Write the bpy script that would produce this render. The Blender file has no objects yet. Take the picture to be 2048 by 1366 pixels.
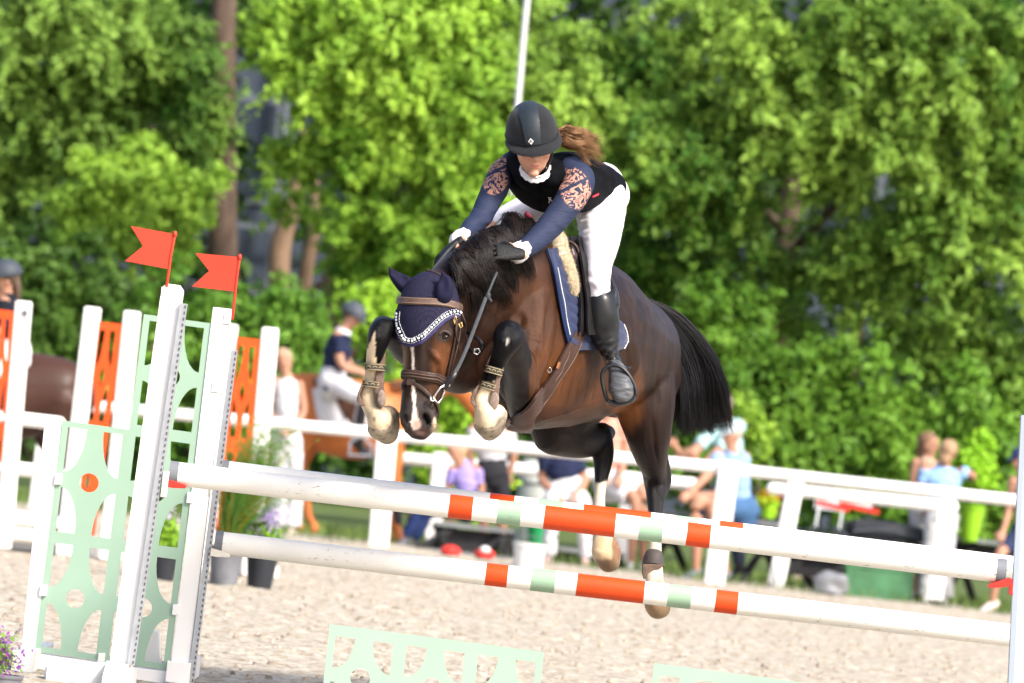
import bpy, bmesh, math, random
import numpy as np
from mathutils import Vector as V, Matrix, noise
from mathutils.bvhtree import BVHTree
R_ = math.radians
random.seed(7); RNG = np.random.default_rng(7)
sc = bpy.context.scene
# ------------------------------------------------------------------ camera
FPX, CAMH, ROLL, PITCH = 11760.0, 1.19, R_(6.3), R_(0.92)
F0 = V((0, math.cos(PITCH), math.sin(PITCH))); R0 = V((1, 0, 0)); U0 = V((0, -math.sin(PITCH), math.cos(PITCH)))
RR = R0*math.cos(ROLL) + U0*math.sin(ROLL)
UU = -R0*math.sin(ROLL) + U0*math.cos(ROLL)
CO = V((0, 0, CAMH))
cam = bpy.data.cameras.new('camera'); camo = bpy.data.objects.new('camera', cam)
sc.collection.objects.link(camo)
mw = Matrix.Identity(4)
for i in range(3):
    mw[i][0] = RR[i]; mw[i][1] = UU[i]; mw[i][2] = -F0[i]; mw[i][3] = CO[i]
camo.matrix_world = mw
cam.sensor_width = 36; cam.lens = 36*FPX/2048; cam.clip_start = 1; cam.clip_end = 1000
cam.dof.use_dof = True; cam.dof.focus_distance = 23.9; cam.dof.aperture_fstop = 4.4; cam.dof.aperture_blades = 9
sc.camera = camo
# ------------------------------------------------------------------ light
SUN_EL, SUN_AZ = R_(42), R_(45)       # azimuth: from behind the camera (-Y) towards +X
w = bpy.data.worlds.new('World'); sc.world = w; w.use_nodes = True
nt = w.node_tree; nt.nodes.clear()
sky = nt.nodes.new('ShaderNodeTexSky'); sky.sky_type = 'NISHITA'; sky.sun_disc = False
sdir = V((math.sin(SUN_AZ)*math.cos(SUN_EL), -math.cos(SUN_AZ)*math.cos(SUN_EL), math.sin(SUN_EL)))
sky.sun_elevation = SUN_EL; sky.sun_rotation = math.atan2(sdir.x, sdir.y)
sky.air_density = 0.8; sky.dust_density = 4.0; sky.ozone_density = 0.6
bg = nt.nodes.new('ShaderNodeBackground'); bg.inputs[1].default_value = 0.15
wo = nt.nodes.new('ShaderNodeOutputWorld')
nt.links.new(sky.outputs[0], bg.inputs[0]); nt.links.new(bg.outputs[0], wo.inputs[0])
sun = bpy.data.lights.new('sun', 'SUN'); sun.energy = 2.6; sun.angle = R_(10); sun.color = (1, 0.95, 0.87)
suno = bpy.data.objects.new('sun', sun); sc.collection.objects.link(suno)
suno.rotation_euler = sdir.to_track_quat('Z', 'Y').to_euler()
sc.view_settings.view_transform = 'Standard'; sc.view_settings.look = 'None'
sc.view_settings.exposure = 1.2; sc.view_settings.gamma = 1
sc.render.engine = 'CYCLES'
sc.cycles.max_bounces = 8; sc.cycles.transparent_max_bounces = 8
try:
    sc.cycles.use_denoising = True
except Exception: pass
# ------------------------------------------------------------------ helpers
def P(x, y, d):
    x, y, d = float(x), float(y), float(d)
    return CO + d*(F0 + RR*((x-1024)/FPX) + UU*((683-y)/FPX))
def M(p, d): return p*d/FPX
def G(x, y, z=0.0):
    r = F0 + RR*((x-1024)/FPX) + UU*((683-y)/FPX)
    return CO + r*((z-CAMH)/r.z)
def px_of(v):
    q = v-CO; d = q.dot(F0)
    return 1024+q.dot(RR)/d*FPX, 683-q.dot(UU)/d*FPX, d
def dep_of(v): return (v-CO).dot(F0)
COL = sc.collection

def mat(name, col, rough=0.6, metal=0.0, var=0.0, vscale=8.0, bump=0.0, bscale=40.0, spec=0.5, sheen=0.0, coat=0.0, stretch=None, trans=0.0, vcol=False, col2=None, detail=6):
    m = bpy.data.materials.new(name); m.use_nodes = True; n = m.node_tree; N = n.nodes; L = n.links
    b = N['Principled BSDF']
    b.inputs['Base Color'].default_value = (*col, 1); b.inputs['Roughness'].default_value = rough
    b.inputs['Metallic'].default_value = metal; b.inputs['Specular IOR Level'].default_value = spec*.6
    if sheen: b.inputs['Sheen Weight'].default_value = sheen
    if coat: b.inputs['Coat Weight'].default_value = coat; b.inputs['Coat Roughness'].default_value = 0.25
    tc = N.new('ShaderNodeTexCoord'); mp = N.new('ShaderNodeMapping'); L.new(tc.outputs['Object'], mp.inputs[0])
    if stretch: mp.inputs['Scale'].default_value = stretch
    csock = None
    if vcol:
        a = N.new('ShaderNodeAttribute'); a.attribute_name = 'Col'; csock = a.outputs['Color']
    if var or col2:
        t = N.new('ShaderNodeTexNoise'); t.inputs['Scale'].default_value = vscale; t.inputs['Detail'].default_value = detail
        L.new(mp.outputs[0], t.inputs[0])
        mx = N.new('ShaderNodeMix'); mx.data_type = 'RGBA'
        rp = N.new('ShaderNodeMapRange'); rp.inputs[1].default_value = 0.3; rp.inputs[2].default_value = 0.7
        L.new(t.outputs[0], rp.inputs[0]); L.new(rp.outputs[0], mx.inputs[0])
        if vcol:
            mm = N.new('ShaderNodeMix'); mm.data_type = 'RGBA'; mm.blend_type = 'MULTIPLY'; mm.inputs[0].default_value = 1
            mx.inputs[6].default_value = (1-var, 1-var, 1-var, 1); mx.inputs[7].default_value = (1+var, 1+var, 1+var, 1)
            L.new(csock, mm.inputs[6]); L.new(mx.outputs[2], mm.inputs[7]); L.new(mm.outputs[2], b.inputs['Base Color'])
        else:
            c2 = col2 if col2 else tuple(c*(1+var) for c in col)
            c1 = col if col2 else tuple(c*(1-var) for c in col)
            mx.inputs[6].default_value = (*c1, 1); mx.inputs[7].default_value = (*c2, 1)
            L.new(mx.outputs[2], b.inputs['Base Color'])
    elif vcol: L.new(csock, b.inputs['Base Color'])
    if bump:
        t2 = N.new('ShaderNodeTexNoise'); t2.inputs['Scale'].default_value = bscale; t2.inputs['Detail'].default_value = 5
        L.new(mp.outputs[0], t2.inputs[0])
        bp = N.new('ShaderNodeBump'); bp.inputs['Strength'].default_value = bump; bp.inputs['Distance'].default_value = 0.01
        L.new(t2.outputs[0], bp.inputs['Height']); L.new(bp.outputs[0], b.inputs['Normal'])
    if trans:
        tr = N.new('ShaderNodeBsdfTranslucent'); ms = N.new('ShaderNodeMixShader'); ms.inputs[0].default_value = trans
        src = b.inputs['Base Color'].links[0].from_socket if b.inputs['Base Color'].links else None
        if src: L.new(src, tr.inputs[0])
        else: tr.inputs[0].default_value = (*col, 1)
        L.new(b.outputs[0], ms.inputs[1]); L.new(tr.outputs[0], ms.inputs[2]); L.new(ms.outputs[0], N['Material Output'].inputs[0])
    return m

def link_obj(name, verts, faces, m=None, parent=None, smooth=True, cols=None):
    me = bpy.data.meshes.new(name)
    me.from_pydata([tuple(v) for v in verts], [], faces); me.update()
    if m is not None:
        for mm in (m if isinstance(m, (list, tuple)) else [m]): me.materials.append(mm)
    if smooth: me.polygons.foreach_set('use_smooth', [True]*len(me.polygons)); me.set_sharp_from_angle(angle=R_(55))
    if cols is not None: set_cols(me, cols)
    o = bpy.data.objects.new(name, me); COL.objects.link(o)
    if parent is not None:
        o.parent = parent; o.matrix_parent_inverse = parent.matrix_world.inverted()
    return o
def set_cols(me, cols):
    a = me.color_attributes.new('Col', 'FLOAT_COLOR', 'POINT')
    c = np.ones((len(me.vertices), 4), dtype=np.float32); c[:, :3] = cols
    a.data.foreach_set('color', c.ravel())
def tag(o, label=None, cat=None, group=None, kind=None):
    if label: o['label'] = label
    if cat: o['category'] = cat
    if group: o['group'] = group
    if kind: o['kind'] = kind
    return o
def empty(name, loc, label=None, cat=None, group=None):
    o = bpy.data.objects.new(name, None); o.location = loc; o.empty_display_size = 0.1
    COL.objects.link(o); o.matrix_world = Matrix.Translation(V(loc))
    return tag(o, label, cat, group)

def cr(vals, sub):
    """Catmull-Rom through list of tuples/Vectors -> numpy array"""
    a = np.array([np.hstack([np.array(x, dtype=float).ravel() for x in (v if isinstance(v, tuple) else (v,))]) for v in vals])
    if len(a) < 3 or sub <= 1:
        if sub > 1:
            t = np.linspace(0, 1, sub+1)[:, None]; return a[0]*(1-t)+a[1]*t
        return a
    out = []
    e = np.vstack([2*a[0]-a[1], a, 2*a[-1]-a[-2]])
    for i in range(1, len(e)-2):
        p0, p1, p2, p3 = e[i-1], e[i], e[i+1], e[i+2]
        for k in range(sub):
            t = k/sub
            out.append(0.5*((2*p1)+(-p0+p2)*t+(2*p0-5*p1+4*p2-p3)*t*t+(-p0+3*p1-3*p2+p3)*t**3))
    out.append(a[-1]); return np.array(out)

class MB:
    def __init__(s): s.v = []; s.f = []
    def add(s, vs, fs):
        n = len(s.v); s.v += [V(v) for v in vs]; s.f += [tuple(i+n for i in f) for f in fs]; return s
    def loft(s, st, side, n=16, sub=4, sup=2.0, cap='round'):
        """st: list of (Vector, a, b). side: Vector or list of Vectors. a along side, b across."""
        a = cr([(tuple(x[0]), x[1], x[2]) for x in st], sub)
        sides = side if isinstance(side, list) else [side]*len(st)
        sd = cr([tuple(x) for x in sides], sub)
        c = a[:, :3]; T = np.gradient(c, axis=0)
        T /= (np.linalg.norm(T, axis=1)[:, None]+1e-9)
        rings = []
        for i in range(len(c)):
            t = T[i]; A = sd[i]-t*np.dot(sd[i], t)
            A = A/(np.linalg.norm(A)+1e-9); B = np.cross(t, A)
            rings.append((c[i], A, B, max(a[i, 3], 1e-4), max(a[i, 4], 1e-4)))
        if cap == 'round':
            for end, sg in ((0, -1), (-1, 1)):
                cc, A, B, ra, rb = rings[end]; r = min(ra, rb); t = T[end]; new = []
                for k in (1, 2, 3):
                    th = k/3*math.pi/2*0.94
                    new.append((cc+sg*t*r*math.sin(th), A, B, ra*math.cos(th), rb*math.cos(th)))
                rings = (new[::-1]+rings) if end == 0 else (rings+new)
        vs = []; fs = []
        e = 2.0/sup
        for cc, A, B, ra, rb in rings:
            for k in range(n):
                th = 2*math.pi*k/n; ct, sn = math.cos(th), math.sin(th)
                x = math.copysign(abs(ct)**e, ct)*ra; y = math.copysign(abs(sn)**e, sn)*rb
                vs.append(cc+A*x+B*y)
        m = len(rings)
        for i in range(m-1):
            for k in range(n):
                k2 = (k+1) % n
                fs.append((i*n+k, i*n+k2, (i+1)*n+k2, (i+1)*n+k))
        fs.append(tuple(range(n-1, -1, -1))); fs.append(tuple((m-1)*n+k for k in range(n)))
        return s.add(vs, fs)
    def tube(s, pts, r, n=8, sub=1, cap='round'):
        if not isinstance(r, (list, tuple)): r = [r]*len(pts)
        d = V(pts[-1])-V(pts[0]); side = V((0, 1, 0)) if abs(d.normalized().y) < 0.8 else V((1, 0, 0))
        return s.loft([(V(p), q, q) for p, q in zip(pts, r)], side, n=n, sub=sub, cap=cap)
    def ball(s, c, rx, ry=None, rz=None, X=V((1, 0, 0)), Y=V((0, 1, 0)), Z=V((0, 0, 1)), n=16, m=10):
        ry = ry or rx; rz = rz or rx; vs = []; fs = []
        for i in range(1, m):
            ph = math.pi*i/m
            for k in range(n):
                th = 2*math.pi*k/n
                vs.append(V(c)+X*(rx*math.sin(ph)*math.cos(th))+Y*(ry*math.sin(ph)*math.sin(th))+Z*(rz*math.cos(ph)))
        for i in range(m-2):
            for k in range(n):
                k2 = (k+1) % n; fs.append((i*n+k, (i+1)*n+k, (i+1)*n+k2, i*n+k2))
        vs.append(V(c)+Z*rz); vs.append(V(c)-Z*rz); t = len(vs)-2
        for k in range(n):
            k2 = (k+1) % n; fs.append((t, k, k2)); fs.append((t+1, (m-2)*n+k2, (m-2)*n+k))
        return s.add(vs, fs)
    def box(s, c, X, Y, Z):
        """centre, half-axis vectors"""
        c = V(c); vs = [c+X*i+Y*j+Z*k for i in (-1, 1) for j in (-1, 1) for k in (-1, 1)]
        return s.add(vs, [(0, 1, 3, 2), (4, 6, 7, 5), (0, 4, 5, 1), (2, 3, 7, 6), (0, 2, 6, 4), (1, 5, 7, 3)])
    def bar(s, p0, p1, wx, wy, side=V((1, 0, 0))):
        """rectangular bar from p0 to p1, full widths"""
        p0 = V(p0); p1 = V(p1); t = (p1-p0); L = t.length; t = t/L
        A = (side-t*side.dot(t)).normalized(); B = t.cross(A)
        return s.box((p0+p1)/2, A*(wx/2), B*(wy/2), t*(L/2))
    def prism(s, pts, off):
        n = len(pts); pts = [V(p) for p in pts]
        vs = pts+[p+off for p in pts]
        fs = [tuple(range(n)), tuple(range(2*n-1, n-1, -1))]+[(i, i+n, (i+1) % n+n, (i+1) % n) for i in range(n)]
        return s.add(vs, fs)
    def build(s, name, m, parent=None, smooth=True, cols=None, bevel=0, fix=False):
        o = link_obj(name, s.v, s.f, m, parent, smooth, cols)
        if bevel or fix:
            bm = bmesh.new(); bm.from_mesh(o.data)
            bmesh.ops.recalc_face_normals(bm, faces=bm.faces)
            if bevel:
                ed = [e for e in bm.edges if len(e.link_faces) == 2 and e.calc_face_angle(0) > 0.7]
                bmesh.ops.bevel(bm, geom=ed, offset=bevel, segments=2, affect='EDGES', profile=0.6)
            bm.to_mesh(o.data); bm.free()
        return o

def bake(o, mods):
    """apply modifiers given as list of (type, dict)"""
    for t, kw in mods:
        md = o.modifiers.new(t, t)
        for k, v in kw.items(): setattr(md, k, v)
    dg = bpy.context.evaluated_depsgraph_get(); dg.update()
    me = bpy.data.meshes.new_from_object(o.evaluated_get(dg))
    o.modifiers.clear(); old = o.data; nm = old.name; o.data = me; bpy.data.meshes.remove(old); me.name = nm
    me.polygons.foreach_set('use_smooth', [True]*len(me.polygons))
    return o
def remesh(o, vox, it=6, fac=0.5):
    mats = list(o.data.materials)
    bake(o, [('REMESH', dict(mode='VOXEL', voxel_size=vox)), ('SMOOTH', dict(iterations=it, factor=fac))])
    o.data.materials.clear()
    for m in mats: o.data.materials.append(m)
    return o
def co_np(o):
    n = len(o.data.vertices); a = np.empty(n*3, dtype=np.float64); o.data.vertices.foreach_get('co', a); return a.reshape(-1, 3)
def no_np(o):
    n = len(o.data.vertices); a = np.empty(n*3, dtype=np.float32)
    o.data.vertices.foreach_get('normal', a); return a.reshape(-1, 3).astype(float)
def px_np(c):
    q = c-np.array(CO); d = q@np.array(F0)
    return np.stack([1024+(q@np.array(RR))/d*FPX, 683-(q@np.array(UU))/d*FPX, d], 1)
def bvh_of(o):
    return BVHTree.FromPolygons([v.co.copy() for v in o.data.vertices], [tuple(p.vertices) for p in o.data.polygons])
def drape(bvh, x, y, off=0.004, dref=24):
    r = (P(x, y, 1)-CO).normalized()
    loc, n, i, d = bvh.ray_cast(CO, r)
    if loc is None:
        loc, n, i, d = bvh.find_nearest(P(x, y, dref))
    if n.dot(r) > 0 and False: n = -n
    return loc+n*off, n
def strap(bvh, pts, width, thick=0.004, off=0.003, sub=5, dref=24, wtaper=None, snap=True, mb=None, rnd=True):
    """ribbon lying on a surface along a pixel path"""
    mb = mb or MB()
    a = cr([tuple(p) for p in pts], sub) if len(pts) > 2 else cr([tuple(p) for p in pts], sub)
    pos = []; nor = []
    for q in a:
        dr = q[2] if len(q) > 2 else dref
        l, n = drape(bvh, q[0], q[1], off, dr); pos.append(l); nor.append(n)
    # smooth
    for _ in range(2):
        pos = [pos[0]]+[(pos[i-1]+pos[i]*2+pos[i+1])/4 for i in range(1, len(pos)-1)]+[pos[-1]]
        nor = [nor[0]]+[(nor[i-1]+nor[i]*2+nor[i+1]).normalized() for i in range(1, len(nor)-1)]+[nor[-1]]
    ws = width if isinstance(width, (list, tuple)) else [width]*len(pos)
    if len(ws) != len(pos): ws = list(np.interp(np.linspace(0, 1, len(pos)), np.linspace(0, 1, len(ws)), ws))
    st = [(p, w_/2, thick/2) for p, w_ in zip(pos, ws)]
    sides = []
    for i in range(len(pos)):
        t = (pos[min(i+1, len(pos)-1)]-pos[max(i-1, 0)]).normalized()
        sides.append(t.cross(nor[i]).normalized())
    mb.loft(st, sides, n=12, sub=1, sup=4.0 if rnd else 6.0, cap='flat')
    return mb
def panel(bvh, rows, off=0.006, thick=0.01, nx=16, dref=24, sub=3, fn=None):
    """rows: list of (y, xl, xr) or (xl,yl,xr,yr): grid patch draped on a surface, solid"""
    rr = [(r if len(r) == 4 else (r[1], r[0], r[2], r[0])) for r in rows]
    a = cr([tuple(r) for r in rr], sub); top = []; bot = []; ny = len(a)
    for r in a:
        for k in range(nx):
            t = k/(nx-1); x = r[0]*(1-t)+r[2]*t; y = r[1]*(1-t)+r[3]*t
            l, n = drape(bvh, x, y, 0, dref)
            e = off+(fn(x, y) if fn else 0)
            top.append(l+n*(e+thick)); bot.append(l+n*max(e-0.002, 0.001))
    vs = top+bot; N = nx*ny; fs = []
    for j in range(ny-1):
        for k in range(nx-1):
            a0 = j*nx+k; fs.append((a0, a0+1, a0+nx+1, a0+nx)); fs.append((N+a0+nx, N+a0+nx+1, N+a0+1, N+a0))
    for k in range(nx-1):
        fs.append((k+1, k, N+k, N+k+1)); b = (ny-1)*nx+k; fs.append((b, b+1, N+b+1, N+b))
    for j in range(ny-1):
        a0 = j*nx; fs.append((a0, a0+nx, N+a0+nx, N+a0)); b = a0+nx-1; fs.append((b+nx, b, N+b, N+b+nx))
    mb = MB(); mb.add(vs, fs); return mb
def strands(guides, r, n=3, taper=True):
    """guides: array (k, seg, 3) -> thin prisms"""
    g = np.asarray(guides); K, S_, _ = g.shape
    T = np.gradient(g, axis=1); T /= np.linalg.norm(T, axis=2)[..., None]+1e-9
    up = np.array([0.13, 0.95, 0.28]); A = np.cross(T, up); A /= np.linalg.norm(A, axis=2)[..., None]+1e-9
    B = np.cross(T, A)
    rad = np.ones((K, S_))*(r if np.isscalar(r) else np.asarray(r)[:, None])
    if taper:
        prof = np.interp(np.linspace(0, 1, S_), [0, .15, .6, 1], [.5, 1, .8, .08]); rad = rad*prof[None]
    vs = np.zeros((K, S_, n, 3))
    for k in range(n):
        th = 2*math.pi*k/n
        vs[:, :, k] = g+A*(rad*math.cos(th))[..., None]+B*(rad*math.sin(th))[..., None]
    vs = vs.reshape(-1, 3)
    base = (np.arange(K)*S_*n)[:, None, None]+(np.arange(S_-1)*n)[None, :, None]
    k = np.arange(n)[None, None]; k2 = (k+1) % n
    f = np.stack([base+k, base+k2, base+n+k2, base+n+k], -1).reshape(-1, 4)
    return vs, f
def quads_obj(name, vs, f, m, parent=None, cols=None, smooth=True):
    me = bpy.data.meshes.new(name); vs = np.asarray(vs, dtype=np.float32); f = np.asarray(f, dtype=np.int32); k = f.shape[1]
    me.vertices.add(len(vs)); me.vertices.foreach_set('co', vs.ravel())
    me.loops.add(f.size); me.loops.foreach_set('vertex_index', f.ravel())
    me.polygons.add(len(f)); me.polygons.foreach_set('loop_start', np.arange(len(f), dtype=np.int32)*k)
    try: me.polygons.foreach_set('loop_total', np.full(len(f), k, dtype=np.int32))
    except Exception: pass
    if smooth: me.polygons.foreach_set('use_smooth', [True]*len(f))
    me.update(calc_edges=True); me.validate()
    me.materials.append(m)
    if cols is not None: set_cols(me, cols)
    o = bpy.data.objects.new(name, me); COL.objects.link(o)
    if parent is not None: o.parent = parent; o.matrix_parent_inverse = parent.matrix_world.inverted()
    return o
# =================================================================== SETTING
def vnoise(a, b, seed=0):
    return noise.noise(V((a, b, seed)))
M_sand = bpy.data.materials.new('arena_footing'); M_sand.use_nodes = True; N = M_sand.node_tree.nodes; L = M_sand.node_tree.links; pb = N['Principled BSDF']
tc = N.new('ShaderNodeTexCoord'); mp = N.new('ShaderNodeMapping'); mp.inputs['Scale'].default_value = (1, .45, 1); L.new(tc.outputs['Object'], mp.inputs[0])
n1 = N.new('ShaderNodeTexNoise'); n1.inputs['Scale'].default_value = 13; n1.inputs['Detail'].default_value = 9; n1.inputs['Roughness'].default_value = .72; L.new(mp.outputs[0], n1.inputs[0])
cr_ = N.new('ShaderNodeValToRGB'); L.new(n1.outputs[0], cr_.inputs[0]); e = cr_.color_ramp.elements
e[0].position = .30; e[0].color = (.20, .15, .105, 1); e[1].position = .66; e[1].color = (.44, .415, .36, 1)
e2 = cr_.color_ramp.elements.new(.42); e2.color = (.27, .225, .165, 1); e3 = cr_.color_ramp.elements.new(.52); e3.color = (.37, .335, .275, 1)
L.new(cr_.outputs[0], pb.inputs['Base Color']); pb.inputs['Roughness'].default_value = .95; pb.inputs['Specular IOR Level'].default_value = .1
n2 = N.new('ShaderNodeTexNoise'); n2.inputs['Scale'].default_value = 22; n2.inputs['Detail'].default_value = 6; L.new(tc.outputs['Object'], n2.inputs[0])
bp = N.new('ShaderNodeBump'); bp.inputs['Strength'].default_value = .7; bp.inputs['Distance'].default_value = .03; L.new(n2.outputs[0], bp.inputs['Height']); L.new(bp.outputs[0], pb.inputs['Normal'])
def prints(X, Y, Z):
    rg = np.random.default_rng(9); dx = X[0, 1]-X[0, 0]; dy = Y[1, 0]-Y[0, 0]
    for _ in range(2000):
        cx, cy = rg.uniform(X[0, 0], X[0, -1]), rg.uniform(Y[0, 0], Y[-1, 0]); r = rg.uniform(.05, .09); i = int((cy-Y[0, 0])/dy); j = int((cx-X[0, 0])/dx); a, b = int(.25/dy)+1, int(.25/dx)+1
        sl = (slice(max(0, i-a), i+a+1), slice(max(0, j-b), j+b+1)); q = np.hypot(X[sl]-cx, (Y[sl]-cy)*rg.uniform(.6, 1))/r
        Z[sl] += -rg.uniform(.006, .015)*np.exp(-q**4)+rg.uniform(.003, .010)*np.exp(-((q-1.45)/.4)**2)
    return Z
def sheet(name, x0, x1, y0, y1, nx, ny, amp, z0, m, fn=None):
    xs = np.linspace(x0, x1, nx); ys = np.linspace(y0, y1, ny); X, Y = np.meshgrid(xs, ys)
    Z = np.zeros_like(X)
    for k, (fx, fy, a_) in enumerate(((3.1, 2.2, .5), (7.3, 6.1, .35), (13.7, 11.9, .3), (23, 19, .2))):
        r1, r2, r3 = RNG.uniform(0, 6, 3)
        Z += a_*np.sin(X*fx+r1+1.7*np.sin(Y*fy*.6+r2))*np.sin(Y*fy+r3+1.3*np.sin(X*fx*.7+r1))
    Z += RNG.normal(0, .10, Z.shape); Z = Z*amp+z0
    if fn is not None: Z = fn(X, Y, Z)
    vs = np.stack([X.ravel(), Y.ravel(), Z.ravel()], 1); i = np.arange(nx*ny).reshape(ny, nx)
    f = np.stack([i[:-1, :-1], i[:-1, 1:], i[1:, 1:], i[1:, :-1]], -1).reshape(-1, 4)
    return quads_obj(name, vs, f, m)
gr = sheet('arena_ground', -5.8, 5.8, 20.5, 58.2, 430, 1050, .008, 0, M_sand, prints); tag(gr, kind='structure')
g = MB(); g.add([V((-400, -60, -.06)), V((400, -60, -.06)), V((400, 700, -.06)), V((-400, 700, -.06))], [(0, 1, 2, 3)])
tag(g.build('ground', mat('dry_ground', (.36, .31, .25), rough=1, var=.3, vscale=.8), smooth=False), kind='structure')
M_grass = mat('grass', (.075, .11, .03), rough=.9, var=.4, vscale=3)
g = MB(); g.add([V((-300, 62.5, -.02)), V((300, 62.5, -.02)), V((300, 400, -.02)), V((-300, 400, -.02))], [(0, 1, 2, 3)])
tag(g.build('lawn', M_grass, smooth=False), kind='structure')
M_blade = mat('grass_blade', (.12, .19, .045), rough=.7, var=.4, vscale=2, trans=.3)
def blades(n, xr, yr, h, wd=.006, fn=None):
    px_ = RNG.uniform(*xr, n); py_ = RNG.uniform(*yr, n)
    if fn is not None: k = fn(px_, py_); px_, py_ = px_[k], py_[k]
    m_ = len(px_); hh = RNG.uniform(.5, 1.2, m_)*h; lx = RNG.normal(0, .35, m_)*hh; ly = RNG.normal(0, .35, m_)*hh; w0 = wd*RNG.uniform(.6, 1.4, m_); a_ = RNG.uniform(0, math.pi, m_)
    dx, dy = np.cos(a_)*w0, np.sin(a_)*w0; b0 = np.stack([px_-dx, py_-dy, np.zeros(m_)-.02], 1); b1 = np.stack([px_+dx, py_+dy, np.zeros(m_)-.02], 1)
    md = np.stack([px_+lx*.4, py_+ly*.4, hh*.6], 1); tp = np.stack([px_+lx, py_+ly, hh], 1)
    o = np.stack([dx*.7, dy*.7, dx*0], 1)
    vs = np.stack([b0, b1, md+o, md-o, tp+o*.1, tp-o*.1], 1).reshape(-1, 3); b = np.arange(m_)[:, None]*6
    f = np.concatenate([b+np.array([[0, 1, 2, 3]]), b+np.array([[3, 2, 4, 5]])])
    return vs, f
vs, f = blades(9000, (-7, 7), (56.7, 63), .11, .007, lambda a, b: np.array([vnoise(p*.9, q*1.1) > (.02 if q < 58.5 else -.35) for p, q in zip(a, b)]))
tag(quads_obj('grass_verge', vs, f, M_blade), kind='stuff', label='short green grass tufts along the foot of the white fence')
# loose wood and stone chips on the footing
n_ = 1800; cx = RNG.uniform(-3.4, 3.4, n_); cy = RNG.uniform(25, 56, n_); s_ = RNG.uniform(.006, .022, n_); a_ = RNG.uniform(0, 6.28, n_)
vs = []; 
for sx_, sy_, sz_ in ((-1, -.5, 0), (1, -.5, 0), (1, .5, 0), (-1, .5, 0), (-.6, -.3, .8), (.6, -.3, .8), (.6, .3, .8), (-.6, .3, .8)):
    vs.append(np.stack([cx+s_*(sx_*np.cos(a_)-sy_*np.sin(a_)), cy+s_*(sx_*np.sin(a_)+sy_*np.cos(a_)), s_*sz_+.006], 1))
vs = np.stack(vs, 1).reshape(-1, 3); b = np.arange(n_)[:, None]*8
f = np.concatenate([b+np.array([q]) for q in ([4, 5, 6, 7], [0, 1, 5, 4], [1, 2, 6, 5], [2, 3, 7, 6], [3, 0, 4, 7])])
tag(quads_obj('footing_chips', vs, f, mat('chips', (.28, .23, .18), rough=.95, var=.5, vscale=14)), kind='stuff', label='loose wood and stone chips scattered over the arena footing')
# ---------------------------------------------------------------- paint
M_wpaint = mat('white_paint', (.78, .77, .745), rough=.5, var=.05, vscale=3, bump=.06, bscale=60, spec=.35)
M_mint = mat('mint_paint', (.285, .415, .32), rough=.5, var=.04, vscale=4, spec=.3)
M_orange = mat('orange_paint', (.66, .075, .014), rough=.45, var=.08, vscale=5, spec=.35)
M_alu = mat('aluminium_track', (.42, .44, .47), rough=.4, metal=.6, var=.1, vscale=20)
M_slot = mat('slot_dark', (.10, .10, .11), rough=.9)
M_redpl = mat('red_plastic', (.60, .035, .025), rough=.45, spec=.4)
M_flag = mat('flag_plastic', (.58, .055, .028), rough=.5, var=.05, vscale=10, trans=.12)
M_wplas = mat('white_plastic', (.72, .68, .60), rough=.5)
from mathutils.geometry import tessellate_polygon
def plate(mb, outer, holes, O, U_, W_, thick):
    """flat plate with holes; outer/holes in (u,v); O + U_*u + W_*v"""
    loops = [outer]+holes; flat = [p for l in loops for p in l]
    tris = tessellate_polygon([[V((p[0], p[1], 0)) for p in l] for l in loops]); n = len(flat)
    pts = [O+U_*p[0]+W_*p[1] for p in flat]; nr = U_.cross(W_).normalized()*thick
    vs = pts+[p+nr for p in pts]; fs = []
    for t in tris: fs.append(tuple(t)); fs.append((t[2]+n, t[1]+n, t[0]+n))
    i0 = 0
    for l in loops:
        k = len(l)
        for j in range(k): a_, b_ = i0+j, i0+(j+1) % k; fs.append((a_, b_, b_+n, a_+n))
        i0 += k
    mb.add(vs, fs)
def lattice(mod, O, U_, W_, thick, bar=.19, circ=.14, neck=(.245, .13), vb=.05, diamond=False):
    """mod: list of (col,row) modules; unit cell 1x1 mapped by U_,W_. Corner holes are quarter ellipses round a concave star."""
    holes = []; asp = W_.length/U_.length
    for c_, r_ in mod:
        x0, x1, y0, y1 = c_+bar/2, c_+1-bar/2, r_+vb, r_+1-vb
        rx = ((x1-x0)-neck[0])/2; ry = ((y1-y0)-neck[1])/2
        for cx_, cy_, sx, sy in ((x0, y0, 1, 1), (x1, y0, -1, 1), (x1, y1, -1, -1), (x0, y1, 1, -1)):
            holes.append([(cx_, cy_)]+[(cx_+sx*rx*math.cos(t), cy_+sy*ry*math.sin(t)) for t in np.linspace(0, math.pi/2, 9)])
        if diamond: holes.append([(c_+.5, r_+.5-.11), (c_+.5+.1, r_+.5), (c_+.5, r_+.5+.11), (c_+.5-.1, r_+.5)])
        elif circ: holes.append([(c_+.5+circ*math.cos(t), r_+.5+circ/asp*math.sin(t)) for t in np.linspace(0, 2*math.pi, 24, endpoint=False)])
    cols = sorted(set(c_ for c_, r_ in mod)); out = [(cols[0]-bar*.0, 0)]
    top = []
    for c_ in cols: h_ = max(r_ for q, r_ in mod if q == c_)+1; top.append((c_, h_)); top.append((c_+1, h_))
    out = [(cols[0], 0)]+top+[(cols[-1]+1, 0)]; o2 = []
    for p in out:
        if not o2 or (abs(o2[-1][0]-p[0])+abs(o2[-1][1]-p[1]) > 1e-6): o2.append(p)
    mb = MB(); plate(mb, o2, holes, O, U_, W_, thick); return mb
def pxv(x0, y0, x1, y1, d): return P(x1, y1, d)-P(x0, y0, d)
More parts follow.
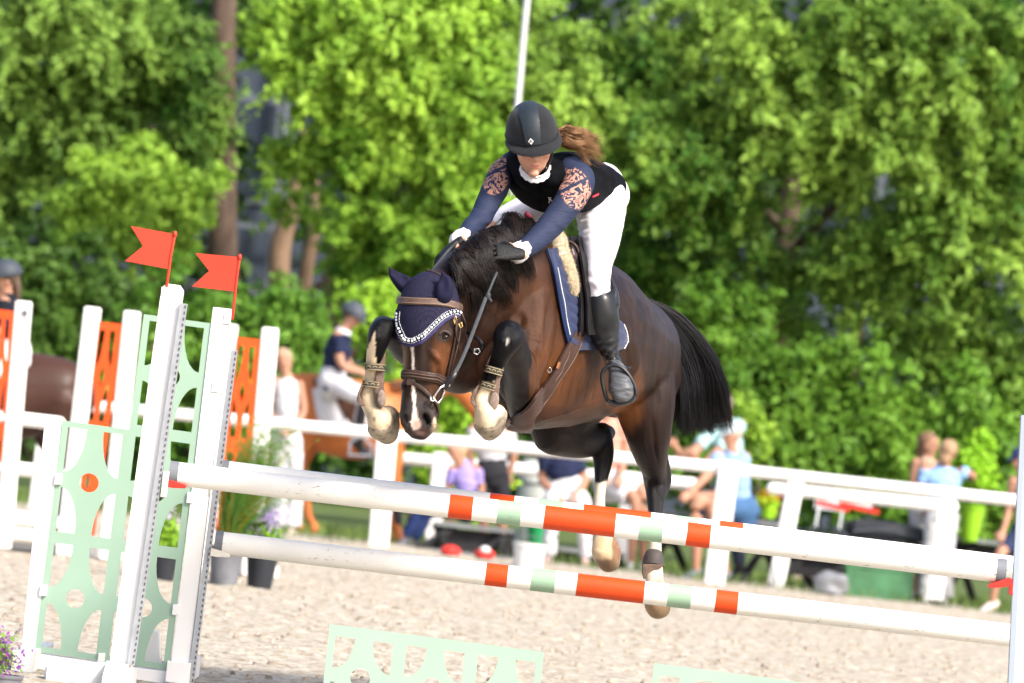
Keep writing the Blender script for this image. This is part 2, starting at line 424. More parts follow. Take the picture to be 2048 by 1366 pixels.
# ---------------------------------------------------------------- poles
def dirt_white(name):
    m = mat(name, (.8, .8, .8), rough=.42, vcol=True, var=.05, vscale=6, spec=.4); N = m.node_tree.nodes; L = m.node_tree.links; b = N['Principled BSDF']
    src = b.inputs['Base Color'].links[0].from_socket
    tc = N.new('ShaderNodeTexCoord'); mp = N.new('ShaderNodeMapping'); mp.inputs['Scale'].default_value = (9, 30, 30); L.new(tc.outputs['Object'], mp.inputs[0])
    t = N.new('ShaderNodeTexNoise'); t.inputs['Scale'].default_value = 1.6; t.inputs['Detail'].default_value = 8; t.inputs['Roughness'].default_value = .75; L.new(mp.outputs[0], t.inputs[0])
    r = N.new('ShaderNodeMapRange'); r.inputs[1].default_value = .60; r.inputs[2].default_value = .66; r.inputs[4].default_value = .8; L.new(t.outputs[0], r.inputs[0])
    t3 = N.new('ShaderNodeTexNoise'); t3.inputs['Scale'].default_value = 1.1; L.new(tc.outputs['Object'], t3.inputs[0])
    r3 = N.new('ShaderNodeMapRange'); r3.inputs[1].default_value = .38; r3.inputs[2].default_value = .52; L.new(t3.outputs[0], r3.inputs[0])
    mm = N.new('ShaderNodeMath'); mm.operation = 'MULTIPLY'; L.new(r.outputs[0], mm.inputs[0]); L.new(r3.outputs[0], mm.inputs[1])
    mx = N.new('ShaderNodeMix'); mx.data_type = 'RGBA'; L.new(mm.outputs[0], mx.inputs[0]); L.new(src, mx.inputs[6]); mx.inputs[7].default_value = (.12, .10, .08, 1)
    L.new(mx.outputs[2], b.inputs['Base Color']); return m
M_pole = dirt_white('striped_pole_paint')
WH, OR, GN, GC = (.80, .785, .735), (.60, .062, .012), (.27, .41, .29), (.16, .17, .19)
def pole(name, p0, p1, d, rpx, bands, label, group=None):
    (x0, y0), (x1, y1) = p0, p1; A = P(x0, y0, d); B = P(x1, y1, d); ax = B-A; r = M(rpx, d); mb = MB(); cols = []
    cuts = [x0]+[b for b in bands for b in ()]; segs = []
    xs = sorted(bands, key=lambda b: b[0]); cur = x0
    for a_, b_, c_ in xs:
        if a_ > cur: segs.append((cur, a_, WH))
        segs.append((a_, b_, c_)); cur = b_
    if cur < x1: segs.append((cur, x1, WH))
    root = mb
    for a_, b_, c_ in segs:
        q0 = A+ax*((a_-x0)/(x1-x0)); q1 = A+ax*((b_-x0)/(x1-x0)); n0 = len(mb.v); k = max(1, int((b_-a_)/60)); rr = r*(1.04 if c_ == GC else 1)
        mb.loft([(q0+(q1-q0)*(j/k), rr, rr) for j in range(k+1)], F0, n=40, sub=1, cap='flat'); cols += [c_]*(len(mb.v)-n0)
    o = mb.build(name, M_pole, None, cols=np.array(cols)); tag(o, label, 'pole', group); return o
ST = lambda *s: [(s[0], s[1], OR), (s[2], s[3], GN), (s[4], s[5], OR), (s[6], s[7], GN), (s[8], s[9], OR)]
D1, D2 = 24.0, 24.77
pole('jump_pole', (339, 946), (2011, 1143), D1, 23.8, [(339, 357, GC)]+ST(898, 945, 995, 1042, 1088, 1230, 1278, 1325, 1373, 1420)+[(1992, 2011, GC)], 'nearest striped pole, upper one resting in the red cups', 'striped poles of the front jump')
pole('jump_pole', (441, 943), (2078, 1141), D2, 22.8, [(441, 457, GC)]+ST(978, 1027, 1075, 1125, 1165, 1300, 1348, 1395, 1437, 1484), 'upper striped pole partly hidden behind the nearest one', 'striped poles of the front jump')
pole('jump_pole', (430, 1084.5), (2062, 1275.5), D2, 22.8, [(430, 446, GC)]+ST(971, 1015, 1062, 1110, 1153, 1288, 1335, 1382, 1430, 1475), 'lowest striped pole, resting in a white cup below the others', 'striped poles of the front jump')
# ---------------------------------------------------------------- standards
def post(mb, x0, y0, x1, y1, d, wpx, th, top=None):
    """slanting square post: centre line bottom (x0,y0) -> top (x1,y1)"""
    A = P(x0, y0, d); B = P(x1, y1, d); mb.bar(A, B, M(wpx, d), th, side=RR)
def track(parent, x0, y0, x1, y1, d, wpx, th=.03, pitch=11.5):
    mb = MB(); post(mb, x0, y0, x1, y1, d-.02, wpx, th); t = mb.build('metal_track', M_alu, parent, smooth=False)
    mb = MB(); n_ = int(math.hypot(x1-x0, y1-y0)/pitch)
    for i in range(n_):
        t0 = (i+.2)/n_; t1 = (i+.68)/n_; mb.bar(P(x0+(x1-x0)*t0+wpx*.25, y0+(y1-y0)*t0, d-.0465), P(x0+(x1-x0)*t1+wpx*.25, y0+(y1-y0)*t1, d-.0465), M(wpx*.22, d), .004, side=RR)
    mb.build('hole_row', M_slot, t, smooth=False)
def cup(parent, x, y, d, m, sg=1, name='pole_cup'):
    mb = MB(); z = d-.045; y += 9
    prof = [(x-12*sg, y+4), (x-8*sg, y+2), (x+6*sg, y+5), (x+30*sg, y+13), (x+37*sg, y+17), (x+34*sg, y+22), (x+8*sg, y+21), (x-6*sg, y+18), (x-6*sg, y+36), (x-13*sg, y+36)]
    mb.prism([P(a_, b_, z) for a_, b_ in prof], F0*.07); return mb.build(name, m, parent, smooth=False, bevel=.003, fix=True)
def flag(parent, fpts, pole_pts, d):
    mb = MB(); mb.prism([P(x, y, d) for x, y in fpts], F0*.004); f_ = mb.build('flag', M_flag, parent, smooth=False, fix=True)
    mb = MB(); mb.tube([P(x, y, d+.002) for x, y in pole_pts], .0062, n=10); mb.tube([P(pole_pts[0][0], pole_pts[0][1]-1, d), P(pole_pts[0][0], pole_pts[0][1]+3, d)], .009, n=10); mb.build('flag_stick', M_flag, parent)
wing = empty('jump_wing', G(250, 1353), 'white framed wing with mint green lattice panels and an orange flag, left end of jump', 'jump wing')
mb = MB(); post(mb, 57, 1333, 108, 836, D2, 34, .055); mb.build('outer_post', M_wpaint, wing, smooth=False, bevel=.004)
mb = MB(); post(mb, 357, 1365, 445, 616, D2, 37, .07); mb.build('inner_post', M_wpaint, wing, smooth=False, bevel=.004)
track(wing, 381, 1366, 469, 700, D2, 13, .05)
mb = MB(); mb.bar(P(62, 1322, D2), P(352, 1362, D2), .05, M(34, D2), side=F0); mb.build('bottom_rail', M_wpaint, wing, smooth=False, bevel=.004)
O_ = P(69.5, 1303, D2-.012); U_ = pxv(69.5, 1303, 204, 1321.5, D2); W_ = pxv(69.5, 1303, 97.5, 1072, D2)
lattice([(0, 0), (0, 1), (1, 0), (1, 1), (1, 2)], O_, U_, W_, .016).build('lattice_panel', M_mint, wing, smooth=False, fix=True)
mb = MB()
for x, y in ((117, 958), (87, 1181), (431, 773), (381, 995), (352, 1219), (203, 1317), (455, 637)):
    mb = MB(); mb.box(P(x, y, D2-.03), RR*M(7, D2), F0*.012, (UU*.99+RR*.1)*M(11, D2)); mb.build('panel_clip', M_wpaint, wing, smooth=False, bevel=.002)
mb = MB(); mb.bar(G(57, 1335)+V((0, -.35, .04)), G(57, 1335)+V((0, .7, .04)), .09, .09); mb.build('foot', M_wpaint, wing, smooth=False, bevel=.004)
mb = MB(); mb.bar(G(356, 1367)+V((0, -.1, .05)), G(356, 1367)+V((0, .75, .05)), .10, .09)
mb.build('foot', M_wpaint, wing, smooth=False, bevel=.004)
mb = MB(); mb.prism([P(222, 1326, 25.2), P(232, 1262, 25.2), P(318, 1262, 25.2), P(322, 1330, 25.2)], F0*.06)
mb.build('foot', M_wpaint, wing, smooth=False, bevel=.004)
cup(wing, 424, 1084, D2, M_wplas); cup(wing, 432, 944, D2, M_wplas)
flag(wing, [(390.6, 506), (481, 514), (468.5, 583), (383.7, 573), (418, 542)], [(479.5, 513), (473, 560), (465, 637)], D2)
std = empty('jump_standard', G(236, 1372), 'slim white standard with an orange flag in front of the mint wing', 'jump standard', 'slim standards of the front jump')
mb = MB(); A = P(237, 1364, D1); B = P(347, 569, D1); up = (B-A).normalized(); sd = (RR-up*RR.dot(up)).normalized(); w_ = M(22, D1); t_ = .035
pts = []
for q, k in ((A, 1), (B-up*.02, 1), (B, .62)):
    for sx, sy in ((-1, -1), (1, -1), (1, 1), (-1, 1)): pts.append(q+sd*w_*sx*k+F0*t_*sy*k)
fs = [(0, 1, 2, 3), (8, 11, 10, 9)]+[(j*4+i, j*4+(i+1) % 4, j*4+4+(i+1) % 4, j*4+4+i) for j in (0, 1) for i in range(4)]
mb.add(pts, fs); mb.build('post', M_wpaint, std, smooth=False, fix=True, bevel=.003)
track(std, 262, 1330, 368, 607, D1-.014, 14, .05, pitch=12)
mb = MB(); z0 = G(238, 1373)
for dv in (V((0, -.42, 0)), V((0, .40, 0)), V((-.30, -.05, 0))):
    tp = P(236, 1322, D1); bs = z0+dv; side = V((-dv.y, dv.x, 0)).normalized()*.045; zz = V((0, 0, .05))
    mb.add([tp-side, tp+side, bs+side+zz, bs-side+zz, z0-side*.8, z0+side*.8, bs+side, bs-side], [(0, 1, 2, 3), (0, 3, 7, 4), (1, 5, 6, 2), (3, 2, 6, 7), (4, 7, 6, 5), (0, 4, 5, 1)])
mb.build('foot', M_wpaint, std, smooth=False, fix=True)
cup(std, 336, 946, D1, M_redpl)
mb = MB(); mb.box(P(330, 968, D1-.06), RR*M(6, D1), F0*.008, (UU*.99+RR*.12)*M(26, D1)); mb.build('cup_plate', M_wplas, std, smooth=False, bevel=.002)
mb = MB(); mb.box(P(328, 582, D1-.03), RR*M(5, D1), F0*.01, UU*M(8, D1)); mb.build('flag_clip', M_wplas, std, smooth=False, bevel=.002)
flag(std, [(261.5, 452), (351, 468), (336, 538), (249.5, 522), (286, 492)], [(350, 467), (341, 515), (331, 590)], D1-.03)
std2 = empty('jump_standard', G(2040, 1560), 'white standard with red cup at the right edge of the picture', 'jump standard', 'slim standards of the front jump')
mb = MB(); post(mb, 2040, 1585, 2075, 800, D1, 48, .07); mb.build('post', M_wpaint, std2, smooth=False, bevel=.004)
mb = MB(); post(mb, 2012, 1560, 2047, 830, D1-.014, 11, .05); mb.build('metal_track', mat('blue_grey_track', (.32, .37, .43), rough=.5, metal=.3), std2, smooth=False)
cup(std2, 2013, 1145, D1, M_redpl, sg=-1)
mb = MB(); mb.bar(G(2040, 1600)+V((0, -.4, .04)), G(2040, 1600)+V((0, .4, .04)), .09, .08); mb.build('foot', M_wpaint, std2, smooth=False)
# filler panels standing on the sand
for (x0, y0, x1, y1, lab, n_) in ((660, 1248, 1088, 1304, 'mint green lattice filler panel in the sand, left of the two', 3), (1308, 1326, 1736, 1382, 'mint green lattice filler panel in the sand, right of the two', 3)):
    dF = 22.85; W_ = pxv(x0, y0+198, x0+22, y0, dF); O_ = P(x0-22, y0+198, dF); U_ = pxv(x0, y0, x0+(x1-x0)/n_, y0+(y1-y0)/n_, dF)
    o = lattice([(i, 0) for i in range(n_)], O_, U_, W_, .016, vb=.11).build('filler_panel', M_mint, None, smooth=False, fix=True); tag(o, lab, 'filler panel', 'lattice fillers under the jump')
    for i in (.0, n_*1.0): q = O_+U_*i; mbf = MB(); mbf.bar(V((q.x, q.y-.2, .025)), V((q.x, q.y+.2, .025)), .05, .04); mbf.build('foot', M_wpaint, o, smooth=False)
# ---------------------------------------------------------------- orange and white jump behind
D3 = 41.5
def post3(parent, x0, y0, x1, y1, wpx=34, holes=False):
    mb = MB(); post(mb, x0, y0, x1, y1, D3, wpx, .11); p_ = mb.build('post', M_wpaint, parent, smooth=False, bevel=.02)
    if holes:
        mb = MB()
        for i in range(40): t = (i+.5)/44; mb.box(P(x1+(x0-x1)*t+4, y1+(y0-y1)*t+8, D3-.058), RR*.006, F0*.003, UU*.008)
        mb.box(P(x1+2, y1+24, D3-.06), RR*.018, F0*.01, UU*.018); mb.build('hole_row', mat('hole', (.1, .1, .12)), p_, smooth=False)
    mb = MB(); z_ = G(x0, y0); mb.bar(V((z_.x-.2, z_.y, .05)), V((z_.x+.2, z_.y, .05)), .12, .08, side=V((0, 1, 0))); mb.build('foot', M_wpaint, parent, smooth=False, bevel=.01)
def orange_wing(posts, panel_, label, gy):
    wg = empty('jump_wing', G(*gy), label, 'jump wing', 'orange lattice wings of the jump behind')
    for p_ in posts: post3(wg, *p_)
    x0, y0, x1, y1, wx, wy, nr_ = panel_      # bottom-left, top-left, width vector
    W_ = pxv(x0, y0, x1, y1, D3)/nr_; O_ = P(x0, y0, D3-.02); U_ = pxv(0, 0, wx, wy, D3)
    lattice([(0, i) for i in range(nr_)], O_, U_, W_, .025, bar=.42, neck=(.16, .16), vb=.07, diamond=True).build('lattice_panel', M_orange, wg, smooth=False, fix=True); return wg
orange_wing([(6, 1098, 48, 602, 33, True)], (-45, 1100, -12, 618, 42, 5, 2), 'orange lattice wing with a white post, cut by the left picture edge', (0, 1098))
orange_wing([(128, 1112, 186, 614, 34), (214, 1121, 265, 622, 34)], (133, 1066, 190, 643, 56, 6, 2), 'orange lattice wing between two white posts, behind the mint wing', (170, 1116))
orange_wing([(409, 1143, 462, 648, 30), (499, 1153, 541, 655, 34)], (424, 1100, 466, 674, 58, 6, 2), 'orange lattice wing between two white posts, behind the feathery green plant', (455, 1148))
def rail(mb, x0, y0, x1, y1, d0, d1, rpx, n=16): mb.loft([(P(x0, y0, d0), M(rpx, d0), M(rpx, d0)), (P(x1, y1, d1), M(rpx, d1), M(rpx, d1))], F0, n=n, sub=1)
for y0, lab in ((820, 'topmost'), (920, 'second from top'), (1018, 'third from top'), (1052, 'lowest')):
    mb = MB(); rail(mb, -120, y0, 118, y0+27, D3, D3, 14); tag(mb.build('jump_pole', M_wpaint), f'plain white jump pole at the left picture edge, {lab} of four', 'pole', 'plain white poles of the jump behind')
# ---------------------------------------------------------------- white fence of the arena
M_wfence = mat('white_fence', (.80, .79, .78), rough=.6, var=.08, vscale=9, bump=.15, bscale=30)
DF = 56.3
fence = empty('fence', G(760, 1100), 'long white post and rail fence at the far side of the arena', 'fence')
for (x0, y0, x1, y1) in ((-420, 757, 106, 805), (106, 805, 774, 868), (774, 870, 1457, 937), (1457, 938, 2140, 1013)):
    mb = MB(); rail(mb, x0, y0, x1, y1, DF, DF, 11.5); mb.build('rail', M_wfence, fence)
for (x0, y0, x1, y1) in ((77, 1020, 106, 780), (757, 1094, 775, 862), (1428, 1168, 1459, 922), (2110, 1240, 2142, 1000)):
    mb = MB(); post(mb, x0, y0, x1, y1, DF-.06, 39, .12); mb.build('post', M_wfence, fence, smooth=False, bevel=.02)
fence2 = empty('fence', G(1553, 1172), 'low white rail fence standing just behind the long one', 'fence')
DB = 57.7
for (x0, y0, x1, y1) in ((760, 913, 1100, 943), (1100, 943, 1385, 968), (1545, 977, 1905, 1014)):
    DB = 57.7 if x0 > 1500 else 60.3; mb = MB(); rail(mb, x0, y0, x1, y1, DB, DB, 12); mb.build('rail', M_wfence, fence2)
for (x0, y0, x1, y1) in ((864, 1090, 883, 905), (1240, 1140, 1262, 944), (1552, 1168, 1592, 962), (1868, 1200, 1893, 1002)):
    DB = 57.7 if x0 > 1500 else 60.3; mb = MB(); post(mb, x0, y0, x1, y1, DB, 32, .12); mb.build('post', M_wfence, fence2, smooth=False, bevel=.02)
# =================================================================== THE JUMPING HORSE
X_, Y_, Z_ = V((1, 0, 0)), V((0, 1, 0)), V((0, 0, 1))
AX = V((-.40, -.90, 0)).normalized()         # the way the horse and rider face
LAT = V((.92, -.39, 0)).normalized()         # towards their left side
hm = MB()
def tr(lst, side, n=24, sub=5, sup=2.0):      # trunk-like: a,b in metres
    hm.loft([(P(x, y, d), a, b) for x, y, d, a, b in lst], side, n=n, sub=sub, sup=sup)
def limb(mb, lst, side=F0, n=18, sub=5, sup=2.0):   # x,y,d,b px(in picture), a metres(depth)
    mb.loft([(P(x, y, d), a, M(b, d)) for x, y, d, b, a in lst], side, n=n, sub=sub, sup=sup)
tr([(950, 692, 23.86, .09, .12), (985, 684, 23.98, .18, .245), (1045, 674, 24.2, .245, .375), (1110, 672, 24.5, .29, .385),
    (1165, 682, 24.8, .30, .345), (1212, 700, 25.08, .28, .27), (1250, 718, 25.3, .25, .262), (1277, 745, 25.45, .19, .20)], LAT, sup=2.15)
# withers, shoulder, chest
tr([(1085, 520, 24.15, .07, .10), (1130, 535, 24.4, .09, .12), (1190, 560, 24.8, .10, .10)], LAT)
hm.loft([(P(1062, 560, 24.02), .09, .12), (P(1052, 640, 23.95), .12, .15), (P(1042, 710, 23.85), .11, .13), (P(1035, 770, 23.85), .08, .09)], LAT, n=20)
hm.loft([(P(985, 560, 23.85), .08, .1), (P(940, 650, 23.72), .10, .13), (P(925, 715, 23.77), .07, .09), (P(948, 745, 23.85), .05, .04)], LAT, n=20)
# neck
tr([(1075, 600, 24.2, .19, .25), (1030, 572, 24.02, .16, .255), (970, 573, 23.8, .125, .225), (915, 588, 23.58, .10, .18), (880, 600, 23.45, .085, .125)], LAT)
# head
HS = V((0.15, 1, 0)).normalized()
limb(hm, [(874, 572, 23.42, 30, .07), (862, 596, 23.36, 53, .11), (857, 630, 23.33, 61, .125), (858, 668, 23.32, 58, .13), (858, 700, 23.32, 54, .125),
          (852, 735, 23.31, 46, .105), (844, 770, 23.30, 40, .085), (839, 800, 23.29, 37, .078), (838, 828, 23.28, 38, .082), (839, 850, 23.28, 31, .068)], n=24, sup=2.35)
hm.loft([(P(900, 640, 23.42), .08, M(26, 23.4)), (P(905, 690, 23.42), .09, M(27, 23.4)), (P(896, 735, 23.4), .075, M(24, 23.4)), (P(874, 780, 23.36), .055, M(17, 23.4)), (P(862, 815, 23.33), .045, M(13, 23.3))], F0, n=18)
hm.ball(P(887, 668, 23.235), .045, .035, .05)      # brow over the eye
hm.ball(P(815, 664, 23.26), .032, .035, .045)
hm.ball(P(857, 842, 23.235), .036, .032, .052)      # nostril wings
hm.ball(P(817, 836, 23.235), .030, .03, .046)
hm.loft([(P(836, 852, 23.25), .035, M(22, 23.3)), (P(842, 866, 23.25), .03, M(17, 23.3)), (P(846, 872, 23.26), .02, M(10, 23.3))], F0, n=14)
hm.loft([(P(866, 838, 23.34), .03, M(10, 23.3)), (P(866, 850, 23.33), .022, M(8, 23.3))], F0, n=12)
# right fore (viewer's left), folded
limb(hm, [(912, 748, 23.85, 40, .11), (866, 728, 23.72, 36, .10), (815, 700, 23.55, 30, .085), (786, 670, 23.38, 25, .06), (768, 656, 23.30, 25, .055)])
limb(hm, [(772, 655, 23.33, 22, .05), (762, 660, 23.28, 24, .058), (757, 680, 23.26, 23, .052), (751, 706, 23.27, 19, .036), (747, 735, 23.29, 17, .03), (743, 768, 23.31, 18, .033),
          (740, 795, 23.32, 22, .042), (745, 818, 23.31, 19, .038), (754, 832, 23.29, 22, .04)])
limb(hm, [(749, 826, 23.29, 17, .04), (760, 842, 23.30, 29, .05), (769, 855, 23.34, 31, .052), (774, 866, 23.37, 22, .045)])
hm.ball(P(776, 831, 23.34), .045, .045, .042)
# left fore
limb(hm, [(1045, 800, 23.95, 34, .12), (1043, 770, 23.8, 36, .11), (1036, 730, 23.62, 33, .095), (1024, 692, 23.44, 30, .075), (1017, 672, 23.34, 31, .062)])
limb(hm, [(1018, 668, 23.32, 30, .058), (1014, 680, 23.28, 31, .062), (1006, 702, 23.28, 22, .05), (997, 725, 23.3, 17, .034), (988, 752, 23.31, 16, .03), (977, 777, 23.32, 18, .034),
          (967, 798, 23.33, 21, .042), (968, 815, 23.32, 21, .04), (974, 828, 23.3, 26, .045)])
limb(hm, [(972, 822, 23.3, 25, .045), (978, 840, 23.31, 32, .052), (980, 852, 23.34, 29, .05), (979, 862, 23.37, 18, .04)])
hm.ball(P(996, 830, 23.36), .035, .05, .045)
# left hind
limb(hm, [(1262, 700, 25.22, 60, .12), (1285, 760, 25.15, 64, .15), (1291, 815, 25.12, 60, .14), (1296, 860, 25.13, 49, .12), (1301, 905, 25.2, 36, .095), (1309, 940, 25.28, 24, .07)])
limb(hm, [(1306, 930, 25.27, 26, .08), (1311, 962, 25.32, 24, .06), (1312, 985, 25.3, 21, .05), (1311, 1010, 25.27, 17, .036), (1312, 1050, 25.22, 12.5, .028), (1311, 1095, 25.18, 13, .028), (1307, 1122, 25.15, 18, .038),
          (1308, 1148, 25.12, 19, .036), (1309, 1172, 25.08, 19, .036)])
hm.loft([(P(1326, 905, 25.3), .03, .02), (P(1329, 935, 25.33), .03, .026), (P(1329, 962, 25.35), .035, .032), (P(1324, 990, 25.33), .03, .02)], F0, n=14, sub=4)
limb(hm, [(1310, 1166, 25.08, 19, .04), (1313, 1185, 25.05, 24, .055), (1315, 1206, 25.02, 25, .062), (1316, 1211, 25.01, 24, .060)], sup=2.3)
# right hind, swung forward under the belly
limb(hm, [(1180, 790, 25.15, 55, .13), (1130, 835, 25.0, 52, .12), (1100, 866, 24.9, 40, .10), (1125, 878, 24.95, 36, .085), (1160, 884, 25.05, 33, .07), (1193, 880, 25.2, 32, .055)])
limb(hm, [(1180, 875, 25.15, 27, .05), (1201, 868, 25.22, 24, .045), (1214, 866, 25.3, 17, .04)])
limb(hm, [(1200, 872, 25.22, 25, .05), (1206, 905, 25.2, 23, .05), (1205, 935, 25.18, 18, .036), (1201, 970, 25.16, 12.5, .03), (1198, 1010, 25.14, 13, .028), (1199, 1045, 25.12, 16, .034), (1202, 1064, 25.1, 18, .038),
          (1207, 1080, 25.08, 18, .036)])
limb(hm, [(1205, 1072, 25.08, 20, .04), (1210, 1092, 25.06, 27, .055), (1214, 1110, 25.04, 27, .06), (1217, 1120, 25.02, 22, .055)], sup=2.3)

M_coat = mat('bay_coat', (.05, .025, .015), rough=.36, var=.42, vscale=6, bump=.45, bscale=210, spec=.24, vcol=True, stretch=(2.2, 1, .8), sheen=.0)
hb = hm.build('body', M_coat)
remesh(hb, .0075, it=10, fac=.5)
# --- sculpt
c = co_np(hb); pc = px_np(c); nrm = no_np(hb)
def brush(x, y, rx, ry, amt, dmax=None, dmin=0, pw=1.0, ang=0.0, front=True):
    """push the surface out along its normal in a soft ellipse seen from the front"""
    dx = pc[:, 0]-x; dy = pc[:, 1]-y; ca, sa = math.cos(ang), math.sin(ang)
    u = (dx*ca+dy*sa)/rx; v = (-dx*sa+dy*ca)/ry
    wgt = np.clip(1-(u*u+v*v), 0, 1)**(1+pw)
    if dmax: wgt = wgt*(pc[:, 2] < dmax)*(pc[:, 2] > dmin)
    if front: wgt = wgt*np.clip(-(nrm@np.array(F0))*2, 0, 1)
    return wgt*amt
disp = np.zeros(len(c))
disp += brush(853, 840, 9, 19, -.036, 23.4, ang=-.35)       # nostrils
disp += brush(811, 838, 5, 14, -.022, 23.4)
disp += brush(841, 863, 20, 3.5, -.006, 23.4)               # mouth
disp += brush(870, 712, 26, 10, .012, 23.45, ang=.9)        # facial crest
disp += brush(875, 745, 10, 34, -.012, 23.45, ang=-.1)
disp += brush(842, 700, 12, 60, .006, 23.4)                 # nasal bone
disp += brush(889, 672, 10, 7, -.010, 23.4)                 # eye socket
disp += brush(928, 690, 9, 50, -.02, 23.7)
disp += brush(1075, 560, 40, 75, .018, 24.3)                # shoulder muscle
disp += brush(1098, 640, 12, 60, -.016, 24.4, ang=.1)
disp += brush(1040, 640, 20, 24, -.022, 24.2)               # fold above the knee
disp += brush(1072, 735, 10, 50, -.012, 24.2, ang=.15)
disp += brush(1005, 620, 16, 50, -.015, 24.1, ang=.3)       # neck groove
disp += brush(955, 640, 22, 50, .012, 24.0)
disp += brush(1256, 720, 7, 90, -.012, 25.3, ang=-.18)      # flank fold
disp += brush(1276, 735, 13, 80, .012, 25.4, ang=-.12)
disp += brush(1248, 800, 12, 40, -.012, 25.3, ang=.45)
disp += brush(1316, 760, 8, 90, -.008, 25.4, ang=.05)
disp += brush(1308, 870, 7, 50, -.008, 25.4, ang=-.15)
disp += brush(1291, 900, 6, 30, .008, 25.4, ang=-.2)
disp += brush(1312, 905, 5, 35, -.009, 25.4, ang=-.2)
disp += brush(1298, 966, 6, 12, .010, 25.5); disp += brush(1322, 985, 5, 22, .008, 25.5); disp += brush(1311, 975, 4, 26, -.006, 25.5)
for k in range(6): disp += brush(1108+k*16, 770+k*2, 4, 46, -.0035, 25.2, ang=.25)
disp += brush(1013, 655, 12, 9, .006, 23.5); disp += brush(1006, 684, 10, 8, .007, 23.5); disp += brush(1020, 690, 6, 16, -.006, 23.5)
disp += brush(764, 648, 10, 9, .006, 23.5); disp += brush(758, 676, 9, 8, .006, 23.5)
for i in range(0): pass
nz = np.array([noise.noise(V(p)*7.0)+.5*noise.noise(V(p)*16.0) for p in c])
body_w = np.clip((pc[:, 0]-900)/60, 0, 1)*np.clip((900-pc[:, 1])/60, 0, 1)
disp += nz*.0035*body_w
def vein(pts, w, amt, d0, d1):
    a_ = cr([(float(p), float(q)) for p, q in pts], 8); dd = np.full(len(c), 1e9); k = (pc[:, 2] > d0)*(pc[:, 2] < d1)
    for i in range(len(a_)): dd = np.minimum(dd, np.hypot(pc[:, 0]-a_[i, 0], pc[:, 1]-a_[i, 1]))
    return np.exp(-(dd/w)**2)*amt*k*np.clip(-(nrm@np.array(F0))*2, 0, 1)
disp += vein([(1090, 838), (1130, 826), (1170, 812), (1205, 796), (1222, 770)], 2.4, .006, 24.0, 25.2)+vein([(1130, 826), (1150, 838), (1185, 832)], 1.8, .004, 24, 25.2)
disp += vein([(1262, 620), (1268, 655), (1272, 690)], 2.0, .005, 24.8, 25.4)+vein([(1330, 668), (1326, 710), (1318, 750), (1322, 800)], 2.2, .005, 24.8, 25.5)+vein([(1280, 800), (1290, 840), (1288, 880), (1296, 930)], 2.0, .005, 24.8, 25.4)
disp += vein([(898, 700), (888, 725), (880, 742)], 1.6, .005, 23, 23.5)+vein([(872, 770), (862, 790), (866, 812)], 1.5, .004, 23, 23.5)+vein([(880, 690), (868, 720), (862, 744)], 1.8, -.004, 23, 23.5)
disp += vein([(1050, 690), (1068, 712), (1074, 742), (1064, 780), (1040, 815)], 4.0, .014, 23.6, 24.3)      # skin fold round the folded foreleg
for q_ in range(5): disp += vein([(1046+q_*3, 640+q_*9), (1060+q_*3, 642+q_*9), (1072+q_*2, 650+q_*8)], 1.8, .005, 23.6, 24.3)
for (hx_, hy_, hr_) in ((757, 824, 37), (973, 822, 35)):      # hoof wall stands proud of the coronet
    rr_ = np.hypot(pc[:, 0]-hx_, (pc[:, 1]-hy_)); disp += np.clip((rr_-hr_)/1.5, 0, 1)*(pc[:, 1] > hy_)*(np.abs(pc[:, 0]-hx_-8) < 48)*(pc[:, 2] < 23.5)*.0045
disp += np.clip((pc[:, 1]-(1102-np.abs(pc[:, 0]-1208)*.25))/1.5, 0, 1)*(pc[:, 0] < 1255)*(pc[:, 2] > 24.8)*(pc[:, 1] < 1150)*.0045
disp += np.clip((pc[:, 1]-(1192-np.abs(pc[:, 0]-1308)*.25))/1.5, 0, 1)*(pc[:, 0] > 1265)*.0045
disp += brush(738, 735, 3, 40, -.004, 23.5)+brush(757, 735, 3, 30, -.004, 23.5)+brush(985, 740, 3, 30, -.004, 23.5, ang=.25)
c2 = c+nrm*disp[:, None]
hb.data.vertices.foreach_set('co', c2.ravel()); hb.data.update()
bake(hb, [('SMOOTH', dict(iterations=2, factor=.4))])
c = co_np(hb); pc = px_np(c)
# --- coat colours (the bay pattern, with some light and shade put into the colour)
x, y, d = pc[:, 0], pc[:, 1], pc[:, 2]
nzc = np.array([noise.noise(V(p)*22.0) for p in c]); nzf = np.array([noise.noise(V(p)*70.0) for p in c])
def ell(cx, cy, rx, ry, soft=.35, ang=0.0, jit=.15):
    ca, sa = math.cos(ang), math.sin(ang); dx = x-cx; dy = y-cy
    q = np.sqrt(((dx*ca+dy*sa)/rx)**2+((-dx*sa+dy*ca)/ry)**2)+nzc*jit+nzf*jit*.4
    return np.clip((1+soft/2-q)/soft, 0, 1)
cc = np.tile(np.array([.017, .0075, .0045]), (len(c), 1))
def mixc(wt, col):
    global cc
    cc = cc*(1-wt[:, None])+np.array(col)*wt[:, None]
BR = (.050, .0205, .0095); TAN = (.17, .068, .026); BLK = (.003, .003, .0035); CRM = (.58, .46, .31); GRY = (.12, .105, .09)
mixc(ell(1062, 600, 60, 90, .9)*(d < 24.6), BR); mixc(np.clip(nzc*2.2, 0, 1)*.5*(d > 23.6), (.035, .016, .009))
mixc(ell(1080, 700, 60, 60, 1.0)*(d < 24.8), BR)
mixc(ell(1130, 770, 80, 70, .9), (.080, .029, .010))  # girth area warmed in the coat colour as if sunlit
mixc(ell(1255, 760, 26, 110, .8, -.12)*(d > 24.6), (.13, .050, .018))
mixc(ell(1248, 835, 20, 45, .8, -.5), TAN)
mixc(ell(1330, 740, 40, 150, .6), (.020, .010, .0075))
mixc(ell(1300, 900, 60, 60, .6), (.016, .009, .007))
